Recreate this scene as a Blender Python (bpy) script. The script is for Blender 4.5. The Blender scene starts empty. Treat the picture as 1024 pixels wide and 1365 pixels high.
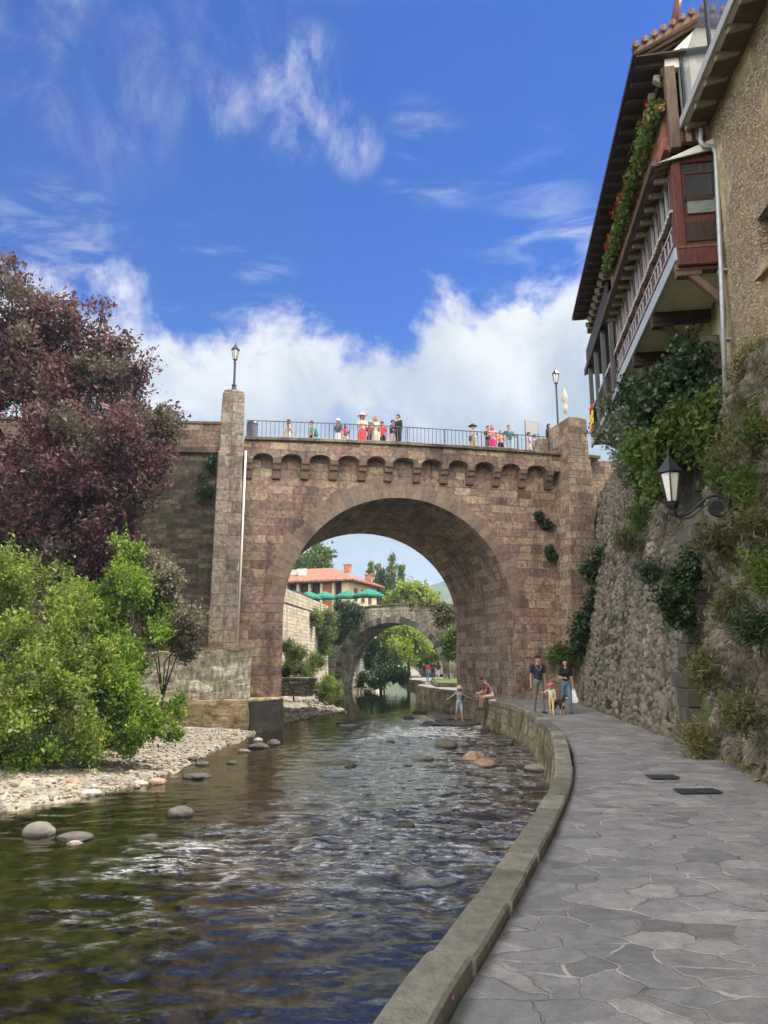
import bpy, bmesh, math, random
import numpy as np
from mathutils import Vector, Matrix
from math import radians as R, sin, cos, pi

sc = bpy.context.scene
COL = sc.collection
# ------------------------------------------------------------------ camera
TH = R(11.1); CAMZ = 1.75; F = 986.0
cam = bpy.data.cameras.new('camera'); camo = bpy.data.objects.new('camera', cam); COL.objects.link(camo)
cam.sensor_fit = 'VERTICAL'; cam.sensor_height = 36.0; cam.lens = F / 1365 * 36
cam.clip_start = 0.05; cam.clip_end = 20000
camo.location = (0, 0, CAMZ); camo.rotation_euler = (pi / 2 + TH, 0, 0)
sc.camera = camo
# ------------------------------------------------------------------ exposure
sc.view_settings.view_transform = 'Standard'; sc.view_settings.look = 'None'
sc.view_settings.exposure = 1.12; sc.view_settings.gamma = 1.0
sc.cycles.use_denoising = True
sc.cycles.max_bounces = 7; sc.cycles.diffuse_bounces = 4; sc.cycles.transparent_max_bounces = 10
sc.cycles.glossy_bounces = 4; sc.cycles.caustics_reflective = False; sc.cycles.caustics_refractive = False
sc.cycles.sample_clamp_indirect = 6.0
# ------------------------------------------------------------------ sun
SUN_AZ = R(80); SUN_EL = R(60)           # azimuth from +Y towards +X
sd = Vector((sin(SUN_AZ) * cos(SUN_EL), cos(SUN_AZ) * cos(SUN_EL), sin(SUN_EL)))
sun = bpy.data.lights.new('sun', 'SUN'); sun.energy = 4.3; sun.angle = R(0.53); sun.color = (1, .95, .86)
suno = bpy.data.objects.new('sun', sun); COL.objects.link(suno)
suno.rotation_euler = sd.to_track_quat('Z', 'Y').to_euler()


class NT:
    """small node-tree writer"""
    def __init__(s, tree):
        s.t = tree; s.n = tree.nodes; s.l = tree.links

    def new(s, typ, **kw):
        n = s.n.new(typ)
        for k, v in kw.items():
            setattr(n, k, v)
        return n

    def put(s, sock, v):
        if isinstance(v, bpy.types.NodeSocket):
            s.l.new(v, sock)
        elif v is not None:
            if hasattr(sock, 'default_value'):
                dv = sock.default_value
                if hasattr(dv, '__len__') and not hasattr(v, '__len__'):
                    v = (v,) * len(dv)
                if hasattr(dv, '__len__') and len(dv) == 4 and len(v) == 3:
                    v = (*v, 1)
                sock.default_value = v

    def math(s, op, a, b=None, c=None, clamp=False):
        n = s.new('ShaderNodeMath', operation=op, use_clamp=clamp)
        s.put(n.inputs[0], a); s.put(n.inputs[1], b)
        if c is not None: s.put(n.inputs[2], c)
        return n.outputs[0]

    def vmath(s, op, a, b=None):
        n = s.new('ShaderNodeVectorMath', operation=op)
        s.put(n.inputs[0], a); s.put(n.inputs[1], b)
        return n.outputs['Value'] if op in ('DOT_PRODUCT', 'LENGTH') else n.outputs[0]

    def mix(s, fac, a, b, blend='MIX'):
        n = s.new('ShaderNodeMix', data_type='RGBA', blend_type=blend)
        s.put(n.inputs[0], fac); s.put(n.inputs[6], a); s.put(n.inputs[7], b)
        return n.outputs[2]

    def ramp(s, fac, stops, interp='LINEAR'):
        n = s.new('ShaderNodeValToRGB'); cr = n.color_ramp; cr.interpolation = interp
        while len(cr.elements) < len(stops): cr.elements.new(0.5)
        for e, (p, c) in zip(cr.elements, stops):
            e.position = p
            e.color = (*c, 1) if hasattr(c, '__len__') else (c, c, c, 1)
        s.put(n.inputs[0], fac)
        return n.outputs[0]

    def smooth(s, x, lo, hi):
        n = s.new('ShaderNodeMapRange', interpolation_type='SMOOTHSTEP')
        s.put(n.inputs[0], x); s.put(n.inputs[1], lo); s.put(n.inputs[2], hi)
        return n.outputs[0]

    def noise(s, vec, scale, detail=4, rough=.55, dist=0.0):
        n = s.new('ShaderNodeTexNoise')
        s.put(n.inputs['Vector'], vec); s.put(n.inputs['Scale'], scale); s.put(n.inputs['Detail'], detail)
        s.put(n.inputs['Roughness'], rough); s.put(n.inputs['Distortion'], dist)
        return n.outputs[0]

    def mapping(s, vec, loc=(0, 0, 0), rot=(0, 0, 0), scale=(1, 1, 1)):
        n = s.new('ShaderNodeMapping')
        s.put(n.inputs[0], vec); n.inputs[1].default_value = loc; n.inputs[2].default_value = rot; n.inputs[3].default_value = scale
        return n.outputs[0]


# ------------------------------------------------------------------ pixel <-> world helpers (1024 x 1365 reference pixels)
def ray(px, py):
    a = (px - 512) / F; v = (682.5 - py) / F
    return (a, cos(TH) - v * sin(TH), sin(TH) + v * cos(TH))
def at(px, py, Y):
    d = ray(px, py); t = Y / d[1]
    return Vector((d[0] * t, Y, CAMZ + d[2] * t))
def onz(px, py, Z):
    d = ray(px, py); t = (Z - CAMZ) / d[2]
    return Vector((d[0] * t, d[1] * t, Z))
def onplane(px, py, p, n):
    d = Vector(ray(px, py)); o = Vector((0, 0, CAMZ)); p = Vector(p); n = Vector(n)
    return o + d * ((p - o).dot(n) / d.dot(n))

# ------------------------------------------------------------------ world: sky texture with clouds
w = bpy.data.worlds.new('World'); sc.world = w; w.use_nodes = True
T = NT(w.node_tree); T.n.clear()
out = T.new('ShaderNodeOutputWorld'); bg = T.new('ShaderNodeBackground')
T.l.new(bg.outputs[0], out.inputs[0])
bg.inputs[1].default_value = 0.13
sky = T.new('ShaderNodeTexSky', sky_type='NISHITA'); sky.sun_disc = False
sky.sun_elevation = SUN_EL; sky.sun_rotation = SUN_AZ; sky.air_density = 1.0; sky.dust_density = .25; sky.ozone_density = 2.5
hs = T.new('ShaderNodeHueSaturation'); T.l.new(sky.outputs[0], hs.inputs['Color'])
hs.inputs['Saturation'].default_value = 1.25; hs.inputs['Value'].default_value = 1.0; hs.inputs['Hue'].default_value = .507
skyc = T.mix(1.0, hs.outputs[0], (.052, .262, .54), 'MULTIPLY')
tc = T.new('ShaderNodeTexCoord'); D = tc.outputs['Generated']
sx = T.new('ShaderNodeSeparateXYZ'); T.l.new(D, sx.inputs[0])
az = T.math('MULTIPLY', T.math('ARCTAN2', sx.outputs[0], sx.outputs[1]), 180 / pi)
el = T.math('MULTIPLY', T.math('ARCSINE', sx.outputs[2]), 180 / pi)
# elevation (degrees) of the top edge of the cloud bank, by azimuth
edge_pts = [(-180, 62), (-120, 56), (-70, 30), (-40, 22), (-29, 25), (-21.6, 26.5), (-13, 24.7), (-5, 25.6), (0.5, 23.8), (5.6, 27.4), (11, 26.4), (16, 27.5), (28, 29), (60, 28), (110, 52), (180, 62)]
edge = T.math('MULTIPLY', T.ramp(T.math('ADD', T.math('DIVIDE', az, 360), .5), [((a + 180) / 360, e / 90) for a, e in edge_pts]), 90)
n1 = T.noise(D, 5.5, 9, .58, .3)
n2 = T.noise(T.vmath('ADD', D, (3.1, 1.7, .4)), 17, 7, .6, .2)
nn = T.math('ADD', T.math('MULTIPLY', T.math('SUBTRACT', n1, .5), 24), T.math('MULTIPLY', T.math('SUBTRACT', n2, .5), 7))
bank = T.smooth(T.math('ADD', T.math('SUBTRACT', edge, el), nn), -1.4, 2.4)
# broken blue gaps inside the bank
gap = T.smooth(T.noise(T.vmath('ADD', D, (7.3, 2.2, 5.1)), 4.2, 5, .55), .60, .74)
bank = T.math('MULTIPLY', bank, T.math('SUBTRACT', 1, T.math('MULTIPLY', gap, .55)))
# thin high wisps
wisp = None
def blob(px, py, r0, r1, k):
    d = Vector(ray(px, py)).normalized()
    return T.math('MULTIPLY', T.smooth(T.vmath('DOT_PRODUCT', D, tuple(d)), cos(R(r1)), cos(R(r0))), k)
m1 = T.mapping(D, rot=(0, R(-35), R(20)), scale=(15, 10, 8))
wn = T.smooth(T.noise(m1, 1.0, 9, .64, .35), .40, .80)
m2 = T.mapping(D, rot=(0, R(-24), 0), scale=(7, 16, 34))
wn2 = T.smooth(T.noise(m2, 1.0, 7, .6, .7), .44, .8)
acc = None
for args in ((405, 118, .5, 4.6, 1.25), (388, 170, .3, 3.2, .8), (470, 195, .3, 2.6, .95), (300, 140, .3, 3.0, .9), (130, 70, 1, 9.5, .5), (200, 110, .5, 5, .5), (30, 40, 1, 7, .45), (320, 20, .5, 5, .35)):
    b = blob(*args); acc = b if acc is None else T.math('MAXIMUM', acc, b)
acc2 = None
for args in ((575, 225, .5, 4.2, .75), (700, 285, .5, 6.5, .5), (560, 180, .4, 3.2, .5), (640, 270, 1, 5, .45), (300, 400, 1, 6.5, .9), (80, 360, 1, 7, .9), (740, 340, 1, 5, .9)):
    b = blob(*args); acc2 = b if acc2 is None else T.math('MAXIMUM', acc2, b)
wisp = T.math('MAXIMUM', T.math('MULTIPLY', wn, acc), T.math('MULTIPLY', wn2, acc2))
wisp = T.math('MULTIPLY', wisp, .6)
# cloud brightness: white edges, greyer bellies
nb = T.noise(T.vmath('ADD', D, (1.3, 5.2, 9.4)), 6.5, 7, .55, .4)
belly = T.smooth(T.math('ADD', T.math('SUBTRACT', edge, el), T.math('MULTIPLY', T.math('SUBTRACT', nb, .5), 30)), -1.0, 12)
ccol = T.mix(belly, (3.3, 3.35, 3.4), (1.65, 1.9, 2.2))
low = T.smooth(el, 13, 5)
ccol = T.mix(T.math('MULTIPLY', low, .65), ccol, T.mix(T.smooth(T.noise(D, 9, 6, .55, .4), .38, .62), (1.05, 1.25, 1.6), (2.3, 2.4, 2.55)))
# unseen bright clouds added behind the camera as fill light
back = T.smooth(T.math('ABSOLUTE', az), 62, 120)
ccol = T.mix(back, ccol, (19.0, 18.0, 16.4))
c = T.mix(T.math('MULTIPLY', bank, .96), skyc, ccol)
c = T.mix(wisp, c, (3.0, 3.15, 3.35))
# unseen broken cloud added overhead for fill light and water reflections
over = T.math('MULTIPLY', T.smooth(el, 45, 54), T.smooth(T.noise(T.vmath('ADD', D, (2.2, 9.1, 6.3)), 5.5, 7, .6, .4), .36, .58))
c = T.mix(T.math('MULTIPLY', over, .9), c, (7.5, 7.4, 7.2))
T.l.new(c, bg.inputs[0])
# ------------------------------------------------------------------ object helpers
def tag(o, label=None, cat=None, group=None, kind=None):
    if label: o['label'] = label
    if cat: o['category'] = cat
    if group: o['group'] = group
    if kind: o['kind'] = kind
    return o
def thing(name, label, cat, loc=(0, 0, 0), rz=0, group=None):
    o = bpy.data.objects.new(name, None); COL.objects.link(o); o.empty_display_size = .2
    o.location = loc; o.rotation_euler = (0, 0, rz)
    return tag(o, label, cat, group)
def copy_tree(o, parent=None):
    kids = [x for x in o.children]
    c = o.copy(); COL.objects.link(c)
    if parent is not None: c.parent = parent
    for k in kids: copy_tree(k, c)
    return c

def rng_(seed): return np.random.default_rng(seed)

class MB:
    def __init__(s): s.v = []; s.f = []; s.mi = []; s.uv = []; s.tint = []
    def add(s, vs, fs, mi=0, uv=None, tint=.5):
        o = len(s.v); s.v += [tuple(x) for x in vs]
        for i, f in enumerate(fs):
            s.f.append(tuple(o + k for k in f)); s.mi.append(mi)
            s.uv.append(None if uv is None else [uv[k] for k in f]); s.tint.append(tint)
        return s
    def box(s, c, d, rot=None, mi=0, tint=.5, taper=1.0):
        hx, hy, hz = d[0] / 2, d[1] / 2, d[2] / 2
        vs = []
        for z in (-1, 1):
            k = taper if z > 0 else 1
            for x, y in ((-1, -1), (1, -1), (1, 1), (-1, 1)):
                vs.append(Vector((x * hx * k, y * hy * k, z * hz)))
        if rot is not None:
            m = rot if isinstance(rot, Matrix) else Matrix.Rotation(rot, 3, 'Z')
            vs = [m @ q for q in vs]
        c = Vector(c)
        return s.add([q + c for q in vs], [(0, 3, 2, 1), (4, 5, 6, 7), (0, 1, 5, 4), (1, 2, 6, 5), (2, 3, 7, 6), (3, 0, 4, 7)], mi, tint=tint)
    def bar(s, a, b, wd, ht, mi=0, tint=.5, up=(0, 0, 1)):
        a = Vector(a); b = Vector(b); d = b - a; L = d.length; y = d / L
        u = Vector(up)
        x = y.cross(u)
        if x.length < 1e-4: x = y.cross(Vector((1, 0, 0)))
        x.normalize(); z = x.cross(y)
        m = Matrix((x, y, z)).transposed()
        return s.box((a + b) / 2, (wd, L, ht), m, mi, tint)
    def prism(s, pts, ext, mi=0, tint=.5):
        """closed polygon (3-D points) extruded by vector ext"""
        n = len(pts); e = Vector(ext); p = [Vector(q) for q in pts]
        nrm = Vector((0, 0, 0))
        for i in range(n): nrm += p[i].cross(p[(i + 1) % n])
        if nrm.dot(e) > 0: p.reverse()
        vs = p + [q + e for q in p]
        fs = [tuple(range(n)), tuple(range(2 * n - 1, n - 1, -1))] + [((i + 1) % n, i, i + n, (i + 1) % n + n) for i in range(n)]
        return s.add(vs, fs, mi, tint=tint)
    def tube(s, path, rad, n=8, mi=0, tint=.5, cap=True):
        p = [Vector(q) for q in path]; k = len(p)
        if not hasattr(rad, '__len__'): rad = [rad] * k
        t0 = (p[1] - p[0]).normalized()
        u = t0.orthogonal().normalized(); vs = []
        for i in range(k):
            t = (p[min(i + 1, k - 1)] - p[max(i - 1, 0)])
            if t.length < 1e-9: t = t0
            t.normalize()
            u = (u - t * u.dot(t)); u = u.normalized() if u.length > 1e-6 else t.orthogonal().normalized()
            b = t.cross(u)
            for j in range(n):
                a = 2 * pi * j / n
                vs.append(p[i] + (u * cos(a) + b * sin(a)) * rad[i])
        fs = [(i * n + j, i * n + (j + 1) % n, (i + 1) * n + (j + 1) % n, (i + 1) * n + j) for i in range(k - 1) for j in range(n)]
        if cap: fs += [tuple(range(n - 1, -1, -1)), tuple((k - 1) * n + j for j in range(n))]
        return s.add(vs, fs, mi, tint=tint)
    def lathe(s, c, prof, n=16, mi=0, tint=.5, rot0=0):
        c = Vector(c); vs = []
        for r, z in prof:
            for j in range(n):
                a = 2 * pi * j / n + rot0
                vs.append(c + Vector((r * cos(a), r * sin(a), z)))
        k = len(prof)
        fs = [(i * n + j, i * n + (j + 1) % n, (i + 1) * n + (j + 1) % n, (i + 1) * n + j) for i in range(k - 1) for j in range(n)]
        fs += [tuple(range(n - 1, -1, -1)), tuple((k - 1) * n + j for j in range(n))]
        return s.add(vs, fs, mi, tint=tint)
    def ball(s, c, r, mi=0, tint=.5, n=12, m=8):
        c = Vector(c)
        if not hasattr(r, '__len__'): r = (r, r, r)
        vs = [c + Vector((0, 0, -r[2]))]
        for i in range(1, m):
            a = -pi / 2 + pi * i / m
            for j in range(n):
                b = 2 * pi * j / n
                vs.append(c + Vector((r[0] * cos(a) * cos(b), r[1] * cos(a) * sin(b), r[2] * sin(a))))
        vs.append(c + Vector((0, 0, r[2]))); L = len(vs) - 1
        fs = [(0, 1 + (j + 1) % n, 1 + j) for j in range(n)]
        for i in range(m - 2):
            for j in range(n):
                a = 1 + i * n
                fs.append((a + j, a + (j + 1) % n, a + n + (j + 1) % n, a + n + j))
        a = 1 + (m - 2) * n
        fs += [(a + j, a + (j + 1) % n, L) for j in range(n)]
        return s.add(vs, fs, mi, tint=tint)
    def build(s, name, mats, parent=None, smooth=False, bevel=0, loc=None, rz=None):
        me = bpy.data.meshes.new(name); me.from_pydata(s.v, [], s.f); me.update()
        if not hasattr(mats, '__len__'): mats = [mats]
        for m in mats: me.materials.append(m)
        me.polygons.foreach_set('material_index', s.mi)
        at_ = me.attributes.new('tint', 'FLOAT', 'FACE'); at_.data.foreach_set('value', np.array(s.tint, dtype=np.float32))
        uvl = me.uv_layers.new(name='uv').data; k = 0; buf = np.zeros(len(me.loops) * 2, dtype=np.float32)
        V = s.v
        for pi_, p in enumerate(me.polygons):
            cu = s.uv[pi_]
            if cu is not None:
                for q in cu:
                    buf[k] = q[0]; buf[k + 1] = q[1]; k += 2
                continue
            nx, ny, nz = p.normal; ax, ay, azz = abs(nx), abs(ny), abs(nz)
            if azz > .85: tu = (1, 0, 0); tv = (0, 1, 0)
            else:
                h = math.hypot(nx, ny); tu = (-ny / h, nx / h, 0); tv = (0, 0, 1)
            for vi in s.f[pi_]:
                q = V[vi]
                buf[k] = q[0] * tu[0] + q[1] * tu[1]; buf[k + 1] = q[2] if tv[2] else q[1]; k += 2
        uvl.foreach_set('uv', buf)
        if smooth: me.polygons.foreach_set('use_smooth', [True] * len(me.polygons))
        o = bpy.data.objects.new(name, me); COL.objects.link(o)
        if parent is not None: o.parent = parent
        if loc is not None: o.location = loc
        if rz is not None: o.rotation_euler = (0, 0, rz)
        if bevel:
            b = o.modifiers.new('bevel', 'BEVEL'); b.width = bevel; b.segments = 1; b.limit_method = 'ANGLE'; b.angle_limit = R(40)
        return o

def npmesh(name, V, Q, mat, parent=None, smooth=False, ftint=None, vtint=None, uv=None):
    V = np.asarray(V, dtype=np.float32); Q = np.asarray(Q, dtype=np.int32); n = Q.shape[1]
    me = bpy.data.meshes.new(name)
    me.vertices.add(len(V)); me.vertices.foreach_set('co', V.ravel())
    me.loops.add(Q.size); me.loops.foreach_set('vertex_index', Q.ravel())
    me.polygons.add(len(Q)); me.polygons.foreach_set('loop_start', np.arange(0, Q.size, n, dtype=np.int32))
    if smooth: me.polygons.foreach_set('use_smooth', np.ones(len(Q), dtype=bool))
    me.update(calc_edges=True)
    if ftint is not None:
        a = me.attributes.new('tint', 'FLOAT', 'FACE'); a.data.foreach_set('value', np.asarray(ftint, dtype=np.float32))
    if vtint is not None:
        vt = np.asarray(vtint, dtype=np.float32)
        if vt.ndim == 1: vt = vt[:, None]
        for k in range(vt.shape[1]):
            a = me.attributes.new('tint' if k == 0 else 'tint%d' % k, 'FLOAT', 'POINT'); a.data.foreach_set('value', np.ascontiguousarray(vt[:, k]))
    if uv is not None:
        l = me.uv_layers.new(name='uv'); l.data.foreach_set('uv', np.asarray(uv, dtype=np.float32)[Q.ravel()].ravel())
    for m in (mat if isinstance(mat, (list, tuple)) else [mat]): me.materials.append(m)
    o = bpy.data.objects.new(name, me); COL.objects.link(o)
    if parent is not None: o.parent = parent
    return o
def gridq(nu, nv):
    i = np.arange(nu - 1)[:, None] * nv + np.arange(nv - 1)[None]
    return np.stack([i, i + nv, i + nv + 1, i + 1], -1).reshape(-1, 4)

# ---- numpy noise
def _h(i, j, k, seed):
    x = (i.astype(np.int64) * 374761393 + j.astype(np.int64) * 668265263 + k.astype(np.int64) * 2147483647 + seed * 1274126177) & 0xFFFFFFFF
    x = ((x ^ (x >> 13)) * 1274126177) & 0xFFFFFFFF
    x = x ^ (x >> 16)
    x = (x * 2246822519) & 0xFFFFFFFF
    return ((x ^ (x >> 15)) & 0xFFFFFF) / float(0xFFFFFF)
def vnoise(x, y, z=None, seed=0):
    x = np.asarray(x, float); y = np.asarray(y, float)
    z = np.zeros_like(x) if z is None else np.asarray(z, float)
    i, j, k = np.floor(x).astype(int), np.floor(y).astype(int), np.floor(z).astype(int)
    f, g, h = x - i, y - j, z - k
    f, g, h = f * f * (3 - 2 * f), g * g * (3 - 2 * g), h * h * (3 - 2 * h)
    r = 0
    for a in (0, 1):
        for b in (0, 1):
            for c_ in (0, 1):
                r = r + _h(i + a, j + b, k + c_, seed) * (f if a else 1 - f) * (g if b else 1 - g) * (h if c_ else 1 - h)
    return r
def fbm(x, y, z=None, seed=0, oct=4, gain=.5):
    s = 0; a = 1; t = 0
    for o in range(oct):
        f = 2.03 ** o
        s = s + a * vnoise(x * f + 17.3 * o, y * f + 5.1 * o, None if z is None else z * f + 3.7 * o, seed + o); t += a; a *= gain
    return s / t
def cells(u, v, seed=0, jit=.85):
    """voronoi: F1, F2, random id"""
    u = np.asarray(u, float); v = np.asarray(v, float)
    i, j = np.floor(u).astype(int), np.floor(v).astype(int)
    f1 = np.full(u.shape, 9.); f2 = np.full(u.shape, 9.); rid = np.zeros(u.shape)
    z = np.zeros_like(i)
    for a in (-1, 0, 1):
        for b in (-1, 0, 1):
            ci, cj = i + a, j + b
            px = ci + .5 + jit * (_h(ci, cj, z, seed) - .5); py = cj + .5 + jit * (_h(ci, cj, z + 1, seed) - .5)
            d = np.hypot(u - px, v - py); r = _h(ci, cj, z + 2, seed)
            m = d < f1
            f2 = np.where(m, f1, np.minimum(f2, d)); rid = np.where(m, r, rid); f1 = np.where(m, d, f1)
    return f1, f2, rid
def interp(x, pts):
    return np.interp(x, [p[0] for p in pts], [p[1] for p in pts])

# ------------------------------------------------------------------ materials
def newmat(name):
    m = bpy.data.materials.new(name); m.use_nodes = True
    t = NT(m.node_tree); t.n.clear()
    o = t.new('ShaderNodeOutputMaterial'); b = t.new('ShaderNodeBsdfPrincipled'); t.l.new(b.outputs[0], o.inputs[0])
    return m, t, b, o
def bumpn(t, b, h, strength=.5, dist=.02):
    n = t.new('ShaderNodeBump'); n.inputs['Strength'].default_value = strength; n.inputs['Distance'].default_value = dist
    t.l.new(h, n.inputs['Height']); t.l.new(n.outputs[0], b.inputs['Normal']); return n
def gen(t): return t.new('ShaderNodeTexCoord').outputs['Object']
def wpos(t): return t.new('ShaderNodeNewGeometry').outputs['Position']
def attr(t, name='tint'):
    n = t.new('ShaderNodeAttribute'); n.attribute_name = name; return n.outputs['Fac']
_mc = {}
def plain(name, col, rough=.7, var=.25, scale=14, bump=.15, metal=0.0, spec=.35):
    """a plain surface with mottling"""
    key = (name,)
    if key in _mc: return _mc[key]
    m, t, b, o = newmat(name); g = gen(t)
    n = t.noise(g, scale, 5, .6)
    c2 = tuple(min(1, x * (1 + var)) for x in col); c1 = tuple(x * (1 - var) for x in col)
    t.put(b.inputs['Base Color'], t.mix(t.smooth(n, .3, .7), c1, c2))
    b.inputs['Roughness'].default_value = rough; b.inputs['Metallic'].default_value = metal
    b.inputs['Specular IOR Level'].default_value = spec
    if bump: bumpn(t, b, t.noise(g, scale * 4, 4, .6), bump, .01)
    _mc[key] = m; return m
def stone_tint(name, stops, rough=.9, nscale=6, moss=0.0, bump=.5, dark=(.05, .045, .035), mosscol=(.06, .075, .02), wet=None):
    """stone whose colour follows the per-stone tint, with mottling, dark stains and moss"""
    m, t, b, o = newmat(name); g = wpos(t)
    base = t.ramp(attr(t), stops)
    n = t.noise(g, nscale, 6, .65)
    c_ = t.mix(1.0, base, t.ramp(n, [(.25, .55), (.55, 1.0), (.8, 1.35)]), 'MULTIPLY')
    st = t.smooth(t.noise(t.vmath('MULTIPLY', g, (1, 1, .35)), .9, 5, .6), .52, .72)
    c_ = t.mix(t.math('MULTIPLY', st, .6), c_, dark)
    if moss:
        ms = t.smooth(t.noise(t.vmath('ADD', g, (9, 4, 2)), 1.3, 6, .65), .62 - .25 * moss, .78 - .2 * moss)
        c_ = t.mix(t.math('MULTIPLY', ms, .75), c_, mosscol)
    if wet is not None:
        sz_ = t.new('ShaderNodeSeparateXYZ'); t.l.new(g, sz_.inputs[0])
        wl_ = t.smooth(t.math('ADD', sz_.outputs[2], t.math('MULTIPLY', n, -.05)), wet + .05, wet - .0)
        c_ = t.mix(t.math('MULTIPLY', wl_, .7), c_, (.03, .028, .02))
    t.put(b.inputs['Base Color'], c_); b.inputs['Roughness'].default_value = rough; b.inputs['Specular IOR Level'].default_value = .25
    bumpn(t, b, t.noise(g, nscale * 5, 6, .65), bump, .03)
    return m
def ashlar(name, stops, bw=.62, bh=.3, mortar=(.085, .066, .05), msize=.014, stain=.6, bump=.8, distort=.03, dark=(.045, .035, .03), moss=0):
    """squared stonework in courses, laid out in metres on the uv map"""
    m, t, b, o = newmat(name)
    uvn = t.new('ShaderNodeUVMap'); uvn.uv_map = 'uv'; uv = uvn.outputs[0]; g = wpos(t)
    d = t.new('ShaderNodeTexNoise'); t.put(d.inputs['Vector'], g); d.inputs['Scale'].default_value = 2.2; d.inputs['Detail'].default_value = 5
    off = t.vmath('MULTIPLY', t.vmath('SUBTRACT', d.outputs['Color'], (.5, .5, .5)), (distort * 4, distort * 2.2, 0))
    uv2 = t.vmath('ADD', uv, off)
    def brick(w_, h_, sq, sqf, of, vec):
        n = t.new('ShaderNodeTexBrick'); n.offset = of; n.squash = sq; n.squash_frequency = sqf; n.offset_frequency = 2
        t.put(n.inputs['Vector'], vec); t.put(n.inputs['Color1'], (0, 0, 0)); t.put(n.inputs['Color2'], (1, 1, 1)); t.put(n.inputs['Mortar'], (.5, .5, .5))
        n.inputs['Scale'].default_value = 1; n.inputs['Mortar Size'].default_value = msize; n.inputs['Mortar Smooth'].default_value = .35
        n.inputs['Brick Width'].default_value = w_; n.inputs['Row Height'].default_value = h_
        return n
    b1 = brick(bw, bh, .72, 3, .43, uv2)
    b2 = brick(bw * 1.31, bh, 1.3, 2, .3, t.vmath('ADD', uv2, (.37, 0, 0)))
    sel = t.smooth(t.noise(g, .5, 3, .5), .47, .53)
    val = t.mix(sel, b1.outputs['Color'], b2.outputs['Color'])
    fac = t.math('ADD', t.math('MULTIPLY', b1.outputs['Fac'], t.math('SUBTRACT', 1, sel)), t.math('MULTIPLY', b2.outputs['Fac'], sel))
    zone = t.noise(t.vmath('ADD', g, (4, 8, 1)), .45, 4, .6)
    v2 = t.math('ADD', t.math('MULTIPLY', t.math('ADD', val, 0.0), .75), t.math('MULTIPLY', t.math('SUBTRACT', zone, .35), .8), clamp=True)
    c_ = t.ramp(v2, stops)
    n = t.noise(g, 7, 7, .68)
    c_ = t.mix(1.0, c_, t.ramp(n, [(.27, .30), (.48, .95), (.72, 1.65)]), 'MULTIPLY')
    c_ = t.mix(t.math('MULTIPLY', fac, t.ramp(t.noise(g, 1.3, 4, .6), [(.35, .2), (.6, .85)])), c_, mortar)
    s1 = t.smooth(t.noise(t.vmath('MULTIPLY', g, (1.4, 1.4, .28)), .8, 6, .62), .48, .7)
    c_ = t.mix(t.math('MULTIPLY', s1, stain), c_, dark)
    s2 = t.smooth(t.noise(t.vmath('ADD', g, (2, 7, 4)), 1.7, 6, .65), .58, .76)
    c_ = t.mix(t.math('MULTIPLY', s2, .35), c_, (.36, .32, .27))
    if moss:
        ms = t.smooth(t.noise(t.vmath('ADD', g, (9, 4, 2)), .9, 6, .65), .62 - .25 * moss, .8 - .2 * moss)
        c_ = t.mix(t.math('MULTIPLY', ms, .8), c_, (.05, .06, .022))
    t.put(b.inputs['Base Color'], c_); b.inputs['Roughness'].default_value = .92; b.inputs['Specular IOR Level'].default_value = .2
    hgt = t.math('ADD', t.math('MULTIPLY', t.math('SUBTRACT', 1, fac), .5), t.math('ADD', t.math('MULTIPLY', n, .6), t.math('MULTIPLY', val, .22)))
    bumpn(t, b, hgt, bump, .05)
    return m
def leafmat(name, stops, trans=.35, rough=.5, spec=.3, zone=None):
    m, t, b, o = newmat(name)
    c_ = t.ramp(attr(t), stops)
    z = t.noise(wpos(t), .9, 3, .5)
    c_ = t.mix(1.0, c_, t.ramp(z, [(.3, .72), (.7, 1.25)]), 'MULTIPLY')
    if zone:
        c_ = t.mix(t.math('MULTIPLY', t.smooth(t.noise(t.vmath('ADD', wpos(t), (3, 3, 3)), .45, 3, .5), .5, .62), zone[1]), c_, zone[0])
    t.put(b.inputs['Base Color'], c_); b.inputs['Roughness'].default_value = rough; b.inputs['Specular IOR Level'].default_value = spec
    tr = t.new('ShaderNodeBsdfTranslucent'); t.put(tr.inputs[0], t.mix(1.0, c_, (1.25, 1.2, .8), 'MULTIPLY'))
    mx = t.new('ShaderNodeMixShader'); mx.inputs[0].default_value = trans
    t.l.new(b.outputs[0], mx.inputs[1]); t.l.new(tr.outputs[0], mx.inputs[2]); t.l.new(mx.outputs[0], o.inputs[0])
    return m
def woodmat(name, col, rough=.6, var=.35, spec=.3):
    m, t, b, o = newmat(name); g = gen(t)
    n = t.noise(t.vmath('MULTIPLY', g, (9, 9, 1.6)), 2.4, 6, .65, .4)
    t.put(b.inputs['Base Color'], t.mix(t.smooth(n, .3, .7), tuple(x * (1 - var) for x in col), tuple(x * (1 + var) for x in col)))
    b.inputs['Roughness'].default_value = rough; b.inputs['Specular IOR Level'].default_value = spec
    bumpn(t, b, n, .25, .01); return m
def glassmat(name, tint=(.05, .06, .07), refl=.9, op=.75):
    """window glass over a dark room: part see-through, part mirror"""
    m, t, b, o = newmat(name)
    t.put(b.inputs['Base Color'], tint); b.inputs['Roughness'].default_value = .05; b.inputs['Specular IOR Level'].default_value = refl
    tr = t.new('ShaderNodeBsdfTransparent'); mx = t.new('ShaderNodeMixShader'); mx.inputs[0].default_value = op
    t.l.new(tr.outputs[0], mx.inputs[1]); t.l.new(b.outputs[0], mx.inputs[2]); t.l.new(mx.outputs[0], o.inputs[0])
    return m

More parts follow.
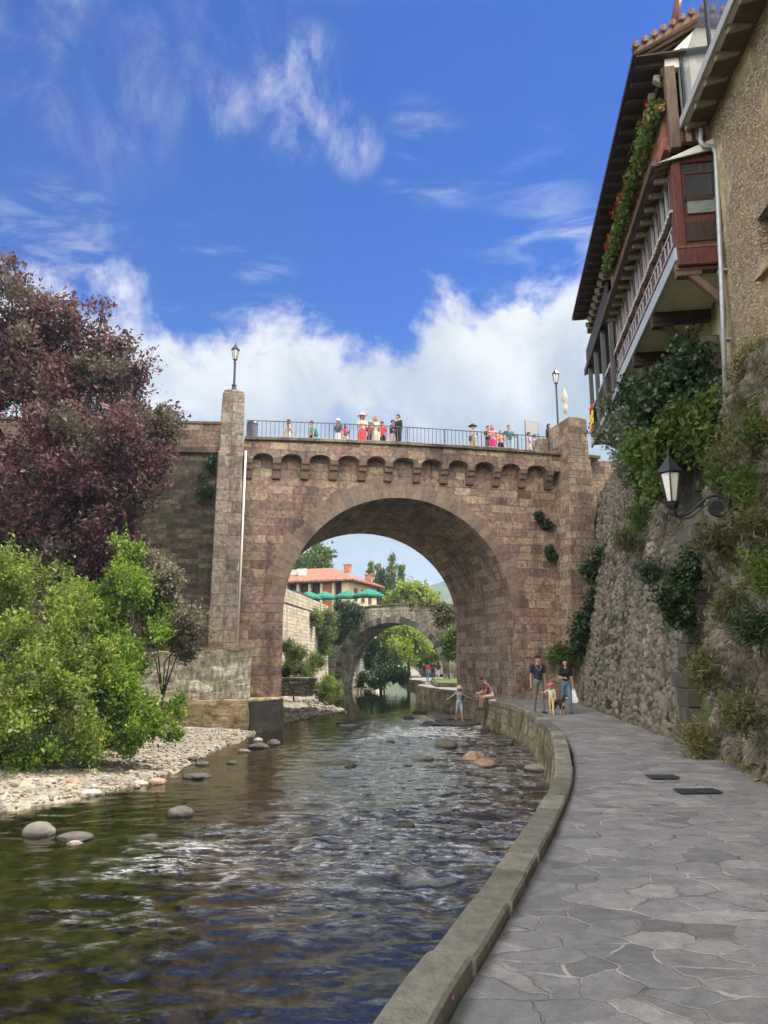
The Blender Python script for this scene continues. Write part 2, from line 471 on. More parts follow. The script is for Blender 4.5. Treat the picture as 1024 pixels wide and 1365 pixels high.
M = {}
BR_ST = [(0, (.10, .07, .058)), (.2, (.20, .135, .105)), (.4, (.28, .205, .16)), (.52, (.355, .265, .19)), (.66, (.28, .17, .138)), (.8, (.39, .285, .18)), (1, (.46, .385, .30))]
M['bridge'] = ashlar('red_sandstone', BR_ST, .74, .35, stain=.65, bump=.9, distort=.045)
M['intrados'] = ashlar('arch_stone', [(0, (.13, .098, .08)), (.5, (.29, .215, .17)), (1, (.40, .32, .25))], .8, .36, stain=.6)
M['pillar'] = ashlar('grey_sandstone', [(0, (.09, .07, .058)), (.4, (.23, .18, .145)), (.7, (.32, .265, .21)), (1, (.24, .155, .13))], .5, .46, stain=.75)
M['pillar_red'] = ashlar('red_block_stone', [(0, (.12, .08, .065)), (.4, (.23, .16, .12)), (.7, (.30, .23, .165)), (1, (.35, .28, .20))], .62, .34, stain=.4)
M['wing'] = ashlar('rough_dark_stone', [(0, (.04, .035, .028)), (.5, (.115, .095, .07)), (1, (.22, .18, .13))], .45, .2, stain=.65, bump=.9, distort=.05, moss=.3)
M['voussoir'] = stone_tint('voussoir_stone', [(0, (.21, .15, .118)), (.4, (.26, .19, .148)), (.7, (.30, .22, .165)), (1, (.26, .17, .135))], nscale=5)
M['corbel'] = stone_tint('corbel_stone', [(0, (.13, .085, .065)), (1, (.28, .19, .14))], nscale=6)
M['coping'] = ashlar('coping_stone', [(0, (.12, .095, .07)), (1, (.25, .20, .145))], 1.3, .6, stain=.6)
M['smallbridge'] = ashlar('old_bridge_stone', [(0, (.14, .13, .10)), (.5, (.29, .26, .205)), (1, (.42, .38, .3))], .4, .2, stain=.5, bump=.9, distort=.05, moss=.75)
M['bankwall'] = ashlar('bank_wall_stone', [(0, (.24, .2, .14)), (.5, (.40, .34, .25)), (1, (.5, .44, .33))], .5, .24, stain=.3, bump=.9, distort=.05, moss=.3)
M['rubble'] = stone_tint('rubble_stone', [(0, (.022, .019, .016)), (.12, (.085, .076, .062)), (.35, (.19, .17, .142)), (.6, (.26, .23, .19)), (.8, (.22, .168, .13)), (1, (.42, .38, .32))], nscale=11, moss=.5, bump=.9)
M['rock'] = stone_tint('rough_rock', [(0, (.06, .052, .042)), (.4, (.20, .175, .14)), (.7, (.28, .24, .19)), (1, (.46, .42, .35))], nscale=14, moss=.45, bump=1.0, dark=(.035, .03, .022), mosscol=(.075, .08, .03))
M['quoin'] = stone_tint('quoin_stone', [(0, (.035, .033, .03)), (.5, (.12, .11, .095)), (1, (.24, .22, .18))], nscale=6, moss=.5)
M['boulder'] = stone_tint('river_boulder', [(0, (.045, .04, .036)), (.35, (.14, .125, .11)), (.6, (.25, .225, .2)), (.8, (.33, .2, .13)), (1, (.48, .44, .38))], rough=.75, nscale=6, bump=.6, wet=-1.0)
M['gravel'] = stone_tint('gravel_stone', [(0, (.12, .10, .078)), (.5, (.25, .215, .165)), (1, (.42, .37, .3))], nscale=9, bump=.3)
M['kerb'] = stone_tint('kerb_stone', [(0, (.15, .145, .115)), (.5, (.23, .22, .175)), (1, (.31, .29, .235))], nscale=8, moss=.4, bump=.9, mosscol=(.13, .135, .075))
M['riverwall'] = ashlar('river_wall_stone', [(0, (.13, .11, .07)), (.5, (.23, .2, .13)), (1, (.31, .27, .18))], .55, .3, stain=.5, bump=.9, distort=.05, moss=.65)
M['iron'] = plain('black_iron', (.022, .024, .03), .45, .3, 20, .1, 0.3, .5)
M['rail'] = plain('railing_iron', (.10, .10, .13), .5, .2, 20, .05)
M['lampglass'] = plain('lamp_glass', (.62, .6, .55), .25, .08, 8, 0, 0, .6)
M['wood_dark'] = woodmat('dark_timber', (.035, .02, .015))
M['wood_red'] = woodmat('red_brown_timber', (.095, .028, .022))
M['wood_brown'] = woodmat('brown_timber', (.12, .075, .05))
M['white_wood'] = woodmat('white_painted_wood', (.36, .36, .385), .5, .1)
M['grey_wood'] = woodmat('grey_painted_wood', (.36, .38, .44), .5, .08)
M['cream'] = plain('cream_plaster', (.58, .53, .38), .85, .12, 3, .3)
M['white_plaster'] = plain('white_plaster', (.66, .66, .62), .9, .1, 2, .3)
M['glass'] = glassmat('window_glass')
M['glass_clear'] = glassmat('clear_glass', (.10, .14, .18), 1.0, .35)
M['zinc'] = plain('grey_zinc', (.36, .38, .41), .45, .12, 9, .05, .3)
M['bark'] = plain('tree_bark', (.075, .055, .04), .95, .4, 7, .8)
M['soil'] = plain('dry_soil', (.16, .12, .08), .95, .4, 5, .8)
M['terracotta'] = plain('terracotta', (.36, .15, .09), .85, .4, 6, .4)
M['plate'] = plain('drain_plate_metal', (.06, .06, .065), .55, .3, 30, .4, .4)
# ================================================================== SETTING
WZ = -1.0                                              # water level
def kerb_pix(pts, z): return [onz(px, py, z) for px, py in pts]
def smooth_poly(pts, step=.12, it=3):
    p = np.array([[q[0], q[1]] for q in pts])
    for _ in range(it):                                # Chaikin
        a = p[:-1] * .75 + p[1:] * .25; b = p[:-1] * .25 + p[1:] * .75
        p = np.concatenate([p[:1], np.stack([a, b], 1).reshape(-1, 2), p[-1:]])
    s = np.concatenate([[0], np.cumsum(np.hypot(*np.diff(p, axis=0).T))])
    n = max(2, int(s[-1] / step)); q = np.linspace(0, s[-1], n)
    return np.stack([np.interp(q, s, p[:, 0]), np.interp(q, s, p[:, 1])], 1)
kerb_r = [(-2.6, -6.0), (-.75, 0.5)] + [tuple(onz(px, py, 0)[:2]) for px, py in
    ((588, 1365), (642, 1285), (690, 1197), (735, 1116), (757, 1068), (766, 1030), (759, 992), (738, 965), (705, 946), (675, 938), (655, 934))]
kerb_r += [(4.15, 36.5), (3.6, 40.5), (2.7, 45.5), (2.35, 48.5), (2.6, 51), (3.3, 55), (3.6, 60), (3.4, 66), (2.6, 74), (2, 90)]
KR = smooth_poly(kerb_r)
def path_z(y): return interp(y, [(-10, 0), (34, 0), (48, -.08), (62, -.32), (100, -.5)])
XK = lambda y: np.interp(y, KR[:, 1], KR[:, 0])
wall_base = [(-8, 4.3), (0, 4.7), (5, 5.0), (9, 5.25), (10.5, 5.45), (15.8, 6.25), (21, 6.75), (27, 7.3), (31, 8.0), (36, 8.7), (44, 8.2), (50, 7.0), (56, 6.6), (66, 6.6), (90, 6)]
XW = lambda y: interp(y, wall_base)
shore = [(-10, -10.5), (6, -9.6), (11, -8.2), (13.8, -6.95), (16.4, -5.3), (20, -4.95), (24, -4.85), (28, -4.6), (33, -4.0), (36, -3.4), (38.7, -1.9), (41, -2.3), (45, -3.5), (52, -3.6), (58, -3.4), (66, -3.6), (80, -4), (100, -6)]
SH = lambda y: interp(y, shore)
LW = [(34, -7.6), (38, -6.9), (45, -6.05), (62.5, -4.5), (63.5, -6), (66, -7), (70, -8)]      # embankment wall beyond the bridge (x by y)

def ground_h(x, y):
    s = SH(y); k = XK(y)
    dl = s - x                                         # >0 : on the left bank
    bank = WZ + .02 + np.where(dl > 0, np.minimum(dl * .12, .34) + np.clip(dl - 2.6, 0, 3) * .26 + np.clip(dl - 6, 0, 30) * .12, 0)
    mid = np.clip((x - s) / np.maximum(k - s, .5), 0, 1)
    bed = WZ - .10 - .5 * np.sin(np.pi * np.clip(mid, 0, 1)) ** .8 - .12 * (y < 30)
    n = fbm(x * 1.1, y * 1.1, seed=3, oct=4) - .5
    h = np.where(dl > 0, bank + n * .22, np.minimum(bed, WZ - .02 - (x - s) * .14) + n * .2)
    far = np.clip((y - 34) / 3, 0, 1)
    h = np.where((dl > 0) & (y > 33), np.minimum(h, WZ + .55 + n * .3), h)
    lw = interp(y, LW)
    h = np.where((y > 34) & (x < lw - .3), 5.75, h)
    h = np.where((y > 70) & (x < -4), np.maximum(h, 1.0 + np.clip((-4 - x) * .5, 0, 4.7)), h)
    h = np.where(x > k - .1, path_z(y) - .45, h)
    h = np.where((x > XW(y) + .35), np.where(y < 36, np.minimum(5.4, path_z(y) + (x - XW(y)) * 4), np.minimum(4.5, path_z(y) + (x - XW(y)) * 1.2)), h)
    r = np.hypot(x, y)
    return h + np.clip((r - 130) / 400, 0, 1) * 12
gx = np.concatenate([-np.geomspace(3500, 32, 22), np.arange(-30, -12, 1.0), np.arange(-12, 12, .3), np.arange(12, 30, 1.5), np.geomspace(32, 3500, 22)])
gy = np.concatenate([-np.geomspace(900, 14, 12), np.arange(-12, 6, .6), np.arange(6, 60, .3), np.arange(60, 110, 1.0), np.geomspace(112, 4000, 26)])
GX, GY = np.meshgrid(gx, gy, indexing='ij')
GZ = ground_h(GX, GY)
m, t, b, o = newmat('ground_mix'); g = wpos(t)
sep = t.new('ShaderNodeSeparateXYZ'); t.l.new(g, sep.inputs[0])
n = t.noise(g, 2.5, 6, .65); peb = t.new('ShaderNodeTexVoronoi'); t.put(peb.inputs['Vector'], g); peb.inputs['Scale'].default_value = 9
bedc = t.mix(t.smooth(n, .35, .7), (.035, .03, .015), (.20, .15, .06))
pc = t.ramp(peb.outputs['Color'], [(0, .45), (1, 1.3)])
bedc = t.mix(.8, bedc, pc, 'MULTIPLY')
dry = t.mix(t.smooth(n, .3, .7), (.15, .125, .095), (.30, .26, .20)); dry = t.mix(.7, dry, pc, 'MULTIPLY')
grs = t.mix(t.smooth(n, .3, .7), (.05, .06, .02), (.12, .13, .04))
zz = t.math('ADD', sep.outputs[2], t.math('MULTIPLY', t.math('SUBTRACT', n, .5), .25))
c_ = t.mix(t.smooth(zz, WZ - .05, WZ + .06), bedc, dry)
c_ = t.mix(t.smooth(zz, WZ + .34, WZ + .6), c_, grs)
t.put(b.inputs['Base Color'], c_); b.inputs['Roughness'].default_value = .95
bumpn(t, b, t.math('ADD', t.math('MULTIPLY', peb.outputs['Distance'], -.8), n), .7, .05)
ground = npmesh('ground', np.stack([GX, GY, GZ], -1).reshape(-1, 3), gridq(len(gx), len(gy)), m, smooth=True)
tag(ground, kind='structure')

# ---- river surface with real ripples
wx = np.concatenate([np.arange(-13, -10, .25), np.arange(-10, 7.6, .05)])
wy = np.concatenate([np.arange(-9, 3, .3), np.arange(3, 14, .045), np.arange(14, 34, .08), np.arange(34, 60, .25), np.arange(60, 110, 1.2)])
WX, WY = np.meshgrid(wx, wy, indexing='ij')
dist = np.clip(WY, 3, 80)
mid = np.clip((WX - SH(WY)) / np.maximum(XK(WY) - SH(WY), .5), 0, 1)
rap = .35 + .9 * np.clip((mid - .25) / .4, 0, 1) * (1 - .6 * np.clip((mid - .82) / .15, 0, 1))
rap *= interp(WY, [(0, .62), (6, .68), (10, .85), (15, .9), (22, .85), (32, .8), (37, .4), (42, .10), (60, .06)])
rap *= .55 + .9 * fbm(WX * .5, WY * .35, seed=61, oct=3)
wa = fbm(WX * 1.05 + .7 * vnoise(WX * .6, WY * .6, seed=9), WY * 1.75, seed=11, oct=3, gain=.55)
wb = fbm(WX * 3.1 + 1.1 * vnoise(WX * 1.2, WY * 1.2, seed=8), WY * 5.0, seed=21, oct=3, gain=.6)
rg = 1 - np.abs(2 * vnoise(WX * 1.7 + wa * 2, WY * 2.9 + wa, seed=33) - 1)
rg2 = 1 - np.abs(2 * vnoise(WX * 4.2 + wb * 2, WY * 6.5 + wa * 2, seed=37) - 1)
WH = WZ + rap * ((wa - .5) * .125 + (wb - .5) * .046 + (rg - .5) * .032 + (rg2 - .5) * .014)
m, t, b, o = newmat('river_water'); t.n.remove(b); g = wpos(t)
sep = t.new('ShaderNodeSeparateXYZ'); t.l.new(g, sep.inputs[0])
h1 = t.noise(t.vmath('MULTIPLY', g, (6, 9, 1)), 1.0, 4, .6, .6)
h2 = t.noise(t.vmath('MULTIPLY', g, (22, 34, 1)), 1.0, 3, .6, .3)
bn = t.new('ShaderNodeBump'); bn.inputs['Strength'].default_value = .3; bn.inputs['Distance'].default_value = .05
t.l.new(t.math('MULTIPLY', t.math('ADD', t.math('MULTIPLY', h1, 1.0), t.math('MULTIPLY', h2, .22)), attr(t)), bn.inputs['Height'])
gl = t.new('ShaderNodeBsdfGlossy'); gl.inputs['Roughness'].default_value = .03; t.put(gl.inputs[0], (1, .96, .86)); t.l.new(bn.outputs[0], gl.inputs['Normal'])
tr = t.new('ShaderNodeBsdfTransparent'); t.put(tr.inputs[0], (.44, .45, .25))
fr = t.new('ShaderNodeFresnel'); fr.inputs[0].default_value = 2.0; t.l.new(bn.outputs[0], fr.inputs['Normal'])
mx = t.new('ShaderNodeMixShader'); t.l.new(t.math('MULTIPLY', fr.outputs[0], 1.05, clamp=True), mx.inputs[0])
t.l.new(tr.outputs[0], mx.inputs[1]); t.l.new(gl.outputs[0], mx.inputs[2])
glint_bsdf = t.new('ShaderNodeBsdfDiffuse'); t.put(glint_bsdf.inputs[0], (.78, .8, .82))  # white diffuse streaks painted in for sky glints on wave crests
fn = t.noise(t.vmath('ADD', t.vmath('MULTIPLY', g, (3.2, 9, 1)), (3, 5, 0)), 1.0, 5, .62, 1.2)
fl_ = t.noise(t.vmath('ADD', t.vmath('MULTIPLY', g, (6, 24, 1)), (8, 1, 0)), 1.0, 4, .6, 1.0)
ridge = t.math('SUBTRACT', 1, t.math('ABSOLUTE', t.math('SUBTRACT', t.math('MULTIPLY', fl_, 2), 1)))
streak = t.math('MULTIPLY', t.smooth(ridge, .80, .98), t.smooth(fn, .40, .66))
crest_glint = t.math('MULTIPLY', streak, t.smooth(attr(t, 'tint1'), .06, .5))
mf_ = t.new('ShaderNodeMixShader'); t.l.new(t.math('MULTIPLY', crest_glint, .48), mf_.inputs[0]); t.l.new(mx.outputs[0], mf_.inputs[1]); t.l.new(glint_bsdf.outputs[0], mf_.inputs[2]); t.l.new(mf_.outputs[0], o.inputs[0])
water = npmesh('river_water', np.stack([WX, WY, WH], -1).reshape(-1, 3), gridq(len(wx), len(wy)), m, smooth=True, vtint=np.stack([np.clip(rap, 0, 1.3).ravel(), (np.clip((rap - .32) / .5, 0, 1) * np.clip((WY - 6) / 6, .22, 1) * np.clip((mid - .22) / .25, 0, 1) * np.clip((rg - .35) * .8 + (wb - .35) * 1.2, 0, 1)).ravel()], -1))
tag(water, kind='structure')

# ---- flagstone path
py_ = np.concatenate([np.arange(-8, 3, .25), np.arange(3, 36, .1), np.arange(36, 90, .4)]); pu = np.linspace(0, 1, 70)
PU, PY = np.meshgrid(pu, py_, indexing='ij')
PX = XK(PY) + .02 + PU * (XW(PY) + .35 - XK(PY) - .02)
PZ = path_z(PY) + (fbm(PX * .8, PY * .8, seed=5) - .5) * .03 + np.clip(PU - .93, 0, 1) * .9
PZ = PZ + (fbm(PX * 2.2, PY * 3.2, seed=57) - .5) * .016
m, t, b, o = newmat('flagstone_paving'); g = wpos(t)
wv = t.new('ShaderNodeTexNoise'); t.put(wv.inputs['Vector'], g); wv.inputs['Scale'].default_value = 1.5; wv.inputs['Detail'].default_value = 3
wv2 = t.new('ShaderNodeTexNoise'); t.put(wv2.inputs['Vector'], g); wv2.inputs['Scale'].default_value = 11; wv2.inputs['Detail'].default_value = 5; wv2.inputs['Roughness'].default_value = .65
gg = t.vmath('ADD', t.vmath('MULTIPLY', g, (2.8, 4.2, 0)), t.vmath('MULTIPLY', t.vmath('SUBTRACT', wv.outputs['Color'], (.5, .5, .5)), (1.5, 1.4, 0)))
gg = t.vmath('ADD', gg, t.vmath('MULTIPLY', t.vmath('SUBTRACT', wv2.outputs['Color'], (.5, .5, .5)), (.16, .16, 0)))
ve = t.new('ShaderNodeTexVoronoi', feature='DISTANCE_TO_EDGE', voronoi_dimensions='2D'); t.put(ve.inputs['Vector'], gg); ve.inputs['Scale'].default_value = 1; ve.inputs['Randomness'].default_value = 1
vc = t.new('ShaderNodeTexVoronoi', feature='F1', voronoi_dimensions='2D'); t.put(vc.inputs['Vector'], gg); vc.inputs['Scale'].default_value = 1; vc.inputs['Randomness'].default_value = 1
rnd = t.new('ShaderNodeSeparateColor'); t.l.new(vc.outputs['Color'], rnd.inputs[0])
jw = t.math('MULTIPLY', t.smooth(t.noise(g, 1.2, 5, .6), .48, .72), .075)
joint = t.smooth(ve.outputs['Distance'], t.math('ADD', jw, .012), t.math('ADD', jw, .034))
st = t.ramp(rnd.outputs[0], [(0, (.155, .15, .143)), (.3, (.24, .231, .222)), (.6, (.205, .2, .197)), (.8, (.26, .249, .236)), (1, (.31, .296, .28))])
nf = t.math('ADD', t.math('MULTIPLY', t.noise(g, 7, 8, .72), .65), t.math('MULTIPLY', t.noise(g, 38, 5, .7), .35)); nl = t.noise(g, .55, 4, .55)
st = t.mix(1.0, st, t.ramp(nf, [(.32, .55), (.68, 1.4)]), 'MULTIPLY')
st = t.mix(1.0, st, t.ramp(nl, [(.3, .72), (.7, 1.18)]), 'MULTIPLY')
mor = t.mix(t.smooth(t.noise(g, 2.2, 6, .65), .38, .6), (.15, .142, .13), (.39, .373, .342))
c_ = t.mix(joint, mor, st)
crk = t.math('SUBTRACT', 1, t.smooth(t.math('ABSOLUTE', t.math('SUBTRACT', ve.outputs['Distance'], t.math('ADD', jw, .014))), .0, .020))
c_ = t.mix(t.math('MULTIPLY', crk, t.math('MULTIPLY', t.smooth(t.noise(t.vmath('ADD', g, (5, 5, 0)), 1.9, 4, .6), .44, .6), .8)), c_, (.05, .046, .04))
us = t.new('ShaderNodeUVMap'); us.uv_map = 'uv'; su = t.new('ShaderNodeSeparateXYZ'); t.l.new(us.outputs[0], su.inputs[0])
dirt = t.smooth(t.math('ADD', su.outputs[0], t.math('MULTIPLY', t.math('SUBTRACT', t.noise(g, 1.6, 5, .6), .5), .3)), .86, 1.0)
c_ = t.mix(dirt, c_, t.mix(nf, (.09, .07, .045), (.2, .155, .10)))
edge = t.smooth(t.math('ADD', su.outputs[0], t.math('MULTIPLY', t.math('SUBTRACT', t.noise(g, 3, 4, .6), .5), .03)), .022, .0)
c_ = t.mix(t.math('MULTIPLY', edge, .8), c_, (.035, .032, .026))
t.put(b.inputs['Base Color'], c_); t.put(b.inputs['Roughness'], t.ramp(nf, [(.3, .5), (.7, .8)])); b.inputs['Specular IOR Level'].default_value = .4
hh = t.math('ADD', t.math('MULTIPLY', joint, t.math('ADD', .6, t.math('MULTIPLY', rnd.outputs[1], .3))), t.math('MULTIPLY', nf, .7))
bumpn(t, b, hh, .6, .025)
path = npmesh('path', np.stack([PX, PY, PZ], -1).reshape(-1, 3), gridq(len(pu), len(py_)), m, smooth=True, uv=np.stack([PU, PY], -1).reshape(-1, 2))
tag(path, kind='structure')

# ---- kerb stones on the river wall, and the wall itself
def offset(P, d):
    tg = np.gradient(P, axis=0); tg /= np.linalg.norm(tg, axis=1)[:, None]
    return P + np.stack([-tg[:, 1], tg[:, 0]], 1) * np.asarray(d)[..., None] if hasattr(d, '__len__') else P + np.stack([-tg[:, 1], tg[:, 0]], 1) * d
S = np.concatenate([[0], np.cumsum(np.hypot(*np.diff(KR, axis=0).T))])
def along(s, off):
    P = offset(KR, off); return np.interp(s, S, P[:, 0]), np.interp(s, S, P[:, 1])
kb = MB(); rr = random.Random(4); s0 = 0.0
KERB_W = .27
while s0 < S[-1] - 1 and s0 < 75:
    L = rr.uniform(.6, 1.5); s1 = min(s0 + L, S[-1]); g_ = .014; tn = rr.random(); dz = rr.uniform(-.016, .016) - .03; do = rr.uniform(-.022, .022)
    k = max(2, int(L / .35)); ss = np.linspace(s0 + g_, s1 - g_, k + 1)
    sec = []
    for s in ss:
        y_ = float(np.interp(s, S, KR[:, 1])); z = float(path_z(y_))
        ring = []
        for off, zz_ in ((-.0 + do, -.06), (.0 + do, .085 + dz), (.02 + do, .105 + dz), (KERB_W - .03 + do, .108 + dz), (KERB_W + do, .085 + dz), (KERB_W + do, -.09)):
            X_, Y_ = along(s, off); ring.append((float(X_), float(Y_), z + zz_))
        sec.append(ring)
    vs = [q for r_ in sec for q in r_]; nn_ = 6
    fs = [(i * nn_ + j, i * nn_ + (j + 1) % nn_, (i + 1) * nn_ + (j + 1) % nn_, (i + 1) * nn_ + j) for i in range(k) for j in range(nn_)]
    fs += [tuple(range(nn_ - 1, -1, -1)), tuple(k * nn_ + j for j in range(nn_))]
    fs = [f[::-1] for f in fs]
    kb.add(vs, fs, tint=tn); s0 = s1
tag(kb.build('kerb', M['kerb']), kind='structure')
ss = np.arange(0, S[-1], .25); zz_ = np.array([.0, -.3, -.6, -.9, -1.2, -1.8])
vs = []; uv = []
for s in ss:
    y_ = float(np.interp(s, S, KR[:, 1]))
    for k, z in enumerate(zz_):
        X_, Y_ = along(s, KERB_W - .05 + .05 * k + .05 * (rr.random() - .5)); vs.append((X_, Y_, float(path_z(y_)) + z - .05)); uv.append((s, z))
tag(npmesh('river_wall', vs, gridq(len(ss), len(zz_))[:, ::-1], M['riverwall'], uv=uv), 'low mossy river wall of squared stone holding up the paved riverside path', 'retaining wall')

# ---- drain plates let into the path
for (px, py, wd, lab) in ((930, 1054, .55, 'dark metal drain plate in the path, nearest to the camera'), (883, 1035, .42, 'small worn drain plate in the path just beyond the larger dark one')):
    p = onz(px, py, float(path_z(10)) + .026)
    mb = MB().box((0, 0, 0), (wd, .26, .02)); 
    for k in range(7): mb.box((-wd / 2 + (k + .5) * wd / 7, 0, .012), (wd / 7 * .45, .22, .006))
    o_ = mb.build('drain_plate', M['plate'], loc=(p.x, p.y, p.z), rz=.02); tag(o_, lab, 'drain cover', 'drain plates in the path')
# a scrap of magenta wrapper by the kerb
p = onz(592, 1338, .0)
mb = MB().add([(-.02, -.012, .012), (.018, -.016, .006), (.024, .014, .016), (-.012, .02, .022)], [(0, 1, 2, 3)]).add([(-.02, -.012, .012), (-.012, .02, .022), (-.026, .008, .034)], [(0, 1, 2)])
o_ = mb.build('wrapper', plain('magenta_foil', (.6, .03, .3), .3, .1), loc=(p.x + .03, p.y, .02)); tag(o_, 'tiny magenta scrap lying on the path against the kerb', 'litter')

# ---- rubble retaining wall and rocky bank on the right
def lean_surface(name, y0, y1, z1, step, fn, mat, thick=1.0):
    ny = int((y1 - y0) / step) + 1; ys = np.linspace(y0, y1, ny); zs = np.arange(-.25, z1, step)
    Yg, Zg = np.meshgrid(ys, zs, indexing='ij')
    X, Y, Z, tint = fn(Yg, Zg)
    V = np.stack([X, Y, Z], -1)
    nz = len(zs)
    Q = gridq(ny, nz)
    Vf = V.reshape(-1, 3); tf = tint.reshape(-1)
    # close the top and the two ends back into the hillside
    def skirt(idx, off):
        nonlocal Vf, tf, Q
        base = len(Vf); Vf = np.concatenate([Vf, Vf[idx] + off]); tf = np.concatenate([tf, tf[idx]])
        k = len(idx); i = np.arange(k - 1)
        return np.stack([idx[:-1], idx[1:], base + i + 1, base + i], -1)
    q1 = skirt(np.arange(ny) * nz + nz - 1, np.array([thick, 0, 0]))
    q2 = skirt(np.arange(nz), np.array([thick, 0, 0])); q3 = skirt((ny - 1) * nz + np.arange(nz), np.array([thick, 0, 0]))
    Qa = np.concatenate([Q, q1[:, ::-1] if True else q1, q2, q3[:, ::-1]])
    return npmesh(name, Vf, Qa[:, ::-1], mat, vtint=tf)
HOUSE_X = lambda y: 6.09 + .146 * (y - 14)             # outer face of the timber gallery
def rub(Y, Z):
    top = HOUSE_X(Y) + 1.0
    base = XW(Y) - .0
    lean = base + (top - base) * np.clip(Z / 9.0, 0, 1.2) ** 1.1
    q = fbm(Y * .9, Z * .9, seed=70) - .5
    far = np.clip((Y - 22) / 4, 0, 1)
    u = Y / .27 + 1.5 * vnoise(Y * .9, Z * .9, seed=71) + .5 * vnoise(Y * 4, Z * 4, seed=76); v = Z / .175 + 1.1 * vnoise(Y * .8, Z * .9, seed=72) + .4 * vnoise(Y * 4, Z * 4, seed=77)
    f1, f2, rid = cells(u, v, 73)
    d = np.clip((f2 - f1) / .2, 0, 1)
    face = d * (.035 + .085 * rid) + (fbm(Y * 9, Z * 9, seed=74) - .5) * .035
    X = lean - face - q * .22
    tint = np.where(d < .35, .03, np.clip(.06 + .8 * rid ** 1.2 + (fbm(Y * .5, Z * .5, seed=75) - .5) * .6, 0, 1))
    return X, Y, Z + path_z(Y), tint
o_ = lean_surface('rubble_wall', 15.85, 33.0, 9.0, .034, rub, M['rubble'])
rw = tag(o_, 'tall leaning retaining wall of grey rubble stone below the timber house', 'retaining wall')
def rck(Y, Z):
    base = XW(Y) + .18; top = 6.75 + .1 * (Y - 13.9)
    lean = base + (top - base) * np.clip(Z / 6.5, 0, 1.0) ** .9 + .75 * np.clip((Y - 14.0) / 1.7, 0, 1) ** 1.5 * np.clip((7.5 - Z) / 3, 0, 1)
    q = fbm(Y * .55, Z * .45, seed=80, oct=4) - .5
    u = Y * 2.3 + 1.6 * vnoise(Y * .9, Z * .9, seed=81); v = Z * 2.6 + 1.4 * vnoise(Y, Z, seed=82)
    f1, f2, rid = cells(u, v, 83)
    r2 = 1 - np.abs(2 * fbm(Y * 1.6, Z * 1.3, seed=84, oct=4) - 1)
    hi = np.clip((Z - 6.5) / 1.2, 0, 1)
    d = np.clip((f2 - f1) / .4, 0, 1)
    amp = 1 - .93 * hi
    cr = 1 - np.abs(2 * fbm(Y * 4.5 + Z, Z * 3.2, seed=87, oct=4) - 1)
    X = lean - amp * (q * .75 + (r2 - .6) * .32 + d * (.015 + .06 * rid) + (cr - .6) * .20 + (fbm(Y * 11, Z * 8, seed=85, oct=4, gain=.65) - .5) * .24)
    tint = np.clip(.10 + .35 * rid + (fbm(Y * 1.1, Z * 1.1, seed=86) - .5) * .7 + (cr - .55) * .7 + (fbm(Y * 9, Z * 7, seed=88) - .5) * 1.0, 0, 1)
    return X, Y, Z + path_z(Y), tint
o_ = lean_surface('rock_bank', 4.0, 16.1, 7.0, .036, rck, M['rock'])
rb = tag(o_, 'rough overgrown rocky bank beside the path in the right foreground', 'rock bank')
qz = 0.0; rr = random.Random(9); qb = MB()
while qz < 5.3:
    h = rr.uniform(.26, .42); L = rr.uniform(.25, .85); z = qz + h / 2
    lean = (XW(15.9)) + (HOUSE_X(15.9) + 1.0 - XW(15.9)) * (z / 9.0) ** 1.1
    dark = 1.4 < qz < 3.6
    qb.box((lean - .13 + .3 + rr.uniform(-.05, .05), 15.74 + L / 2 - .06 + rr.uniform(-.05, .03), z), (.62, L + .1, h - .012), rr.uniform(-.09, .09), tint=rr.uniform(.05, .5) if .75 < qz < 3 else rr.uniform(.35, .9)); qz += h
qb.build('quoin', M['quoin'], rw, bevel=.014)
# ================================================================== THE BRIDGE (local frame: x along, y away, z up)
PHI = R(14); BO = Vector((-4.08, 30.0, 0)); BE = Vector((cos(PHI), sin(PHI), 0)); BN = Vector((-sin(PHI), cos(PHI), 0))
def bl(px, py, yoff=0.0):
    q = onplane(px, py, BO + BN * yoff, BN) - BO
    return q.dot(BE), q.z
def bw(x, y, z): return BO + BE * x + BN * y + Vector((0, 0, z))
BWID = 7.4
xl, zl = bl(330, 584, -.45); xr, zr = bl(735, 604, -.45)
def deck_top(x): return zl + (zr - zl) * (x - xl) / (xr - xl) + .10 * (1 - ((x - 5) / 7) ** 2)
XC = 5.0; RA = 4.98; _, crown = bl(536, 664, 0)
ZS = crown - RA
print('deck', zl, zr, xl, xr, 'crown', crown, 'spring', ZS)
bridge = thing('stone_bridge', 'large red sandstone road bridge with one round arch over the river', 'bridge', BO, PHI)
X0, X1 = -2.2, 17.0; ZB = -1.6
def arc(k=48): return [(XC - RA * cos(pi * i / k), ZS + RA * sin(pi * i / k)) for i in range(k + 1)]
mb = MB(); A = arc()
BD = .075
def low(p, y): return (p[0], p[1] - max(0, p[1] - ZS) * BD * y / BWID)
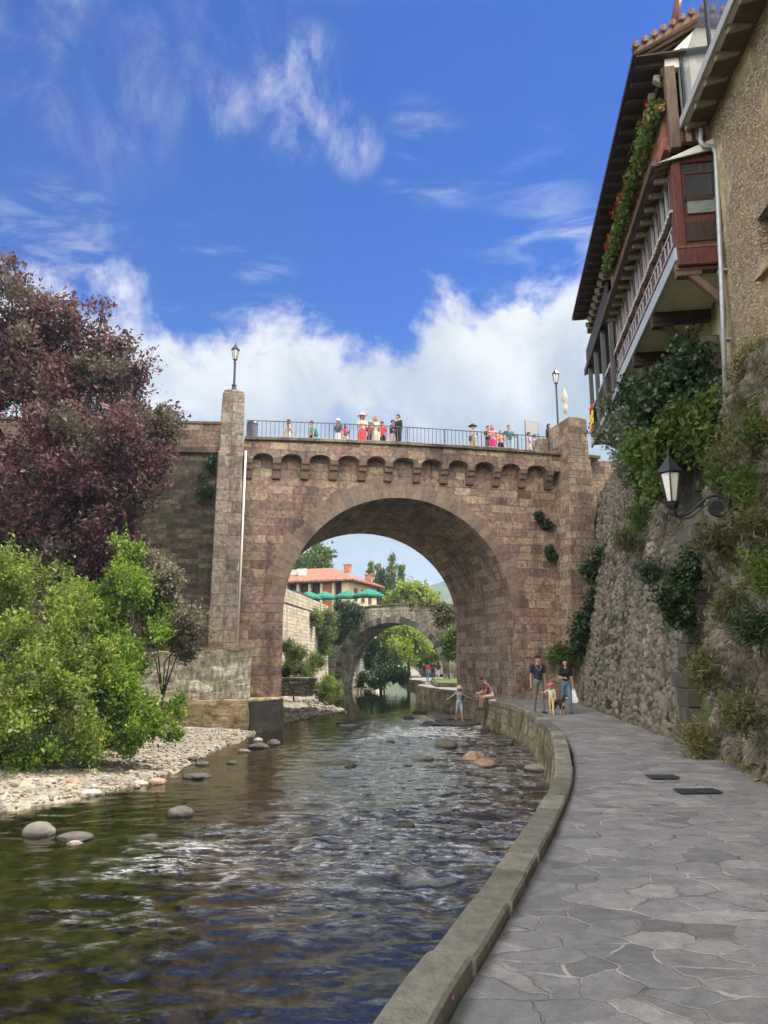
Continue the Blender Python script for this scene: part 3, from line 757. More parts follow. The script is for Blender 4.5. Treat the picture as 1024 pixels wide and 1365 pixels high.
for y, fl in ((0, False), (BWID, True)):
    vs = []; fs = []
    def q(a, b_, c_, d_):
        o_ = len(vs); vs.extend([(p[0], y, p[1]) for p in (a, b_, c_, d_)]); fs.append((o_, o_ + 1, o_ + 2, o_ + 3)[::-1] if fl else (o_, o_ + 1, o_ + 2, o_ + 3))
    q((X0, ZB), (XC - RA, ZB), (XC - RA, ZS), (X0, ZS)); q((X0, ZS), (XC - RA, ZS), (XC - RA, deck_top(0)), (X0, deck_top(X0)))
    q((XC + RA, ZB), (X1, ZB), (X1, ZS), (XC + RA, ZS)); q((XC + RA, ZS), (X1, ZS), (X1, deck_top(X1)), (XC + RA, deck_top(10)))
    for a, b_ in zip(A[:-1], A[1:]):
        a, b_ = low(a, y), low(b_, y); q(a, b_, (b_[0], deck_top(b_[0])), (a[0], deck_top(a[0])))
    mb.add(vs, fs)
for x in (X0, X1):
    mb.add([(x, 0, ZB), (x, BWID, ZB), (x, BWID, deck_top(x)), (x, 0, deck_top(x))], [(0, 3, 2, 1) if x == X0 else (0, 1, 2, 3)][::1])
mb.add([(X0, 0, deck_top(X0) - .02), (X1, 0, deck_top(X1) - .02), (X1, BWID, deck_top(X1) - .02), (X0, BWID, deck_top(X0) - .02)], [(0, 1, 2, 3)])
mb.build('bridge_wall', M['bridge'], bridge)
mb = MB(); full = [(XC - RA, ZB)] + A + [(XC + RA, ZB)]; s = 0
for a, b_ in zip(full[:-1], full[1:]):
    L = math.hypot(b_[0] - a[0], b_[1] - a[1])
    for k in range(8):
        ya, yb = BWID * k / 8, BWID * (k + 1) / 8
        mb.add([(a[0], ya, low(a, ya)[1]), (b_[0], ya, low(b_, ya)[1]), (b_[0], yb, low(b_, yb)[1]), (a[0], yb, low(a, yb)[1])], [(0, 3, 2, 1)], uv=[(ya, s), (ya, s + L), (yb, s + L), (yb, s)])
    s += L
ob = mb.build('vault', M['intrados'], bridge, smooth=False)
# voussoirs
mb = MB(); rr = random.Random(2); k = 47
for i in range(k):
    a0 = pi * i / k + .0015; a1 = pi * (i + 1) / k - .0015; r0 = RA + .0; r1 = RA + rr.choice((.62, .7, .8, .92)); yy = -.006 - rr.random() * .012
    vs = []
    for y in (yy, .02):
        for r_, a in ((r0, a0), (r0, (a0 + a1) / 2), (r0, a1), (r1, a1), (r1, a0)): vs.append((XC - r_ * cos(a), y, ZS + r_ * sin(a)))
    mb.add(vs, [(4, 3, 2, 1, 0)[::-1], (0, 1, 6, 5)[::-1], (1, 2, 7, 6)[::-1], (2, 3, 8, 7)[::-1], (3, 4, 9, 8)[::-1], (4, 0, 5, 9)[::-1]], tint=rr.random())
mb.build('arch_ring', M['voussoir'], bridge, bevel=.006)
# corbels and the little arches between them
cx = [331, 369, 407, 445, 483, 518, 556, 592, 627, 662, 696, 731]; cxs = [bl(p, 620, -.25)[0] for p in cx]
FY = -.46; CT = .84; CB = 1.42
proto = MB()
prof = [(.02, -.80), (-.16, -.78), (-.2, -.6), (-.22, -.46), (-.32, -.42), (-.36, -.25), (-.44, -.2), (-.46, 0), (.02, 0)]
proto.prism([(-.17, y, z) for y, z in prof], (.34, 0, 0))
pc_ = None; rr = random.Random(5)
for i, x in enumerate(cxs):
    o_ = proto.build('corbel', M['corbel'], bridge, bevel=.02) if pc_ is None else pc_.copy()
    if pc_ is None: pc_ = o_
    else: COL.objects.link(o_); o_.parent = bridge
    o_.location = (x, 0, deck_top(x) - CT)
mb = MB(); rr = random.Random(8)
ends = [cxs[0] - .35] + cxs + [cxs[-1] + .5]
for a, b_ in zip(ends[:-1], ends[1:]):
    la, lb = (a + .17 if a in cxs else a), (b_ - .17 if b_ in cxs else b_)
    n_ = 10
    P = []
    for j in range(n_ + 1):
        u = j / n_; x = la + (lb - la) * u
        P.append((x, deck_top(x) - CT + (.21 * (1 - (2 * u - 1) ** 2) ** .6 if (lb - la) > .6 else 0)))
    P = [(a, deck_top(a) - CT)] + P + [(b_, deck_top(b_) - CT)]
    for (xa, za), (xb, zb) in zip(P[:-1], P[1:]):
        if xb - xa < 1e-5: continue
        ta, tb = deck_top(xa) - .1, deck_top(xb) - .1
        tn = rr.random()
        mb.add([(xa, FY, za), (xb, FY, zb), (xb, FY, tb), (xa, FY, ta)], [(0, 1, 2, 3)])
        mb.add([(xa, FY, za), (xb, FY, zb), (xb, .0, zb), (xa, .0, za)], [(0, 3, 2, 1)])
mb.build('corbel_table', M['bridge'], bridge)
mb = MB(); xs = [bl(326, 590, FY)[0]]; rr = random.Random(12)
while xs[-1] < bl(738, 600, FY)[0] + 1.2: xs.append(xs[-1] + rr.uniform(1.0, 1.7))
for a, b_ in zip(xs[:-1], xs[1:]):
    dz = rr.uniform(-.012, .012)
    mb.prism([(a + .006, FY - .13 + rr.uniform(-.02, .02), deck_top(a) - .1), (b_ - .006, FY - .13, deck_top(b_) - .1), (b_ - .006, FY - .13, deck_top(b_) + .05 + dz), (a + .006, FY - .13, deck_top(a) + .05 + dz)], (0, .9, 0))
mb.build('coping', M['coping'], bridge, bevel=.02)
# roadway behind the coping
mb = MB().add([(X0, .3, deck_top(X0) + .0), (X1, .3, deck_top(X1)), (X1, BWID, deck_top(X1)), (X0, BWID, deck_top(X0))], [(0, 1, 2, 3)])
mb.build('deck', plain('road_surface', (.13, .125, .12), .9, .2, 5, .3), bridge)

# pillars
def pillar(name_, pts_px, yf, depth, top_px, bot_z, mat, step_px, extra=0, taper=.0):
    xa = bl(pts_px[0], top_px, yf)[0]; xb = bl(pts_px[1], top_px, yf)[0]; zt = bl(pts_px[0], top_px, yf)[1]
    zs_ = bl(pts_px[0], step_px, yf)[1]
    return xa, xb, zt, zs_
# left pillar
PLY = -.75
xa, xb, zt, _ = pillar('p', (297.5, 327), PLY, 0, 522, 0, None, 600)
xba, xbb = bl(277, 862, PLY)[0], bl(315, 862, PLY)[0]; zst = bl(290, 601, PLY)[1]; zb0 = bl(290, 862, PLY)[1] - .6
print('left pillar', xa, xb, zt, zst, xba, xbb, zb0)
mb = MB()
def tapered(mb, x0, x1, z0, X0_, X1_, z1, ya, yb, ya2=None):
    ya2 = ya if ya2 is None else ya2
    vs = [(x0, ya, z0), (x1, ya, z0), (x1, yb, z0), (x0, yb, z0), (X0_, ya2, z1), (X1_, ya2, z1), (X1_, yb, z1), (X0_, yb, z1)]
    mb.add(vs, [(0, 3, 2, 1), (4, 5, 6, 7), (0, 1, 5, 4), (1, 2, 6, 5), (2, 3, 7, 6), (3, 0, 4, 7)])
xm0, xm1 = bl(291, 602, PLY)[0], bl(324, 602, PLY)[0]
tapered(mb, xba, xbb, zb0, xm0, xm1, zst, PLY - .06, .1, PLY - .02)
tapered(mb, xm0 + .05, xm1 + .02, zst, xa, xb, zt, PLY + .03, .85)
pl_ = mb.build('pillar', M['pillar'], bridge, bevel=.025)
mb = MB().box(((xa + xb) / 2, PLY + .42, zt + .05), (xb - xa - .1, .75, .12)).box(((xa + xb) / 2 - .01, PLY + .43, zt + .15), (.55, .5, .1))
mb.build('pillar_cap', M['pillar'], pl_, bevel=.02)
LP_TOP = bw((xa + xb) / 2, PLY + .42, zt + .2)
# right pillar
PRY = -1.35
xa, xb, zt, _ = pillar('p', (757, 783), PRY, 0, 556, 0, None, 600); xba = bl(757, 860, PRY)[0] - .02
zst = bl(757, 610, PRY)[1]
print('right pillar', xa, xb, zt, zst)
mb = MB()
tapered(mb, xba, xb + .1, -.4, xa, xb + .05, zst, PRY - .08, .2, PRY)
tapered(mb, xa - .0, xb, zst, xa + .03, xb - .03, zt, PRY + .02, .9)
pr_ = mb.build('pillar', M['pillar_red'], bridge, bevel=.025)
mb = MB().box(((xa + xb) / 2, (PRY + .9) / 2, zt + .05), (xb - xa - .25, 1.9, .1)).box((xa - .28, .75, zt - 1.25), (.5, .5, 1.6))
mb.build('pillar_cap', M['pillar_red'], pr_, bevel=.03)
RPX = (xa, xb, zt)

# pale strip added to stand in for the left pillar's sunlit right edge
dpx = MB().tube([bw(bl(328, 600, PLY)[0], PLY + .12, bl(328, 600, PLY)[1]), bw(bl(316.5, 864, PLY)[0], PLY + .02, bl(316.5, 864, PLY)[1])], .04, 8).build('lit_edge_strip', plain('pale_lit_edge', (.72, .68, .6), .6, .1), smooth=True)
tag(dpx, 'thin pale strip standing in for the sunlit right edge of the left bridge pillar', 'drainpipe')

# railing on the bridge
ral = thing('bridge_railing', 'dark iron railing of upright bars along the edge of the large bridge', 'railing', BO, PHI)
RY = -.22; rx0 = bl(329, 575, RY)[0]; rx1 = bl(736, 590, RY)[0]; RH = .82
mb = MB(); n_ = 14
pts = [rx0 + (rx1 - rx0) * i / n_ for i in range(n_ + 1)]
for a, b_ in zip(pts[:-1], pts[1:]):
    mb.bar((a, RY, deck_top(a) + RH), (b_, RY, deck_top(b_) + RH), .05, .028)
mb.build('top_rail', M['rail'], ral); mb = MB()
for a, b_ in zip(pts[:-1], pts[1:]): mb.bar((a, RY, deck_top(a) + .13), (b_, RY, deck_top(b_) + .13), .035, .02)
mb.build('bottom_rail', M['rail'], ral)
nb_ = 78; p0 = None
for i in range(nb_):
    x = rx0 + (rx1 - rx0) * (i + .5) / nb_
    if p0 is None: p0 = MB().box((0, 0, .46), (.021, .021, .74)).build('bar', M['rail'], ral); o_ = p0
    else: o_ = p0.copy(); COL.objects.link(o_); o_.parent = ral
    o_.location = (x, RY, deck_top(x))
p0 = None
for i in range(9):
    x = rx0 + (rx1 - rx0) * i / 8
    if p0 is None: p0 = MB().box((0, 0, .42), (.035, .035, .84)).build('post', M['rail'], ral); o_ = p0
    else: o_ = p0.copy(); COL.objects.link(o_); o_.parent = ral
    o_.location = (x, RY, deck_top(x) + .0)

# wing wall to the left of the pillar, running on behind the trees
wx1, _ = bl(300, 560, -.2); wp1 = bw(wx1 + .3, -.25, 0); wp0 = Vector((wp1.x - 16, wp1.y - 1.2, 0))
wtop = onplane(270, 560, wp1, (BN)).z; wmid = onplane(270, 601, wp1, BN).z
wing = thing('wing_wall', 'dark stained stone wing wall behind the purple tree left of the bridge pillar', 'stone wall', (0, 0, 0))
d = (wp0 - wp1).normalized(); nrm = Vector((-d.y, d.x, 0)); nrm = nrm if nrm.y > 0 else -nrm
mb = MB()
q0, q1 = wp1 + nrm * .12, wp0 + nrm * .12
mb.prism([(q1.x, q1.y, -1), (q0.x, q0.y, -1), (q0.x, q0.y, wmid), (q1.x, q1.y, wmid)], nrm * .9); mb.build('lower_wall', M['wing'], wing)
mb = MB(); q0, q1 = wp1, wp0
mb.prism([(q1.x, q1.y, wmid), (q0.x, q0.y, wmid), (q0.x, q0.y, wtop - .1), (q1.x, q1.y, wtop - .1)], nrm * .5); mb.build('parapet', M['bridge'], wing)
q0, q1 = wp1 - nrm * .06, wp0 - nrm * .06
mb = MB(); mb.prism([(q1.x, q1.y, wtop - .1), (q0.x, q0.y, wtop - .1), (q0.x, q0.y, wtop), (q1.x, q1.y, wtop)], nrm * .62); mb.build('coping', M['coping'], wing)

# plinth and whitewashed block in front of the left pier
C2 = bw(.06, -.14, WZ); C1 = Vector((-4.97, 28.15, WZ))
ztop = CAMZ + (C1.y) * (ray(334, 933)[2] / ray(334, 933)[1])
print('plinth', C1, C2, ztop)
fd = Vector((-cos(R(14)), -sin(R(14)), 0))              # front face runs to the left and slightly nearer
m, t, b, o = newmat('whitewashed_render'); g = wpos(t)
n = t.noise(t.vmath('MULTIPLY', g, (3, 3, 1.2)), 2.2, 7, .7); n2 = t.noise(g, 14, 5, .7)
c_ = t.mix(t.smooth(n, .36, .64), (.22, .18, .125), (.56, .51, .41)); c_ = t.mix(t.smooth(n2, .58, .72), c_, (.16, .14, .10))
hz = t.noise(t.vmath('MULTIPLY', g, (.4, .4, 4)), 2, 4, .6); c_ = t.mix(t.math('MULTIPLY', t.smooth(hz, .55, .7), .5), c_, (.2, .17, .12))
t.put(b.inputs['Base Color'], c_); b.inputs['Roughness'].default_value = .95; bumpn(t, b, t.math('ADD', n, n2), .8, .06); M['whitewash'] = m
m, t, b, o = newmat('weathered_plinth'); g = wpos(t)
n = t.noise(t.vmath('MULTIPLY', g, (2, 2, 3)), 1.6, 7, .7)
sp = t.new('ShaderNodeSeparateXYZ'); t.l.new(g, sp.inputs[0])
c_ = t.mix(t.smooth(n, .34, .62), (.12, .095, .05), (.36, .265, .15)); c_ = t.mix(t.smooth(t.noise(g, 9, 5, .7), .6, .72), c_, (.09, .07, .045))
c_ = t.mix(t.smooth(sp.outputs[2], WZ + .35, WZ + .05), c_, (.10, .09, .065))
t.put(b.inputs['Base Color'], c_); b.inputs['Roughness'].default_value = .95; bumpn(t, b, n, .9, .08); M['plinth'] = m
M['darkface'] = stone_tint('near_black_stone', [(0, (.016, .014, .012)), (1, (.035, .03, .025))], rough=.6, nscale=5)
pln = thing('pier_plinth', 'stone plinth jutting into the river at the foot of the left bridge pier', 'plinth', (C1.x, C1.y, 0))
dv = (C2 - C1); L = fd * 9; back = BN * 3.2
def roughen(o, cuts, amp, freq, seed, zf=1.0):
    bm_ = bmesh.new(); bm_.from_mesh(o.data); bmesh.ops.subdivide_edges(bm_, edges=bm_.edges[:], cuts=cuts, use_grid_fill=True)
    P_ = np.array([v.co[:] for v in bm_.verts]); off = np.stack([fbm(P_[:, 0] * freq + 9 * k, P_[:, 1] * freq, P_[:, 2] * freq, seed=seed + k, oct=4, gain=.6) - .5 for k in range(3)], -1) * amp * np.array([1, 1, zf])
    for v, d_ in zip(bm_.verts, off): v.co += Vector(d_)
    bm_.to_mesh(o.data); bm_.free()
mb = MB(); P = [Vector((0, 0, 0)), dv, dv + back, L + back]; P.append(L)
mb.prism([(p.x, p.y, -1.7) for p in P], (0, 0, ztop + 1.7)); roughen(mb.build('base_block', M['plinth'], pln), 26, .16, 2.2, 400)
# river face under the pier, in a near-black stone colour
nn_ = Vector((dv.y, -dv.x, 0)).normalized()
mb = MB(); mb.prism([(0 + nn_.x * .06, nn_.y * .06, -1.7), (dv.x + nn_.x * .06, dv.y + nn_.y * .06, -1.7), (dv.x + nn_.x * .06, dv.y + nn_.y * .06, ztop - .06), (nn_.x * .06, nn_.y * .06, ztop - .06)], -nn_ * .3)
roughen(mb.build('river_face', M['darkface'], pln), 20, .09, 3, 430)
ins = Vector((0, 0, 0)) - Vector((nn_.x, nn_.y, 0)) * .25 + Vector((-fd.y, fd.x, 0)) * -.0
f_in = Vector((fd.y, -fd.x, 0)); f_in = f_in if f_in.y > 0 else -f_in
zw = CAMZ + C1.y * (ray(334, 868)[2] / ray(334, 868)[1])
print('white top', zw)
wb_ = thing('whitewashed_wall', 'patchy whitewashed wall standing on the plinth left of the bridge pier', 'stone wall', (C1.x, C1.y, 0))
mb = MB(); a = f_in * .3 + dv * .02
P = [a, a + back * .8, a + L + back * .8, a + L]
mb.prism([(p.x, p.y, ztop - .02) for p in P], (0, 0, zw - ztop)); roughen(mb.build('wall_block', M['whitewash'], wb_), 26, .20, 1.9, 410, 1.5)
mb = MB(); P = [a + f_in * .05 + fd * .05, a + f_in * .6 + fd * .05, a + f_in * .6 + fd * 8, a + f_in * .05 + fd * 8]
mb.prism([(p.x, p.y, zw - .03) for p in P], (0, 0, .14)); roughen(mb.build('earth_cap', M['soil'], wb_), 20, .18, 2.5, 420)
WHITE = (C1 + a, fd, f_in, zw)
# ================================================================== TIMBER HOUSE ABOVE THE WALL (local: x along facade, y towards the river)
HA = math.atan2(1, .146); HO = Vector((6.09, 14, 0)); HU = Vector((cos(HA), sin(HA), 0)); HV = Vector((-sin(HA), cos(HA), 0))
def hl(px, py, v=0.0):
    q = onplane(px, py, HO + HV * v, HV) - HO
    return q.dot(HU), q.z
def hw(u, v, z): return HO + HU * u + HV * v + Vector((0, 0, z))
M['tileroof'] = None
def tilemat(name, c1, c2, w_=.2, l_=.35):
    m, t, b, o = newmat(name)
    u = t.new('ShaderNodeUVMap'); u.uv_map = 'uv'; s = t.new('ShaderNodeSeparateXYZ'); t.l.new(u.outputs[0], s.inputs[0]); g = wpos(t)
    wv = t.math('SINE', t.math('MULTIPLY', s.outputs[0], 2 * pi / w_)); fr_ = t.math('FRACT', t.math('DIVIDE', s.outputs[1], l_))
    cell = t.new('ShaderNodeTexWhiteNoise', noise_dimensions='2D')
    cv = t.new('ShaderNodeCombineXYZ'); t.l.new(t.math('FLOOR', t.math('DIVIDE', s.outputs[0], w_)), cv.inputs[0]); t.l.new(t.math('FLOOR', t.math('DIVIDE', s.outputs[1], l_)), cv.inputs[1]); t.l.new(cv.outputs[0], cell.inputs[0])
    n = t.noise(g, 3, 5, .6)
    f = t.math('ADD', t.math('MULTIPLY', cell.outputs[0], .6), t.math('MULTIPLY', n, .5), clamp=True)
    t.put(b.inputs['Base Color'], t.mix(f, c1, c2)); b.inputs['Roughness'].default_value = .9
    bumpn(t, b, t.math('ADD', wv, t.math('MULTIPLY', fr_, .6)), .9, .06)
    return m
M['tileroof'] = tilemat('roof_tile', (.13, .075, .055), (.34, .21, .15))
M['plasterstone'] = None
m, t, b, o = newmat('rough_rendered_stone'); g = wpos(t)
n = t.noise(g, 1.6, 7, .68); n2 = t.noise(g, 9, 6, .7); vv = t.new('ShaderNodeTexVoronoi', feature='DISTANCE_TO_EDGE'); t.put(vv.inputs['Vector'], t.vmath('ADD', t.vmath('MULTIPLY', g, (2.5, 2.5, 4.4)), t.vmath('MULTIPLY', n, (1.2, 1.2, 1.2))))
vc = t.new('ShaderNodeTexVoronoi'); t.put(vc.inputs['Vector'], t.vmath('ADD', t.vmath('MULTIPLY', g, (2.5, 2.5, 4.4)), t.vmath('MULTIPLY', n, (1.2, 1.2, 1.2))))
base = t.mix(t.smooth(n, .35, .65), (.40, .305, .19), (.66, .53, .36))
sp = t.new('ShaderNodeSeparateXYZ'); t.l.new(g, sp.inputs[0])
expo = t.smooth(t.math('ADD', t.noise(t.vmath('ADD', g, (5, 1, 2)), .7, 5, .6), t.math('MULTIPLY', t.math('SUBTRACT', 8.6, sp.outputs[2]), .02)), .34, .50)
stn = t.ramp(vc.outputs['Color'], [(0, (.20, .145, .10)), (.35, (.40, .31, .215)), (.7, (.52, .41, .29)), (1, (.66, .54, .40))])
c_ = t.mix(t.math('MULTIPLY', expo, .9), base, stn)
c_ = t.mix(t.math('MULTIPLY', t.math('MULTIPLY', t.smooth(vv.outputs['Distance'], .07, .0), expo), .8), c_, (.15, .115, .08))
c_ = t.mix(t.math('MULTIPLY', t.smooth(n2, .55, .75), .5), c_, (.13, .10, .07))
t.put(b.inputs['Base Color'], c_); b.inputs['Roughness'].default_value = .95; b.inputs['Specular IOR Level'].default_value = .2
bumpn(t, b, t.math('ADD', t.math('ADD', n2, t.math('MULTIPLY', n, .8)), t.math('MULTIPLY', t.math('MULTIPLY', t.smooth(vv.outputs['Distance'], 0, .12), expo), .6)), 1.0, .07)
M['plasterstone'] = m

house = thing('timber_house', 'old timber fronted house with glazed gallery and flower balcony overhanging the wall', 'house', HO, HA)
def hb(name, mats, bevel=0.0, parent=None): return lambda mb: mb.build(name, mats, parent or house, bevel=bevel)
UE = 7.35                                              # far end of the gallery
# core walls
mb = MB().box((7.2, -5.2, 9.3), (14.0, 7.6, 11.0)); mb.build('wall', M['cream'], house)
# gallery floor, soffit and beams
MB().box((UE / 2, -.62, 9.88), (UE, 1.34, .1)).build('gallery_floor', M['cream'], house)
MB().box((UE / 2 - .0, .03, 9.93), (UE + .06, .09, .3)).build('fascia_board', M['grey_wood'], house, bevel=.01)
MB().box((-.04, -.62, 9.84), (.12, 1.3, .42)).build('end_beam', M['wood_red'], house, bevel=.02)
bm_ = None
for u in (.12, 2.55, 4.95, 7.2):
    mb = MB().box((u, -.62, 9.70), (.24, 1.35, .26)).bar((u, -.15, 9.62), (u, -1.3, 8.35), .16, .16).box((u, -.2, 9.52), (.2, .5, .12))
    mb.build('bracket', M['wood_dark'] if u > .2 else M['wood_brown'], house, bevel=.015)
for u in (1.0, 2.0, 3.0, 4.3):
    MB().box((u, -1.36, 8.9), (.16, .1, 2.0)).build('wall_post', M['cream'], house)
# gallery front: posts, sills, window frames and panes
ZR = 10.93; ZT = 11.92
for i in range(8):
    u = .08 + (UE - .16) * i / 7
    MB().box((u, -.03, 10.95), (.15, .15, 2.0)).build('gallery_post', M['wood_red'], house, bevel=.01)
MB().box((UE / 2, .03, ZR), (UE, .14, .07)).build('sill_rail', M['white_wood'], house, bevel=.008)
MB().box((UE / 2, -.06, 12.0), (UE, .2, .18)).build('top_beam', M['wood_dark'], house)
for i in range(7):
    u0 = .08 + (UE - .16) * i / 7 + .09; u1 = .08 + (UE - .16) * (i + 1) / 7 - .09; uc = (u0 + u1) / 2; wd = u1 - u0
    f = MB().box((u0 + .03, 0, (ZR + ZT) / 2), (.06, .06, ZT - ZR)).box((u1 - .03, 0, (ZR + ZT) / 2), (.06, .06, ZT - ZR)).box((uc, 0, ZT - .03), (wd - .12, .06, .06)).box((uc, 0, ZR + .07), (wd - .12, .06, .07)).box((uc, 0, (ZR + ZT) / 2), (.045, .05, ZT - ZR - .2)).build('window', M['white_wood'], house)
    MB().box((uc, -.035, (ZR + ZT) / 2), (wd - .1, .012, ZT - ZR - .1)).build('pane', M['glass'], f)
    if i in (1, 3, 4, 6): MB().box((uc - wd * .22, -.09, (ZR + ZT) / 2), (wd * .42, .02, ZT - ZR - .1)).build('curtain', plain('net_curtain', (.5, .52, .56), .9, .1, 20, .1), f)
    p = MB().box((uc, -.1, 10.5), (wd, .05, .8)); p.build('lower_panel', M['wood_red'], house)
    g_ = MB().box((uc, .03, 10.25), (wd + .1, .035, .05)).box((uc, .03, 10.62), (wd + .1, .035, .05))
    for k in range(3): g_.box((u0 + wd * (k + .5) / 3, .03, 10.44), (.04, .03, .36))
    g_.build('balustrade', M['white_wood'], house)
# string of bulbs under the sill rail
mb = MB(); mb.tube([(.1 + (UE - .2) * i / 87, .115, ZR - .07 - .05 * abs(sin(i * .275))) for i in range(88)], .012, 5)
for i in range(44): mb.ball((.1 + (UE - .2) * i / 43, .115, ZR - .08 - .05 * abs(sin(i * .55))), .022, n=6, m=4)
mb.build('light_string', plain('pale_bulbs', (.7, .65, .5), .4, .05, 4, 0), house)
# gallery end facing the camera
ex = -.0
def endbox(y0, y1, z0, z1, dx, mat, name, par=None, bev=.008): return MB().box((-.02 - dx, (y0 + y1) / 2, (z0 + z1) / 2), (.07, abs(y1 - y0), z1 - z0)).build(name, mat, par or house, bevel=bev)
endbox(-.98, -.02, 10.05, 10.72, 0, M['wood_red'], 'end_panel')
endbox(-.93, -.14, 10.16, 10.6, .025, M['wood_dark'], 'panel_inset')
endbox(-1.05, .0, 10.0, 10.06, .06, M['wood_brown'], 'end_sill')
w1 = endbox(-.98, -.16, 10.72, 12.0, -.03, M['wood_red'], 'window')
endbox(-.90, -.24, 11.20, 11.92, .02, M['glass'], 'pane', w1, 0); endbox(-.90, -.24, 10.8, 11.08, .02, plain('grey_net', (.16, .18, .17), .8, .2, 20, .1), 'blind', w1, 0)
endbox(-.90, -.24, 11.70, 11.735, .04, M['wood_red'], 'glazing_bar', w1, 0); endbox(-.59, -.55, 11.72, 11.92, .04, M['wood_red'], 'glazing_bar', w1, 0)
endbox(-.92, -.22, 11.08, 11.2, .035, M['wood_dark'], 'transom', w1, 0)
MB().box((.0, -.07, 11.0), (.2, .2, 2.05)).build('corner_post', M['wood_red'], house, bevel=.02)
MB().box((.0, -.5, 12.08), (.16, 1.0, .2)).build('end_lintel', M['wood_red'], house, bevel=.02)
# gallery roof with rafters, tile edge and gutter
mb = MB(); mb.prism([(-.15, .34, 11.98), (-.15, -.95, 12.42), (-.15, -.95, 12.32), (-.15, .34, 11.9)], (UE + .3, 0, 0)); mb.build('gallery_roof', M['tileroof'], house)
mb = MB(); mb.prism([(-.19, .30, 11.95), (-.19, -.98, 12.47), (-.19, -.98, 12.2), (-.19, .2, 12.0)], (.06, 0, 0)); mb.build('roof_end_board', M['white_plaster'], house)
MB().tube([(-.2, .40, 11.93), (UE + .15, .40, 11.93)], .055, 8).build('gutter', plain('brown_gutter', (.09, .065, .05), .5), house)
r0 = None
for i in range(14):
    u = .3 + i * .52
    if r0 is None: r0 = MB().box((0, .12, 11.84), (.09, .34, .09)).build('rafter_end', plain('pale_rafter', (.30, .26, .2), .8, .2), house); o_ = r0
    else: o_ = r0.copy(); COL.objects.link(o_); o_.parent = house
    o_.location = (u, 0, 0)
# top floor: balcony of red brick and timber, flower boxes, posts, rafters, eave
MB().box((UE / 2 + .1, -.02, 12.95), (UE - .2, .16, .85)).build('balcony_parapet', ashlar('red_brick_parapet', [(0, (.2, .07, .045)), (1, (.42, .17, .11))], .22, .075, mortar=(.3, .2, .15), msize=.01, stain=.2), house)
MB().box((UE / 2, -1.15, 13.4), (UE, .1, 2.2)).build('balcony_back_wall', M['wood_red'], house)
MB().box((.0, -.12, 13.35), (.2, .22, 2.0)).build('balcony_post', M['wood_brown'], house, bevel=.015)
for u in (2.5, 4.95, 7.3): MB().box((u, -.1, 13.35), (.15, .15, 2.0)).build('balcony_post', M['wood_dark'], house, bevel=.015)
MB().box((.02, -.62, 12.75), (.14, .8, .5)).build('end_brick', M['tileroof'], house)
MB().box((6.6, -.06, 14.28), (13.2, .2, .22)).build('wall_plate', M['wood_dark'], house)
r0 = None
for i in range(24):
    u = .2 + i * .54
    if r0 is None:
        r0 = MB().prism([(-.05, .02, 14.14), (-.05, .16, 14.24), (-.05, .16, 14.36), (-.05, -.2, 14.36), (-.05, -.2, 14.14)], (.13, 0, 0)).build('rafter_foot', plain('pale_rafter', (.42, .38, .3)), house); o_ = r0
    else: o_ = r0.copy(); COL.objects.link(o_); o_.parent = house
    o_.location = (u, 0, 0)
mb = MB(); mb.prism([(-.25, .62, 14.72), (-.25, -.78, 15.5), (-.25, -6.5, 13.9), (-.25, -6.5, 13.75), (-.25, -.78, 15.36), (-.25, .62, 14.62)], (13.1, 0, 0)); mb.build('roof', M['tileroof'], house)
MB().prism([(-.2, .58, 14.60), (-.2, -1.1, 14.66), (-.2, -1.1, 14.62), (-.2, .58, 14.56)], (13.0, 0, 0)).build('soffit', M['wood_dark'], house)
er0 = None
for i in range(25):
    u = .1 + i * .52
    if er0 is None: er0 = MB().box((0, -.2, 14.555), (.11, 1.5, .10)).build('eave_rafter', plain('eave_timber', (.085, .055, .038), .8, .3), house); o_ = er0
    else: o_ = er0.copy(); COL.objects.link(o_); o_.parent = house
    o_.location = (u, 0, 0)
MB().box((6.3, .615, 14.66), (13.1, .05, .13)).build('eave_board', M['wood_dark'], house)
MB().prism([(-.02, -.05, 14.6), (-.02, -.78, 15.3), (-.02, -1.9, 14.98), (-.02, -1.9, 13.1), (-.02, -.35, 13.1), (-.02, -.35, 14.35), (-.02, -.05, 14.35)][::1], (.16, 0, 0)).build('gable_wall', M['white_plaster'], house)
mb = MB()
for k in range(7):
    y = .6 - k * .2; z = 14.78 + k * .11; mb.tube([(-.34, y, z), (-.12, y - .02, z + .015)], .075, 8)
for k in range(6):
    y = -.85 - k * .2; z = 15.52 - k * .06; mb.tube([(-.34, y, z), (-.12, y, z)], .075, 8)
mb.build('verge_tiles', M['tileroof'], house)
# the far half: plainer dark timber balconies
MB().box((10.9, -.55, 12.95), (6.6, 1.2, .16)).build('upper_balcony_floor', M['wood_dark'], house)
MB().box((10.9, .07, 12.95), (6.6, .06, .24)).build('upper_fascia', M['wood_dark'], house)
MB().box((10.9, -.6, 9.98), (6.5, 1.0, .12)).build('lower_balcony_floor', M['wood_dark'], house)
MB().box((11.2, -.06, 9.98), (6.4, .07, .2)).build('lower_fascia', M['grey_wood'], house)
MB().box((11.4, -.05, 11.15), (5.9, .09, .1)).build('handrail', M['white_wood'], house)
MB().box((10.9, -.95, 11.5), (6.6, .08, 2.8)).build('timber_wall', M['wood_dark'], house)
for k, u in enumerate((8.45, 10.1, 11.8, 13.4)):
    MB().box((u, -.03, 11.5), (.15, .15, 2.95)).build('balcony_post', plain('weathered_post', (.10, .10, .105), .7, .25), house, bevel=.01)
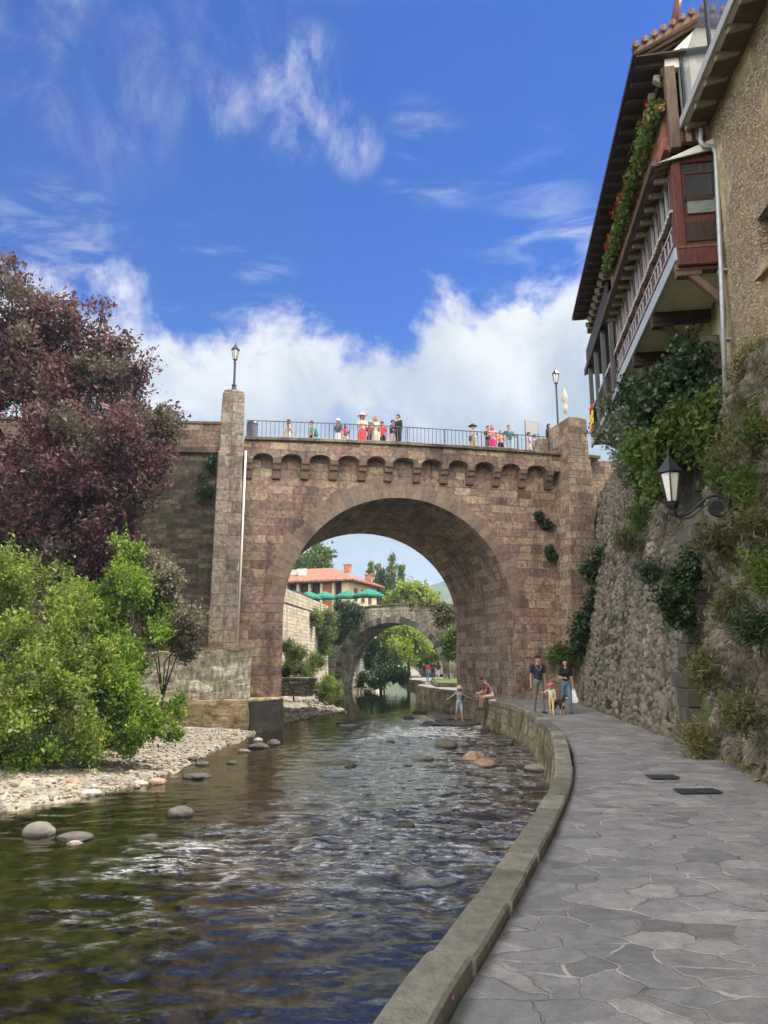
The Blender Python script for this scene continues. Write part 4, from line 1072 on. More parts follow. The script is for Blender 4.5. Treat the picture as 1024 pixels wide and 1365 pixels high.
for k, (u, z) in enumerate(((8.6, 10.55), (10.2, 10.55), (11.9, 10.55))):
    mb = MB()
    for q_ in range(9): mb.box((u + .1 + q_ * .17, -.05, z), (.03, .03, 1.05))
    mb.build('baluster_set', M['wood_dark'], house)
MB().box((11.3, -.02, 13.45), (5.6, .05, .8)).build('upper_railing', M['wood_dark'], house)
for u in (9.3, 11.0, 12.7):
    f = MB().box((u, -.9, 11.6), (.9, .1, 1.6)).build('window', M['white_wood'], house)
    MB().box((u, -.84, 11.6), (.7, .02, 1.4)).build('pane', M['glass'], f)
# striped flag hung on the far balcony
fp = hw(13.0, .08, 10.55); mf = MB(); cols = []
mats = [plain('flag_red', (.45, .02, .025), .8, .1), plain('flag_yellow', (.75, .5, .03), .8, .1)]
for k in range(4):
    za, zb = .55 - .275 * k, .55 - .275 * (k + 1); n_ = 10
    vs = [(x_ := -.45 + .9 * j / n_, .05 * sin(j * 1.1), zz) for zz in (za, zb) for j in range(n_ + 1)]
    mf.add(vs, [(j, j + 1, n_ + 2 + j, n_ + 1 + j) for j in range(n_)], 1 if k in (1, 2) else 0)
fo = mf.build('flag', mats, loc=fp, rz=HA, smooth=True); sm = fo.modifiers.new('thick', 'SOLIDIFY'); sm.thickness = .006
tag(fo, 'red and yellow striped flag hanging from the far timber balcony', 'flag')

# ------------------------------------------------------------------ nearest building
NX = lambda y: 6.92 + .1 * (y - 13.9)
nb2 = thing('stone_building', 'rough tan stone building with a deep eave at the right edge of the photo', 'house', (0, 0, 0))
ya, yb_ = -14.0, 13.9; zb, zt = 5.0, 13.0
pw0 = onplane(1001, 232, (NX(10), 10, 0), Vector((-1, .1, 0)))
wy0, wy1, wz0, wz1 = pw0.y - 1.15, pw0.y - .05, 8.35, 9.5
print('near window', pw0)
mb = MB()
def fq(y0, y1, z0, z1): mb.add([(NX(y0), y0, z0), (NX(y1), y1, z0), (NX(y1), y1, z1), (NX(y0), y0, z1)], [(0, 3, 2, 1)])
fq(ya, wy0, zb, zt); fq(wy1, yb_, zb, zt); fq(wy0, wy1, zb, wz0); fq(wy0, wy1, wz1, zt)
rv = .34
for (y0, z0), (y1, z1) in (((wy0, wz0), (wy1, wz0)), ((wy1, wz0), (wy1, wz1)), ((wy1, wz1), (wy0, wz1)), ((wy0, wz1), (wy0, wz0))):
    mb.add([(NX(y0), y0, z0), (NX(y1), y1, z1), (NX(y1) + rv, y1, z1), (NX(y0) + rv, y0, z0)], [(0, 1, 2, 3)])
mb.add([(NX(yb_), yb_, zb), (NX(yb_) + 8, yb_, zb), (NX(yb_) + 8, yb_, zt), (NX(yb_), yb_, zt)], [(0, 1, 2, 3)])
mb.add([(NX(ya), ya, zb), (NX(ya) + 8, ya, zb), (NX(ya) + 8, ya, zt), (NX(ya), ya, zt)], [(3, 2, 1, 0)])
mb.add([(NX(ya), ya, zt), (NX(ya) + 8, ya, zt), (NX(yb_) + 8, yb_, zt), (NX(yb_), yb_, zt)], [(0, 1, 2, 3)])
mb.build('wall', M['plasterstone'], nb2)
yc, zc = (wy0 + wy1) / 2, (wz0 + wz1) / 2
MB().box((NX(yc) + .16, yc, wz0 + .0), (.5, wy1 - wy0 + .1, .06)).build('sill', M['plasterstone'], nb2)
wf = MB()
for y in (wy0 + .05, yc, wy1 - .05): wf.box((NX(y) + .28, y, zc), (.07, .09, wz1 - wz0))
for z in (wz0 + .05, zc + .1, wz1 - .05): wf.box((NX(yc) + .28, yc, z), (.06, wy1 - wy0, .07))
wfo = wf.build('window', M['wood_brown'], nb2); MB().box((NX(yc) + .31, yc, zc), (.02, wy1 - wy0, wz1 - wz0)).build('pane', M['glass'], wfo)
EV = lambda y: NX(y) - .56
mb = MB(); mb.prism([(EV(yb_ + .1), yb_ + .1, 12.82), (EV(ya), ya, 12.82), (NX(ya) + .2, ya, 13.0), (NX(yb_ + .1) + .2, yb_ + .1, 13.0)], (0, 0, .1)); mb.build('eave', M['white_plaster'], nb2)
MB().bar((EV(yb_ + .1) - .03, yb_ + .1, 12.9), (EV(ya) - .03, ya, 12.9), .06, .2).build('eave_edge', M['white_wood'], nb2)
o0 = None
for k in range(26):
    y = yb_ - .1 - k * .62
    m_ = MB().bar((EV(y) + .03, y, 12.77), (NX(y), y, 12.93), .11, .12).build('eave_beam', plain('pale_concrete_beam', (.33, .31, .26), .9, .2), nb2)
MB().bar((NX(yb_) - .27, yb_ - .05, 12.855), (NX(0) - .27, 0, 12.855), .50, .02).build('eave_boarding', M['wood_brown'], nb2)
# glass balustrade on the eave
gbt = thing('glass_balustrade', 'glass terrace screen with dark frame standing above the eave of the stone building', 'glass screen', (0, 0, 0))
for k in range(4):
    y0, y1 = yb_ - .0 - k * 1.6, yb_ - .05 - (k + 1) * 1.6
    MB().bar((EV(y0) + .1, y0, 13.05), (EV(y0) + .1, y0, 14.75 if k == 0 else 14.4), .06, .06, up=(0, 1, 0)).build('post', M['iron'], gbt)
    MB().prism([(EV(y0) + .1, y0, 13.1), (EV(y1) + .1, y1, 13.1), (EV(y1) + .1, y1, 14.4), (EV(y0) + .1, y0, 14.4)], (.014, 0, 0)).build('glass_panel', M['glass_clear'], gbt)
MB().bar((EV(yb_) + .1, yb_, 14.75), (NX(yb_) + .5, yb_, 14.75), .05, .05).build('top_frame', M['iron'], gbt)
MB().prism([(EV(yb_) + .14, yb_, 13.1), (NX(yb_) + .45, yb_, 13.1), (NX(yb_) + .45, yb_, 14.7), (EV(yb_) + .14, yb_, 14.7)], (0, .014, 0)).build('glass_panel', M['glass_clear'], gbt)
# rainwater pipe down the corner
P = [at(935, 172, 13.7), at(934, 188, 13.68), at(938, 195, 13.66), at(949, 195, 13.66), at(954, 203, 13.66), at(956, 240, 13.66), at(962, 380, 13.66), at(968, 550, 13.66)]
dp = MB().tube(P, .048, 10).build('drainpipe', M['zinc'], smooth=True); tag(dp, 'grey rainwater pipe running down between the timber gallery and the stone building', 'drainpipe')
mb = MB()
for py in (262, 360, 452): q = at(957 + (py - 262) * .043, py, 13.66); mb.box((q.x + .05, q.y + .03, q.z), (.17, .14, .04))
mb.build('clip', M['zinc'], dp)
# leaning brown flue above the roof
fl = MB().tube([at(897, 40, 14.6), at(902, 12, 14.6), at(907, -12, 14.6)], [.09, .085, .085], 10).build('flue_pipe', M['wood_red'], smooth=True)
tag(fl, 'thin red brown pole rising above the white gable of the timber house', 'pole')
# ================================================================== LAMPS, SIGN, PARASOLS
def lantern(parent, s=1.0, n=6, z0=0.0, rot0=.3):
    """lantern body standing at z0: tapering glass between iron bars, hipped cap, finial; s = height of the glass"""
    rb, rt = .19 * s, .36 * s
    a = MB().lathe((0, 0, z0), [(rb * .92, .02 * s), (rt * .92, .98 * s)], n, rot0=rot0).build('glass', M['lampglass'], parent)
    fr_ = MB()
    for j in range(n):
        c_, s_ = cos(2 * pi * j / n + rot0), sin(2 * pi * j / n + rot0)
        fr_.bar((rb * c_, rb * s_, z0), (rt * c_, rt * s_, z0 + s), .05 * s, .05 * s)
    fr_.lathe((0, 0, z0 - .09 * s), [(rb * .7, 0), (rb * 1.2, .04 * s), (rb * 1.15, .1 * s)], n, rot0=rot0)
    fr_.lathe((0, 0, z0 + s), [(rt * 1.0, -.04 * s), (rt * 1.22, 0), (rt * 1.2, .06 * s), (rt * .6, .34 * s), (.1 * s, .52 * s), (.05 * s, .58 * s), (.045 * s, .6 * s)], n, rot0=rot0)
    f = fr_.build('frame', M['iron'], parent)
    MB().lathe((0, 0, z0 + s), [(.03 * s, .58 * s), (.055 * s, .64 * s), (.025 * s, .7 * s), (.018 * s, .86 * s)], 8).build('finial', M['iron'], f)
def post_lamp(loc, label, hp=1.2, s=.42, zb_=0):
    t_ = thing('street_lamp', label, 'street lamp', loc, 0, 'street lamps on the bridge')
    MB().lathe((0, 0, 0), [(.15, 0), (.15, .06), (.1, .1), (.085, .22), (.11, .26), (.06, .3), (.05, .4), (.045, hp - .12), (.07, hp - .1), (.045, hp - .06), (.045, hp)], 10).build('post', M['iron'], t_, smooth=False)
    lantern(t_, s, 6, hp + .05); return t_
lp = LP_TOP
lamp_h = at(316, 457, lp.y).z - lp.z
print('lamp L', lp, lamp_h)
post_lamp(lp, 'black lantern lamp standing on top of the tall left bridge pillar', lamp_h - .42 * 1.9, .42)
q = at(743.5, 556, 35.2); dk = 10.85
post_lamp((q.x, q.y, dk), 'black lantern lamp rising behind the right bridge pillar', at(743, 490, 35.2).z - dk - .46 * 1.9, .46)
# closed parasol behind the right pillar
q = at(753.5, 545, 36.3); t_ = thing('closed_parasol', 'closed cream parasol just right of the lamp behind the right pillar', 'parasol', (q.x, q.y, 10.85))
h = at(753, 518, 36.3).z - 10.85
MB().tube([(0, 0, 0), (0, 0, h)], .025, 8).build('pole', M['white_wood'], t_)
MB().lathe((0, 0, h), [(.04, -1.35), (.12, -1.2), (.11, -.95), (.06, -.78), (.18, -.62), (.12, -.35), (.06, -.12), (.015, .02)], 9).build('canopy', plain('cream_canvas', (.46, .39, .34), .9, .1), t_, smooth=True)
# notice board on the bridge
x0_, z0_ = bl(701, 577, 3.2); x1_, z1_ = bl(717, 562, 3.2)
nb = thing('notice_board', 'grey notice board on two thin posts seen from behind on the bridge', 'sign', bw((x0_ + x1_) / 2, 3.2, deck_top(11)), PHI)
wd = x1_ - x0_; zt_ = z1_ - deck_top(11); zb_ = z0_ - deck_top(11)
MB().box((0, 0, (zt_ + zb_) / 2), (wd, .04, zt_ - zb_)).build('board', plain('grey_board', (.36, .35, .36), .8, .1), nb)
for s_ in (-1, 1): MB().box((s_ * wd / 2, .03, zt_ / 2), (.05, .05, zt_)).build('post', M['rail'], nb)
# litter bin by the left end of the railing
x0_, _ = bl(332, 570, 1.0)
bn_ = thing('litter_bin', 'dark slatted litter bin behind the left end of the bridge railing', 'bin', bw(x0_ + .15, 1.0, deck_top(0)), PHI)
MB().lathe((0, 0, 0), [(.2, .1), (.23, .95), (.25, .97), (.25, 1.0)], 14).build('body', M['rail'], bn_)
MB().lathe((0, 0, 0), [(.24, 1.0), (.2, 1.08), (.05, 1.12)], 14).build('lid', M['iron'], bn_)
# wrought iron wall lantern
WY0 = 12.2
wa_ = at(968, 676, WY0); le = at(899, 690, WY0); lt = at(896, 607, WY0); lb = at(896, 673, WY0)
wl = thing('wall_lantern', 'large black wrought iron lantern on a scrolled bracket fixed to the rocky bank', 'wall lamp', (lb.x, WY0, lb.z))
hs_ = (lt.z - lb.z) / 1.72
def rel(px, py): q = at(px, py, WY0); return Vector((q.x - lb.x, 0, q.z - lb.z))
def spline(P, n=8):
    P = [Vector(p) for p in P]; out_ = []
    for i in range(len(P) - 1):
        p0 = P[max(i - 1, 0)]; p1 = P[i]; p2 = P[i + 1]; p3 = P[min(i + 2, len(P) - 1)]
        for k in range(n):
            u = k / n; out_.append(.5 * ((2 * p1) + (p2 - p0) * u + (2 * p0 - 5 * p1 + 4 * p2 - p3) * u * u + (3 * p1 - p0 - 3 * p2 + p3) * u ** 3))
    return out_ + [P[-1]]
lantern(wl, hs_, 6, .1 * hs_, .15)
def spiral(c, r0, a0, a1, n=22, k=.75): return [c + Vector((cos(a0 + (a1 - a0) * i / n), 0, sin(a0 + (a1 - a0) * i / n))) * r0 * (1 - k * i / n) for i in range(n + 1)]
arm = MB(); arm.tube(spline([rel(895, 676), rel(897, 684), rel(906, 688), rel(918, 684), rel(930, 674), rel(942, 664), rel(954, 661), rel(966, 667), rel(970, 677), rel(964, 687), rel(953, 687), rel(945, 680), rel(944, 670)]), .022, 8)
arm.build('bracket_arm', M['iron'], wl, smooth=True)
MB().tube(spline([rel(897, 686), rel(908, 691), rel(922, 689), rel(936, 678), rel(948, 668)]), .014, 6).build('lower_strap', M['iron'], wl, smooth=True)
MB().tube(spiral(rel(907, 677), .11, R(-90), R(360)), .011, 6).build('scroll', M['iron'], wl, smooth=True)
MB().tube(spiral(rel(964, 656), .10, R(-120), R(-480)), .011, 6).build('scroll', M['iron'], wl, smooth=True)
MB().tube(spiral(rel(966, 695), .09, R(120), R(480)), .011, 6).build('scroll', M['iron'], wl, smooth=True)
dc = rel(956, 676)
disc = MB(); disc.tube([dc + Vector((0, -.02, 0)), dc + Vector((0, .02, 0))], .115, 20); disc.build('medallion', M['iron'], wl)
MB().lathe((0, 0, -.06 * hs_), [(.05, -.16), (.07, -.1), (.04, -.06), (.1, 0), (.13, .08)], 8).build('cup', M['iron'], wl)
bar0 = rel(972, 650); bar1 = rel(972, 706)
MB().box(((bar0.x + bar1.x) / 2 + .03, .02, (bar0.z + bar1.z) / 2), (.05, .07, bar0.z - bar1.z + .1)).build('wall_plate', M['iron'], wl)
MB().box((bar0.x + .45, .1, (bar0.z + bar1.z) / 2), (.85, .06, .05)).build('anchor', M['iron'], wl)
# ================================================================== VEGETATION
def unit(a): return a / np.maximum(np.linalg.norm(a, axis=1, keepdims=True), 1e-9)
def leaf_quads(C, out, L, W, rng, up=.25, droop=0.0, jit=.3):
    n = len(C)
    a = unit(rng.normal(size=(n, 3)) * .8 + out * .7 + np.array([0, 0, up - droop]))
    b = unit(np.cross(a, rng.normal(size=(n, 3)))); nn = np.cross(a, b)
    s = (1 + jit * rng.normal(size=(n, 1))).clip(.45, 1.8)
    l, w_ = a * L * s / 2, b * W * s / 2; f = nn * W * s * .18
    V = np.stack([C - l, C + w_ + f - l * .15, C + l, C - w_ + f - l * .15], 1).reshape(-1, 3)
    return V, np.arange(n * 4).reshape(n, 4)
def crown_points(lobes, n_tips, per, spread, rng, shell=.55, flat=1.0):
    """tips spread through ellipsoid lobes (more of them towards the outside), a cluster of leaves around each tip"""
    w_ = np.array([l[2] if len(l) > 2 else np.prod(np.atleast_1d(l[1]) if np.ndim(l[1]) else [l[1]] * 3) ** .72 for l in lobes], float); w_ /= w_.sum()
    k = rng.choice(len(lobes), n_tips, p=w_)
    cc = np.array([tuple(l[0]) for l in lobes])[k]; rr_ = np.array([(l[1] if np.ndim(l[1]) else (l[1],) * 3) for l in lobes])[k]
    d = unit(rng.normal(size=(n_tips, 3))); r = (shell + (1 - shell) * rng.random((n_tips, 1))) * (1 + .13 * rng.normal(size=(n_tips, 1)))
    tips = cc + d * r * rr_
    ti = np.repeat(np.arange(n_tips), per)
    C = tips[ti] + rng.normal(size=(n_tips * per, 3)) * spread * np.array([1, 1, flat]) * np.repeat(rng.uniform(.6, 1.35, (n_tips, 1)), per, axis=0)
    return tips, C, d[ti], ti, k
def branches(mb, base, lobes, tips, kk, rng, r0, ntw=3, wob=.12):
    """limbs from the base to every lobe centre and twigs on to some tips"""
    for i, l in enumerate(lobes):
        c = Vector(l[0]); b0 = Vector(base); mid = b0.lerp(c, .5) + Vector(rng.normal(size=3) * wob * (c - b0).length * .6)
        rr_ = max(r0 * .22, .012)
        mb.tube([b0, b0.lerp(mid, .5), mid, mid.lerp(c, .5), c], [r0 * .6, r0 * .5, r0 * .38, r0 * .28, rr_ * .7], 6)
        idx = np.where(kk == i)[0][:ntw]
        for j in idx:
            tpt = Vector(tips[j]); mb.tube([mid.lerp(c, .7), mid.lerp(tpt, .75) , tpt], [rr_ * .6, rr_ * .45, rr_ * .2], 5)
def plant(name, label, cat, base, lobes, mat, n_tips, per, spread, L, W, seed, trunk_r=.08, trunk_to=None, shell=.55, group=None, up=.25, droop=0, ntw=4, flat=1., bark=None, crown='crown', stem='trunk', tint=(0, 1), jit=.42, shoots=.16, clump=7, core=False, rise=.35):
    rng = rng_(seed)
    t_ = thing(name, label, cat, base, 0, group); b0 = Vector(base); limbs = lobes
    if clump:
        sub_ = []
        for l in lobes:
            r = np.array(l[1] if np.ndim(l[1]) else (l[1],) * 3, float); d = unit(rng.normal(size=(clump, 3)))
            for q_ in range(clump):
                k_ = rng.uniform(.26, .5); sub_.append((Vector(l[0]) + Vector(d[q_] * r * rng.uniform(.55, 1.0)), tuple(r * k_)))
        if core: sub_ += [(l[0], tuple(np.array(l[1] if np.ndim(l[1]) else (l[1],) * 3) * .72)) for l in lobes]
        lobes = sub_
    tips, C, out_, ti, kk = crown_points(lobes, n_tips, per, spread, rng, shell, flat)
    tn = (rng.random(n_tips)[ti] * .55 + rng.random(len(C)) * .45)
    if shoots:
        ns = int(n_tips * shoots); j = rng.choice(n_tips, ns); do_ = unit(np.array(tips)[j] - np.array([tuple(l[0]) for l in lobes])[kk[j]] + np.array([0, 0, rise]) * spread * 3 + rng.normal(size=(ns, 3)) * .08)
        m_ = 14; u_ = np.tile(np.linspace(0, 1, m_), ns); jj = np.repeat(np.arange(ns), m_); Ls = rng.uniform(1.5, 4.2, ns) * spread
        C2_ = tips[j][jj] + do_[jj] * (u_ * Ls[jj])[:, None] + rng.normal(size=(ns * m_, 3)) * L * .45
        C = np.concatenate([C, C2_]); out_ = np.concatenate([out_, do_[jj]]); tn = np.concatenate([tn, .35 + .65 * rng.random(len(C2_))])
    V, Q = leaf_quads(C, out_, L, W, rng, up, droop, jit); tn = tint[0] + (tint[1] - tint[0]) * tn
    npmesh(crown, V - np.array(tuple(b0)), Q, mat, t_, ftint=tn)
    mb = MB(); tt = Vector(trunk_to) if trunk_to is not None else b0 + Vector((0, 0, .3))
    mb.tube([b0 - Vector((0, 0, .3)), b0.lerp(tt, .4), tt], [trunk_r * 1.25, trunk_r, trunk_r * .75], 8)
    branches(mb, tt, limbs, tips, np.where(kk < len(limbs) * max(clump, 1), kk // max(clump, 1), kk - len(limbs) * max(clump, 1)), rng, trunk_r, ntw)
    o_ = mb.build(stem, bark or M['bark'], None, smooth=True); o_.parent = t_; o_.location = -b0
    return t_
LM = {}
LM['purple'] = leafmat('purple_plum_leaf', [(0, (.028, .016, .021)), (.45, (.078, .034, .046)), (.8, (.145, .058, .078)), (1, (.26, .15, .15))], .40, .55, .3, zone=((.115, .108, .08), .8))  # grey-bronze patches put shade and sky sheen into the leaf colour
LM['green'] = leafmat('bright_shrub_leaf', [(0, (.028, .065, .008)), (.5, (.11, .195, .025)), (1, (.28, .38, .055))], .45)
LM['greenpale'] = leafmat('yellow_green_leaf', [(0, (.04, .075, .012)), (.5, (.145, .205, .04)), (1, (.34, .40, .10))], .45)
LM['bronze'] = leafmat('bronze_leaf', [(0, (.07, .06, .045)), (.5, (.16, .145, .10)), (1, (.26, .23, .17))], .3)
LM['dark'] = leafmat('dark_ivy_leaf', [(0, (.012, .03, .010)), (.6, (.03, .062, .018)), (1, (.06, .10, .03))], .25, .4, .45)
LM['mid'] = leafmat('mid_green_leaf', [(0, (.035, .065, .012)), (.5, (.085, .14, .025)), (1, (.15, .21, .04))], .35)
LM['silver'] = leafmat('silver_leaf', [(0, (.07, .09, .06)), (.5, (.15, .18, .13)), (1, (.25, .28, .21))], .25)
LM['olive'] = leafmat('olive_weed_leaf', [(0, (.05, .05, .02)), (.5, (.11, .11, .04)), (1, (.2, .18, .08))], .3)
LM['poplar'] = leafmat('poplar_leaf', [(0, (.05, .08, .02)), (.5, (.11, .15, .04)), (1, (.19, .23, .07))], .35)
LM['far'] = leafmat('far_tree_leaf', [(0, (.08, .12, .02)), (.5, (.20, .27, .045)), (1, (.33, .40, .08))], .5)
def lb(px, py, Y, rpx, sx=1, sy=1, sz=1):
    r = rpx / F * Y; return (at(px, py, Y), (r * sx, r * sy, r * sz))
# --- purple tree on the left bank
lobes = [lb(0, 500, 24.5, 90), lb(60, 470, 24.5, 70), lb(25, 430, 24, 62), lb(-90, 560, 24, 130), lb(60, 520, 23.5, 85), lb(118, 468, 24.5, 55), lb(170, 500, 24, 40), lb(140, 590, 23, 85), lb(207, 572, 24, 36), lb(60, 650, 22.5, 105), lb(150, 670, 23, 70), lb(185, 630, 23.5, 48), lb(30, 755, 22.5, 85), lb(110, 745, 22.5, 62),
         lb(-70, 720, 23, 130), lb(12, 378, 24, 30), lb(62, 425, 24, 30), lb(105, 430, 24.3, 26), lb(225, 560, 24.3, 16), lb(160, 455, 24.4, 22), lb(-40, 440, 24, 70), lb(120, 540, 26, 90), lb(18, 352, 24, 13), (at(138, 412, 24.3), (.22, .2, .5)), (at(95, 402, 24.4), (.25, .2, .4)), (at(172, 462, 24.3), (.5, .3, .25)), (at(232, 552, 24.3), (.4, .3, .3)), (at(192, 485, 24.2), (.45, .3, .3))]
plant('plum_tree', 'big purple leaved tree filling the left side of the photo', 'tree', (-10.2, 24.5, .3), lobes, LM['purple'], 4200, 28, .17, .135, .07, 1, .2, (-10.0, 24.3, 4.0), shell=.3, clump=9, ntw=1, core=True, bark=plain('plum_bark', (.035, .028, .026), .95, .4, 7, .6))
# --- green shrubs in front of it
lobes = [lb(20, 800, 18.5, 60), lb(70, 850, 18, 60), lb(-40, 830, 18, 80), lb(20, 900, 17.5, 75), lb(90, 930, 17.6, 55), lb(40, 960, 17, 55), lb(-30, 950, 17, 70), lb(60, 780, 18.6, 35), lb(10, 760, 18.5, 28), lb(110, 970, 17.4, 32), lb(120, 890, 18, 35)]
plant('leafy_shrub', 'light green leafy shrub at the left edge above the gravel bank', 'shrub', (-8.6, 18.2, -.4), lobes, LM['greenpale'], 1250, 30, .11, .082, .044, 2, .07, (-8.6, 18.2, .3), stem='stem', shell=.4, shoots=.4, rise=1.1)
lobes = [lb(150, 780, 20.5, 45), lb(110, 800, 20, 40), lb(172, 830, 20, 56), lb(132, 860, 19.5, 60), lb(170, 900, 19, 50), lb(138, 930, 18.8, 50), lb(190, 950, 18.8, 32), lb(165, 742, 20.7, 22), lb(150, 968, 18.5, 28)]
plant('leafy_shrub', 'tall bright green shrub in the middle of the left bank below the purple tree', 'shrub', (-7.4, 19.8, -.4), lobes, LM['green'], 1300, 30, .11, .085, .047, 3, .07, (-7.4, 19.9, .3), stem='stem', shell=.4, shoots=.4, rise=1.1)
lobes = [lb(205, 785, 21.3, 36), lb(235, 815, 21.3, 32), lb(252, 848, 21.3, 22), lb(190, 760, 22.6, 24), lb(230, 850, 21.5, 28), lb(258, 830, 22, 12)]
plant('bronze_shrub', 'greyish bronze leaved shrub next to the left bridge pillar', 'shrub', (-6.4, 22, -.2), lobes, LM['bronze'], 800, 28, .11, .085, .05, 4, .05, (-6.4, 22, .6), stem='stem', shell=.4)
lobes = [lb(215, 965, 18.7, 22), lb(180, 985, 18.2, 22), lb(120, 995, 17.6, 22), lb(60, 1000, 17, 24), lb(5, 1000, 16.6, 26), lb(232, 948, 19.5, 14), lb(-50, 1000, 16.5, 30)]
plant('bank_weeds', 'low bright green weeds along the top of the gravel bank under the shrubs', 'weeds', (-7.4, 17.5, -.6), lobes, LM['green'], 420, 24, .10, .085, .045, 5, .02, (-7.4, 17.5, -.5), stem='stem', shell=.2)
# --- grass tufts (stuff)
def grass(name, pts, h, wd, seed, mat, n_per=14, spread=.16):
    rng = rng_(seed); P = np.repeat(np.array(pts, float), n_per, axis=0); P[:, :2] += rng.normal(size=(len(P), 2)) * spread
    hh = h * rng.uniform(.4, 1.3, len(P))[:, None]; lean_ = rng.normal(size=(len(P), 3)) * .35; lean_[:, 2] = 1; lean_ = unit(lean_)
    s = unit(np.cross(lean_, rng.normal(size=(len(P), 3)))) * wd
    tip = P + lean_ * hh + np.array([0, 0, -.12]) * hh; midp = P + lean_ * hh * .55
    V = np.stack([P - s, P + s, midp + s * .7, tip, midp - s * .7], 1).reshape(-1, 3)
    Q = np.arange(len(P) * 5).reshape(-1, 5)
    o_ = npmesh(name, V, Q, mat, ftint=rng.random(len(P))); return tag(o_, kind='stuff')
LM['grass'] = leafmat('dry_grass_blade', [(0, (.10, .11, .03)), (.5, (.22, .21, .07)), (1, (.36, .30, .13))], .35)
LM['grassg'] = leafmat('green_grass_blade', [(0, (.06, .10, .02)), (.5, (.14, .2, .04)), (1, (.24, .28, .07))], .35)
rng = rng_(77); pts = []
wp, wf, wi, wz = WHITE
for i in range(170):
    q = wp + wf * rng.uniform(-.1, 6.5) + wi * rng.uniform(.0, .9); pts.append((q.x, q.y, wz + .03))
grass('dry_grass', pts, .20, .006, 78, LM['grass'], 12, .1)
pts = []
for i in range(700):
    y = rng.uniform(9, 29); s = float(SH(y)); x = s - rng.uniform(2.5, 5.2); pts.append((x, y, float(ground_h(np.array(x), np.array(y))) - .02))
grass('bank_grass', pts, .22, .006, 79, LM['grassg'], 16, .14)
pts = []
for i in range(420):
    y = rng.uniform(5, 31); x = float(XW(y)) - abs(rng.normal()) * .10 + .06; pts.append((x, y, float(path_z(y)) + .03))
grass('verge_grass', pts, .10, .004, 80, LM['grass'], 10, .07)
# --- dry hanging growth over the rocky bank (stuff)
rng = rng_(300); n = 1700; yy_ = rng.uniform(8.2, 15.9, n); zz2 = rng.uniform(.1, 6.9, n) ; keep = fbm(yy_ * .8, zz2 * .6, seed=301) + .10 * (zz2 / 6) > .50; yy_, zz2 = yy_[keep], zz2[keep]
xx_, _, zz3, _ = rck(yy_, zz2)
P = np.repeat(np.stack([xx_ - .02, yy_, zz3], -1), 12, axis=0) + rng.normal(size=(len(yy_) * 12, 3)) * np.array([.03, .12, .12])
dr = unit(np.stack([-.45 + .3 * rng.normal(size=len(P)), .55 * rng.normal(size=len(P)), -.55 + .75 * rng.normal(size=len(P))], -1)); hh = rng.uniform(.05, .22, len(P))[:, None]
sw = unit(np.cross(dr, rng.normal(size=(len(P), 3)))) * .005
mid_ = P + dr * hh * .55; tip_ = P + dr * hh + np.array([0, 0, -.25]) * hh
V = np.stack([P - sw, P + sw, mid_ + sw * .8, tip_, mid_ - sw * .8], 1).reshape(-1, 3)
LM['dry'] = leafmat('dead_weed_blade', [(0, (.08, .07, .035)), (.4, (.19, .165, .095)), (.75, (.16, .16, .06)), (1, (.38, .34, .25))], .3)
tag(npmesh('dry_growth', V, np.arange(len(P) * 5).reshape(-1, 5), LM['dry'], ftint=rng.random(len(P))), kind='stuff')
# --- gravel on the bank (stuff)
bmx = bmesh.new(); bmesh.ops.create_icosphere(bmx, subdivisions=1, radius=1); iv = np.array([v.co[:] for v in bmx.verts]); ifc = np.array([[v.index for v in f.verts] for f in bmx.faces]); bmx.free()
def pebbles(name, P, R_, seed, mat):
    rng = rng_(seed); n = len(P); V = []
    sc_ = rng.uniform(.65, 1.3, (n, 1, 3)) * np.array([1, 1, .62]) * R_[:, None, None]
    a = rng.uniform(0, 2 * pi, n); ca, sa = np.cos(a)[:, None], np.sin(a)[:, None]
    q = iv[None] * sc_ * (1 + .16 * rng.normal(size=(n, len(iv), 1)))
    q = np.stack([q[..., 0] * ca - q[..., 1] * sa, q[..., 0] * sa + q[..., 1] * ca, q[..., 2]], -1) + P[:, None]
    Q = (ifc[None] + (np.arange(n) * len(iv))[:, None, None]).reshape(-1, 3)
    o_ = npmesh(name, q.reshape(-1, 3), Q, mat, smooth=True, ftint=np.repeat(rng.random(n), len(ifc))); return tag(o_, kind='stuff')
n = 5200; y = rng.uniform(7, 31, n); s = SH(y); off = rng.uniform(-.5, 3.6, n) ** 1; x = s - off; z = ground_h(x, y)
pebbles('gravel', np.stack([x, y, z + .01], -1), .022 + .05 * rng.random(n) ** 3, 81, M['gravel'])
n = 1500; y = rng.uniform(33, 47, n); s = SH(y); x = s - rng.uniform(-.5, 1.8, n); z = ground_h(x, y)
pebbles('far_gravel', np.stack([x, y, z + .02], -1), .04 + .11 * rng.random(n) ** 3, 82, M['gravel'])
n = 1400; y = rng.uniform(9, 40, n); u = rng.random(n); x = SH(y) + (XK(y) - SH(y)) * u; z = ground_h(x, y)
pebbles('river_bed_stones', np.stack([x, y, z + .02], -1), .05 + .13 * rng.random(n) ** 2.5, 83, M['boulder'])
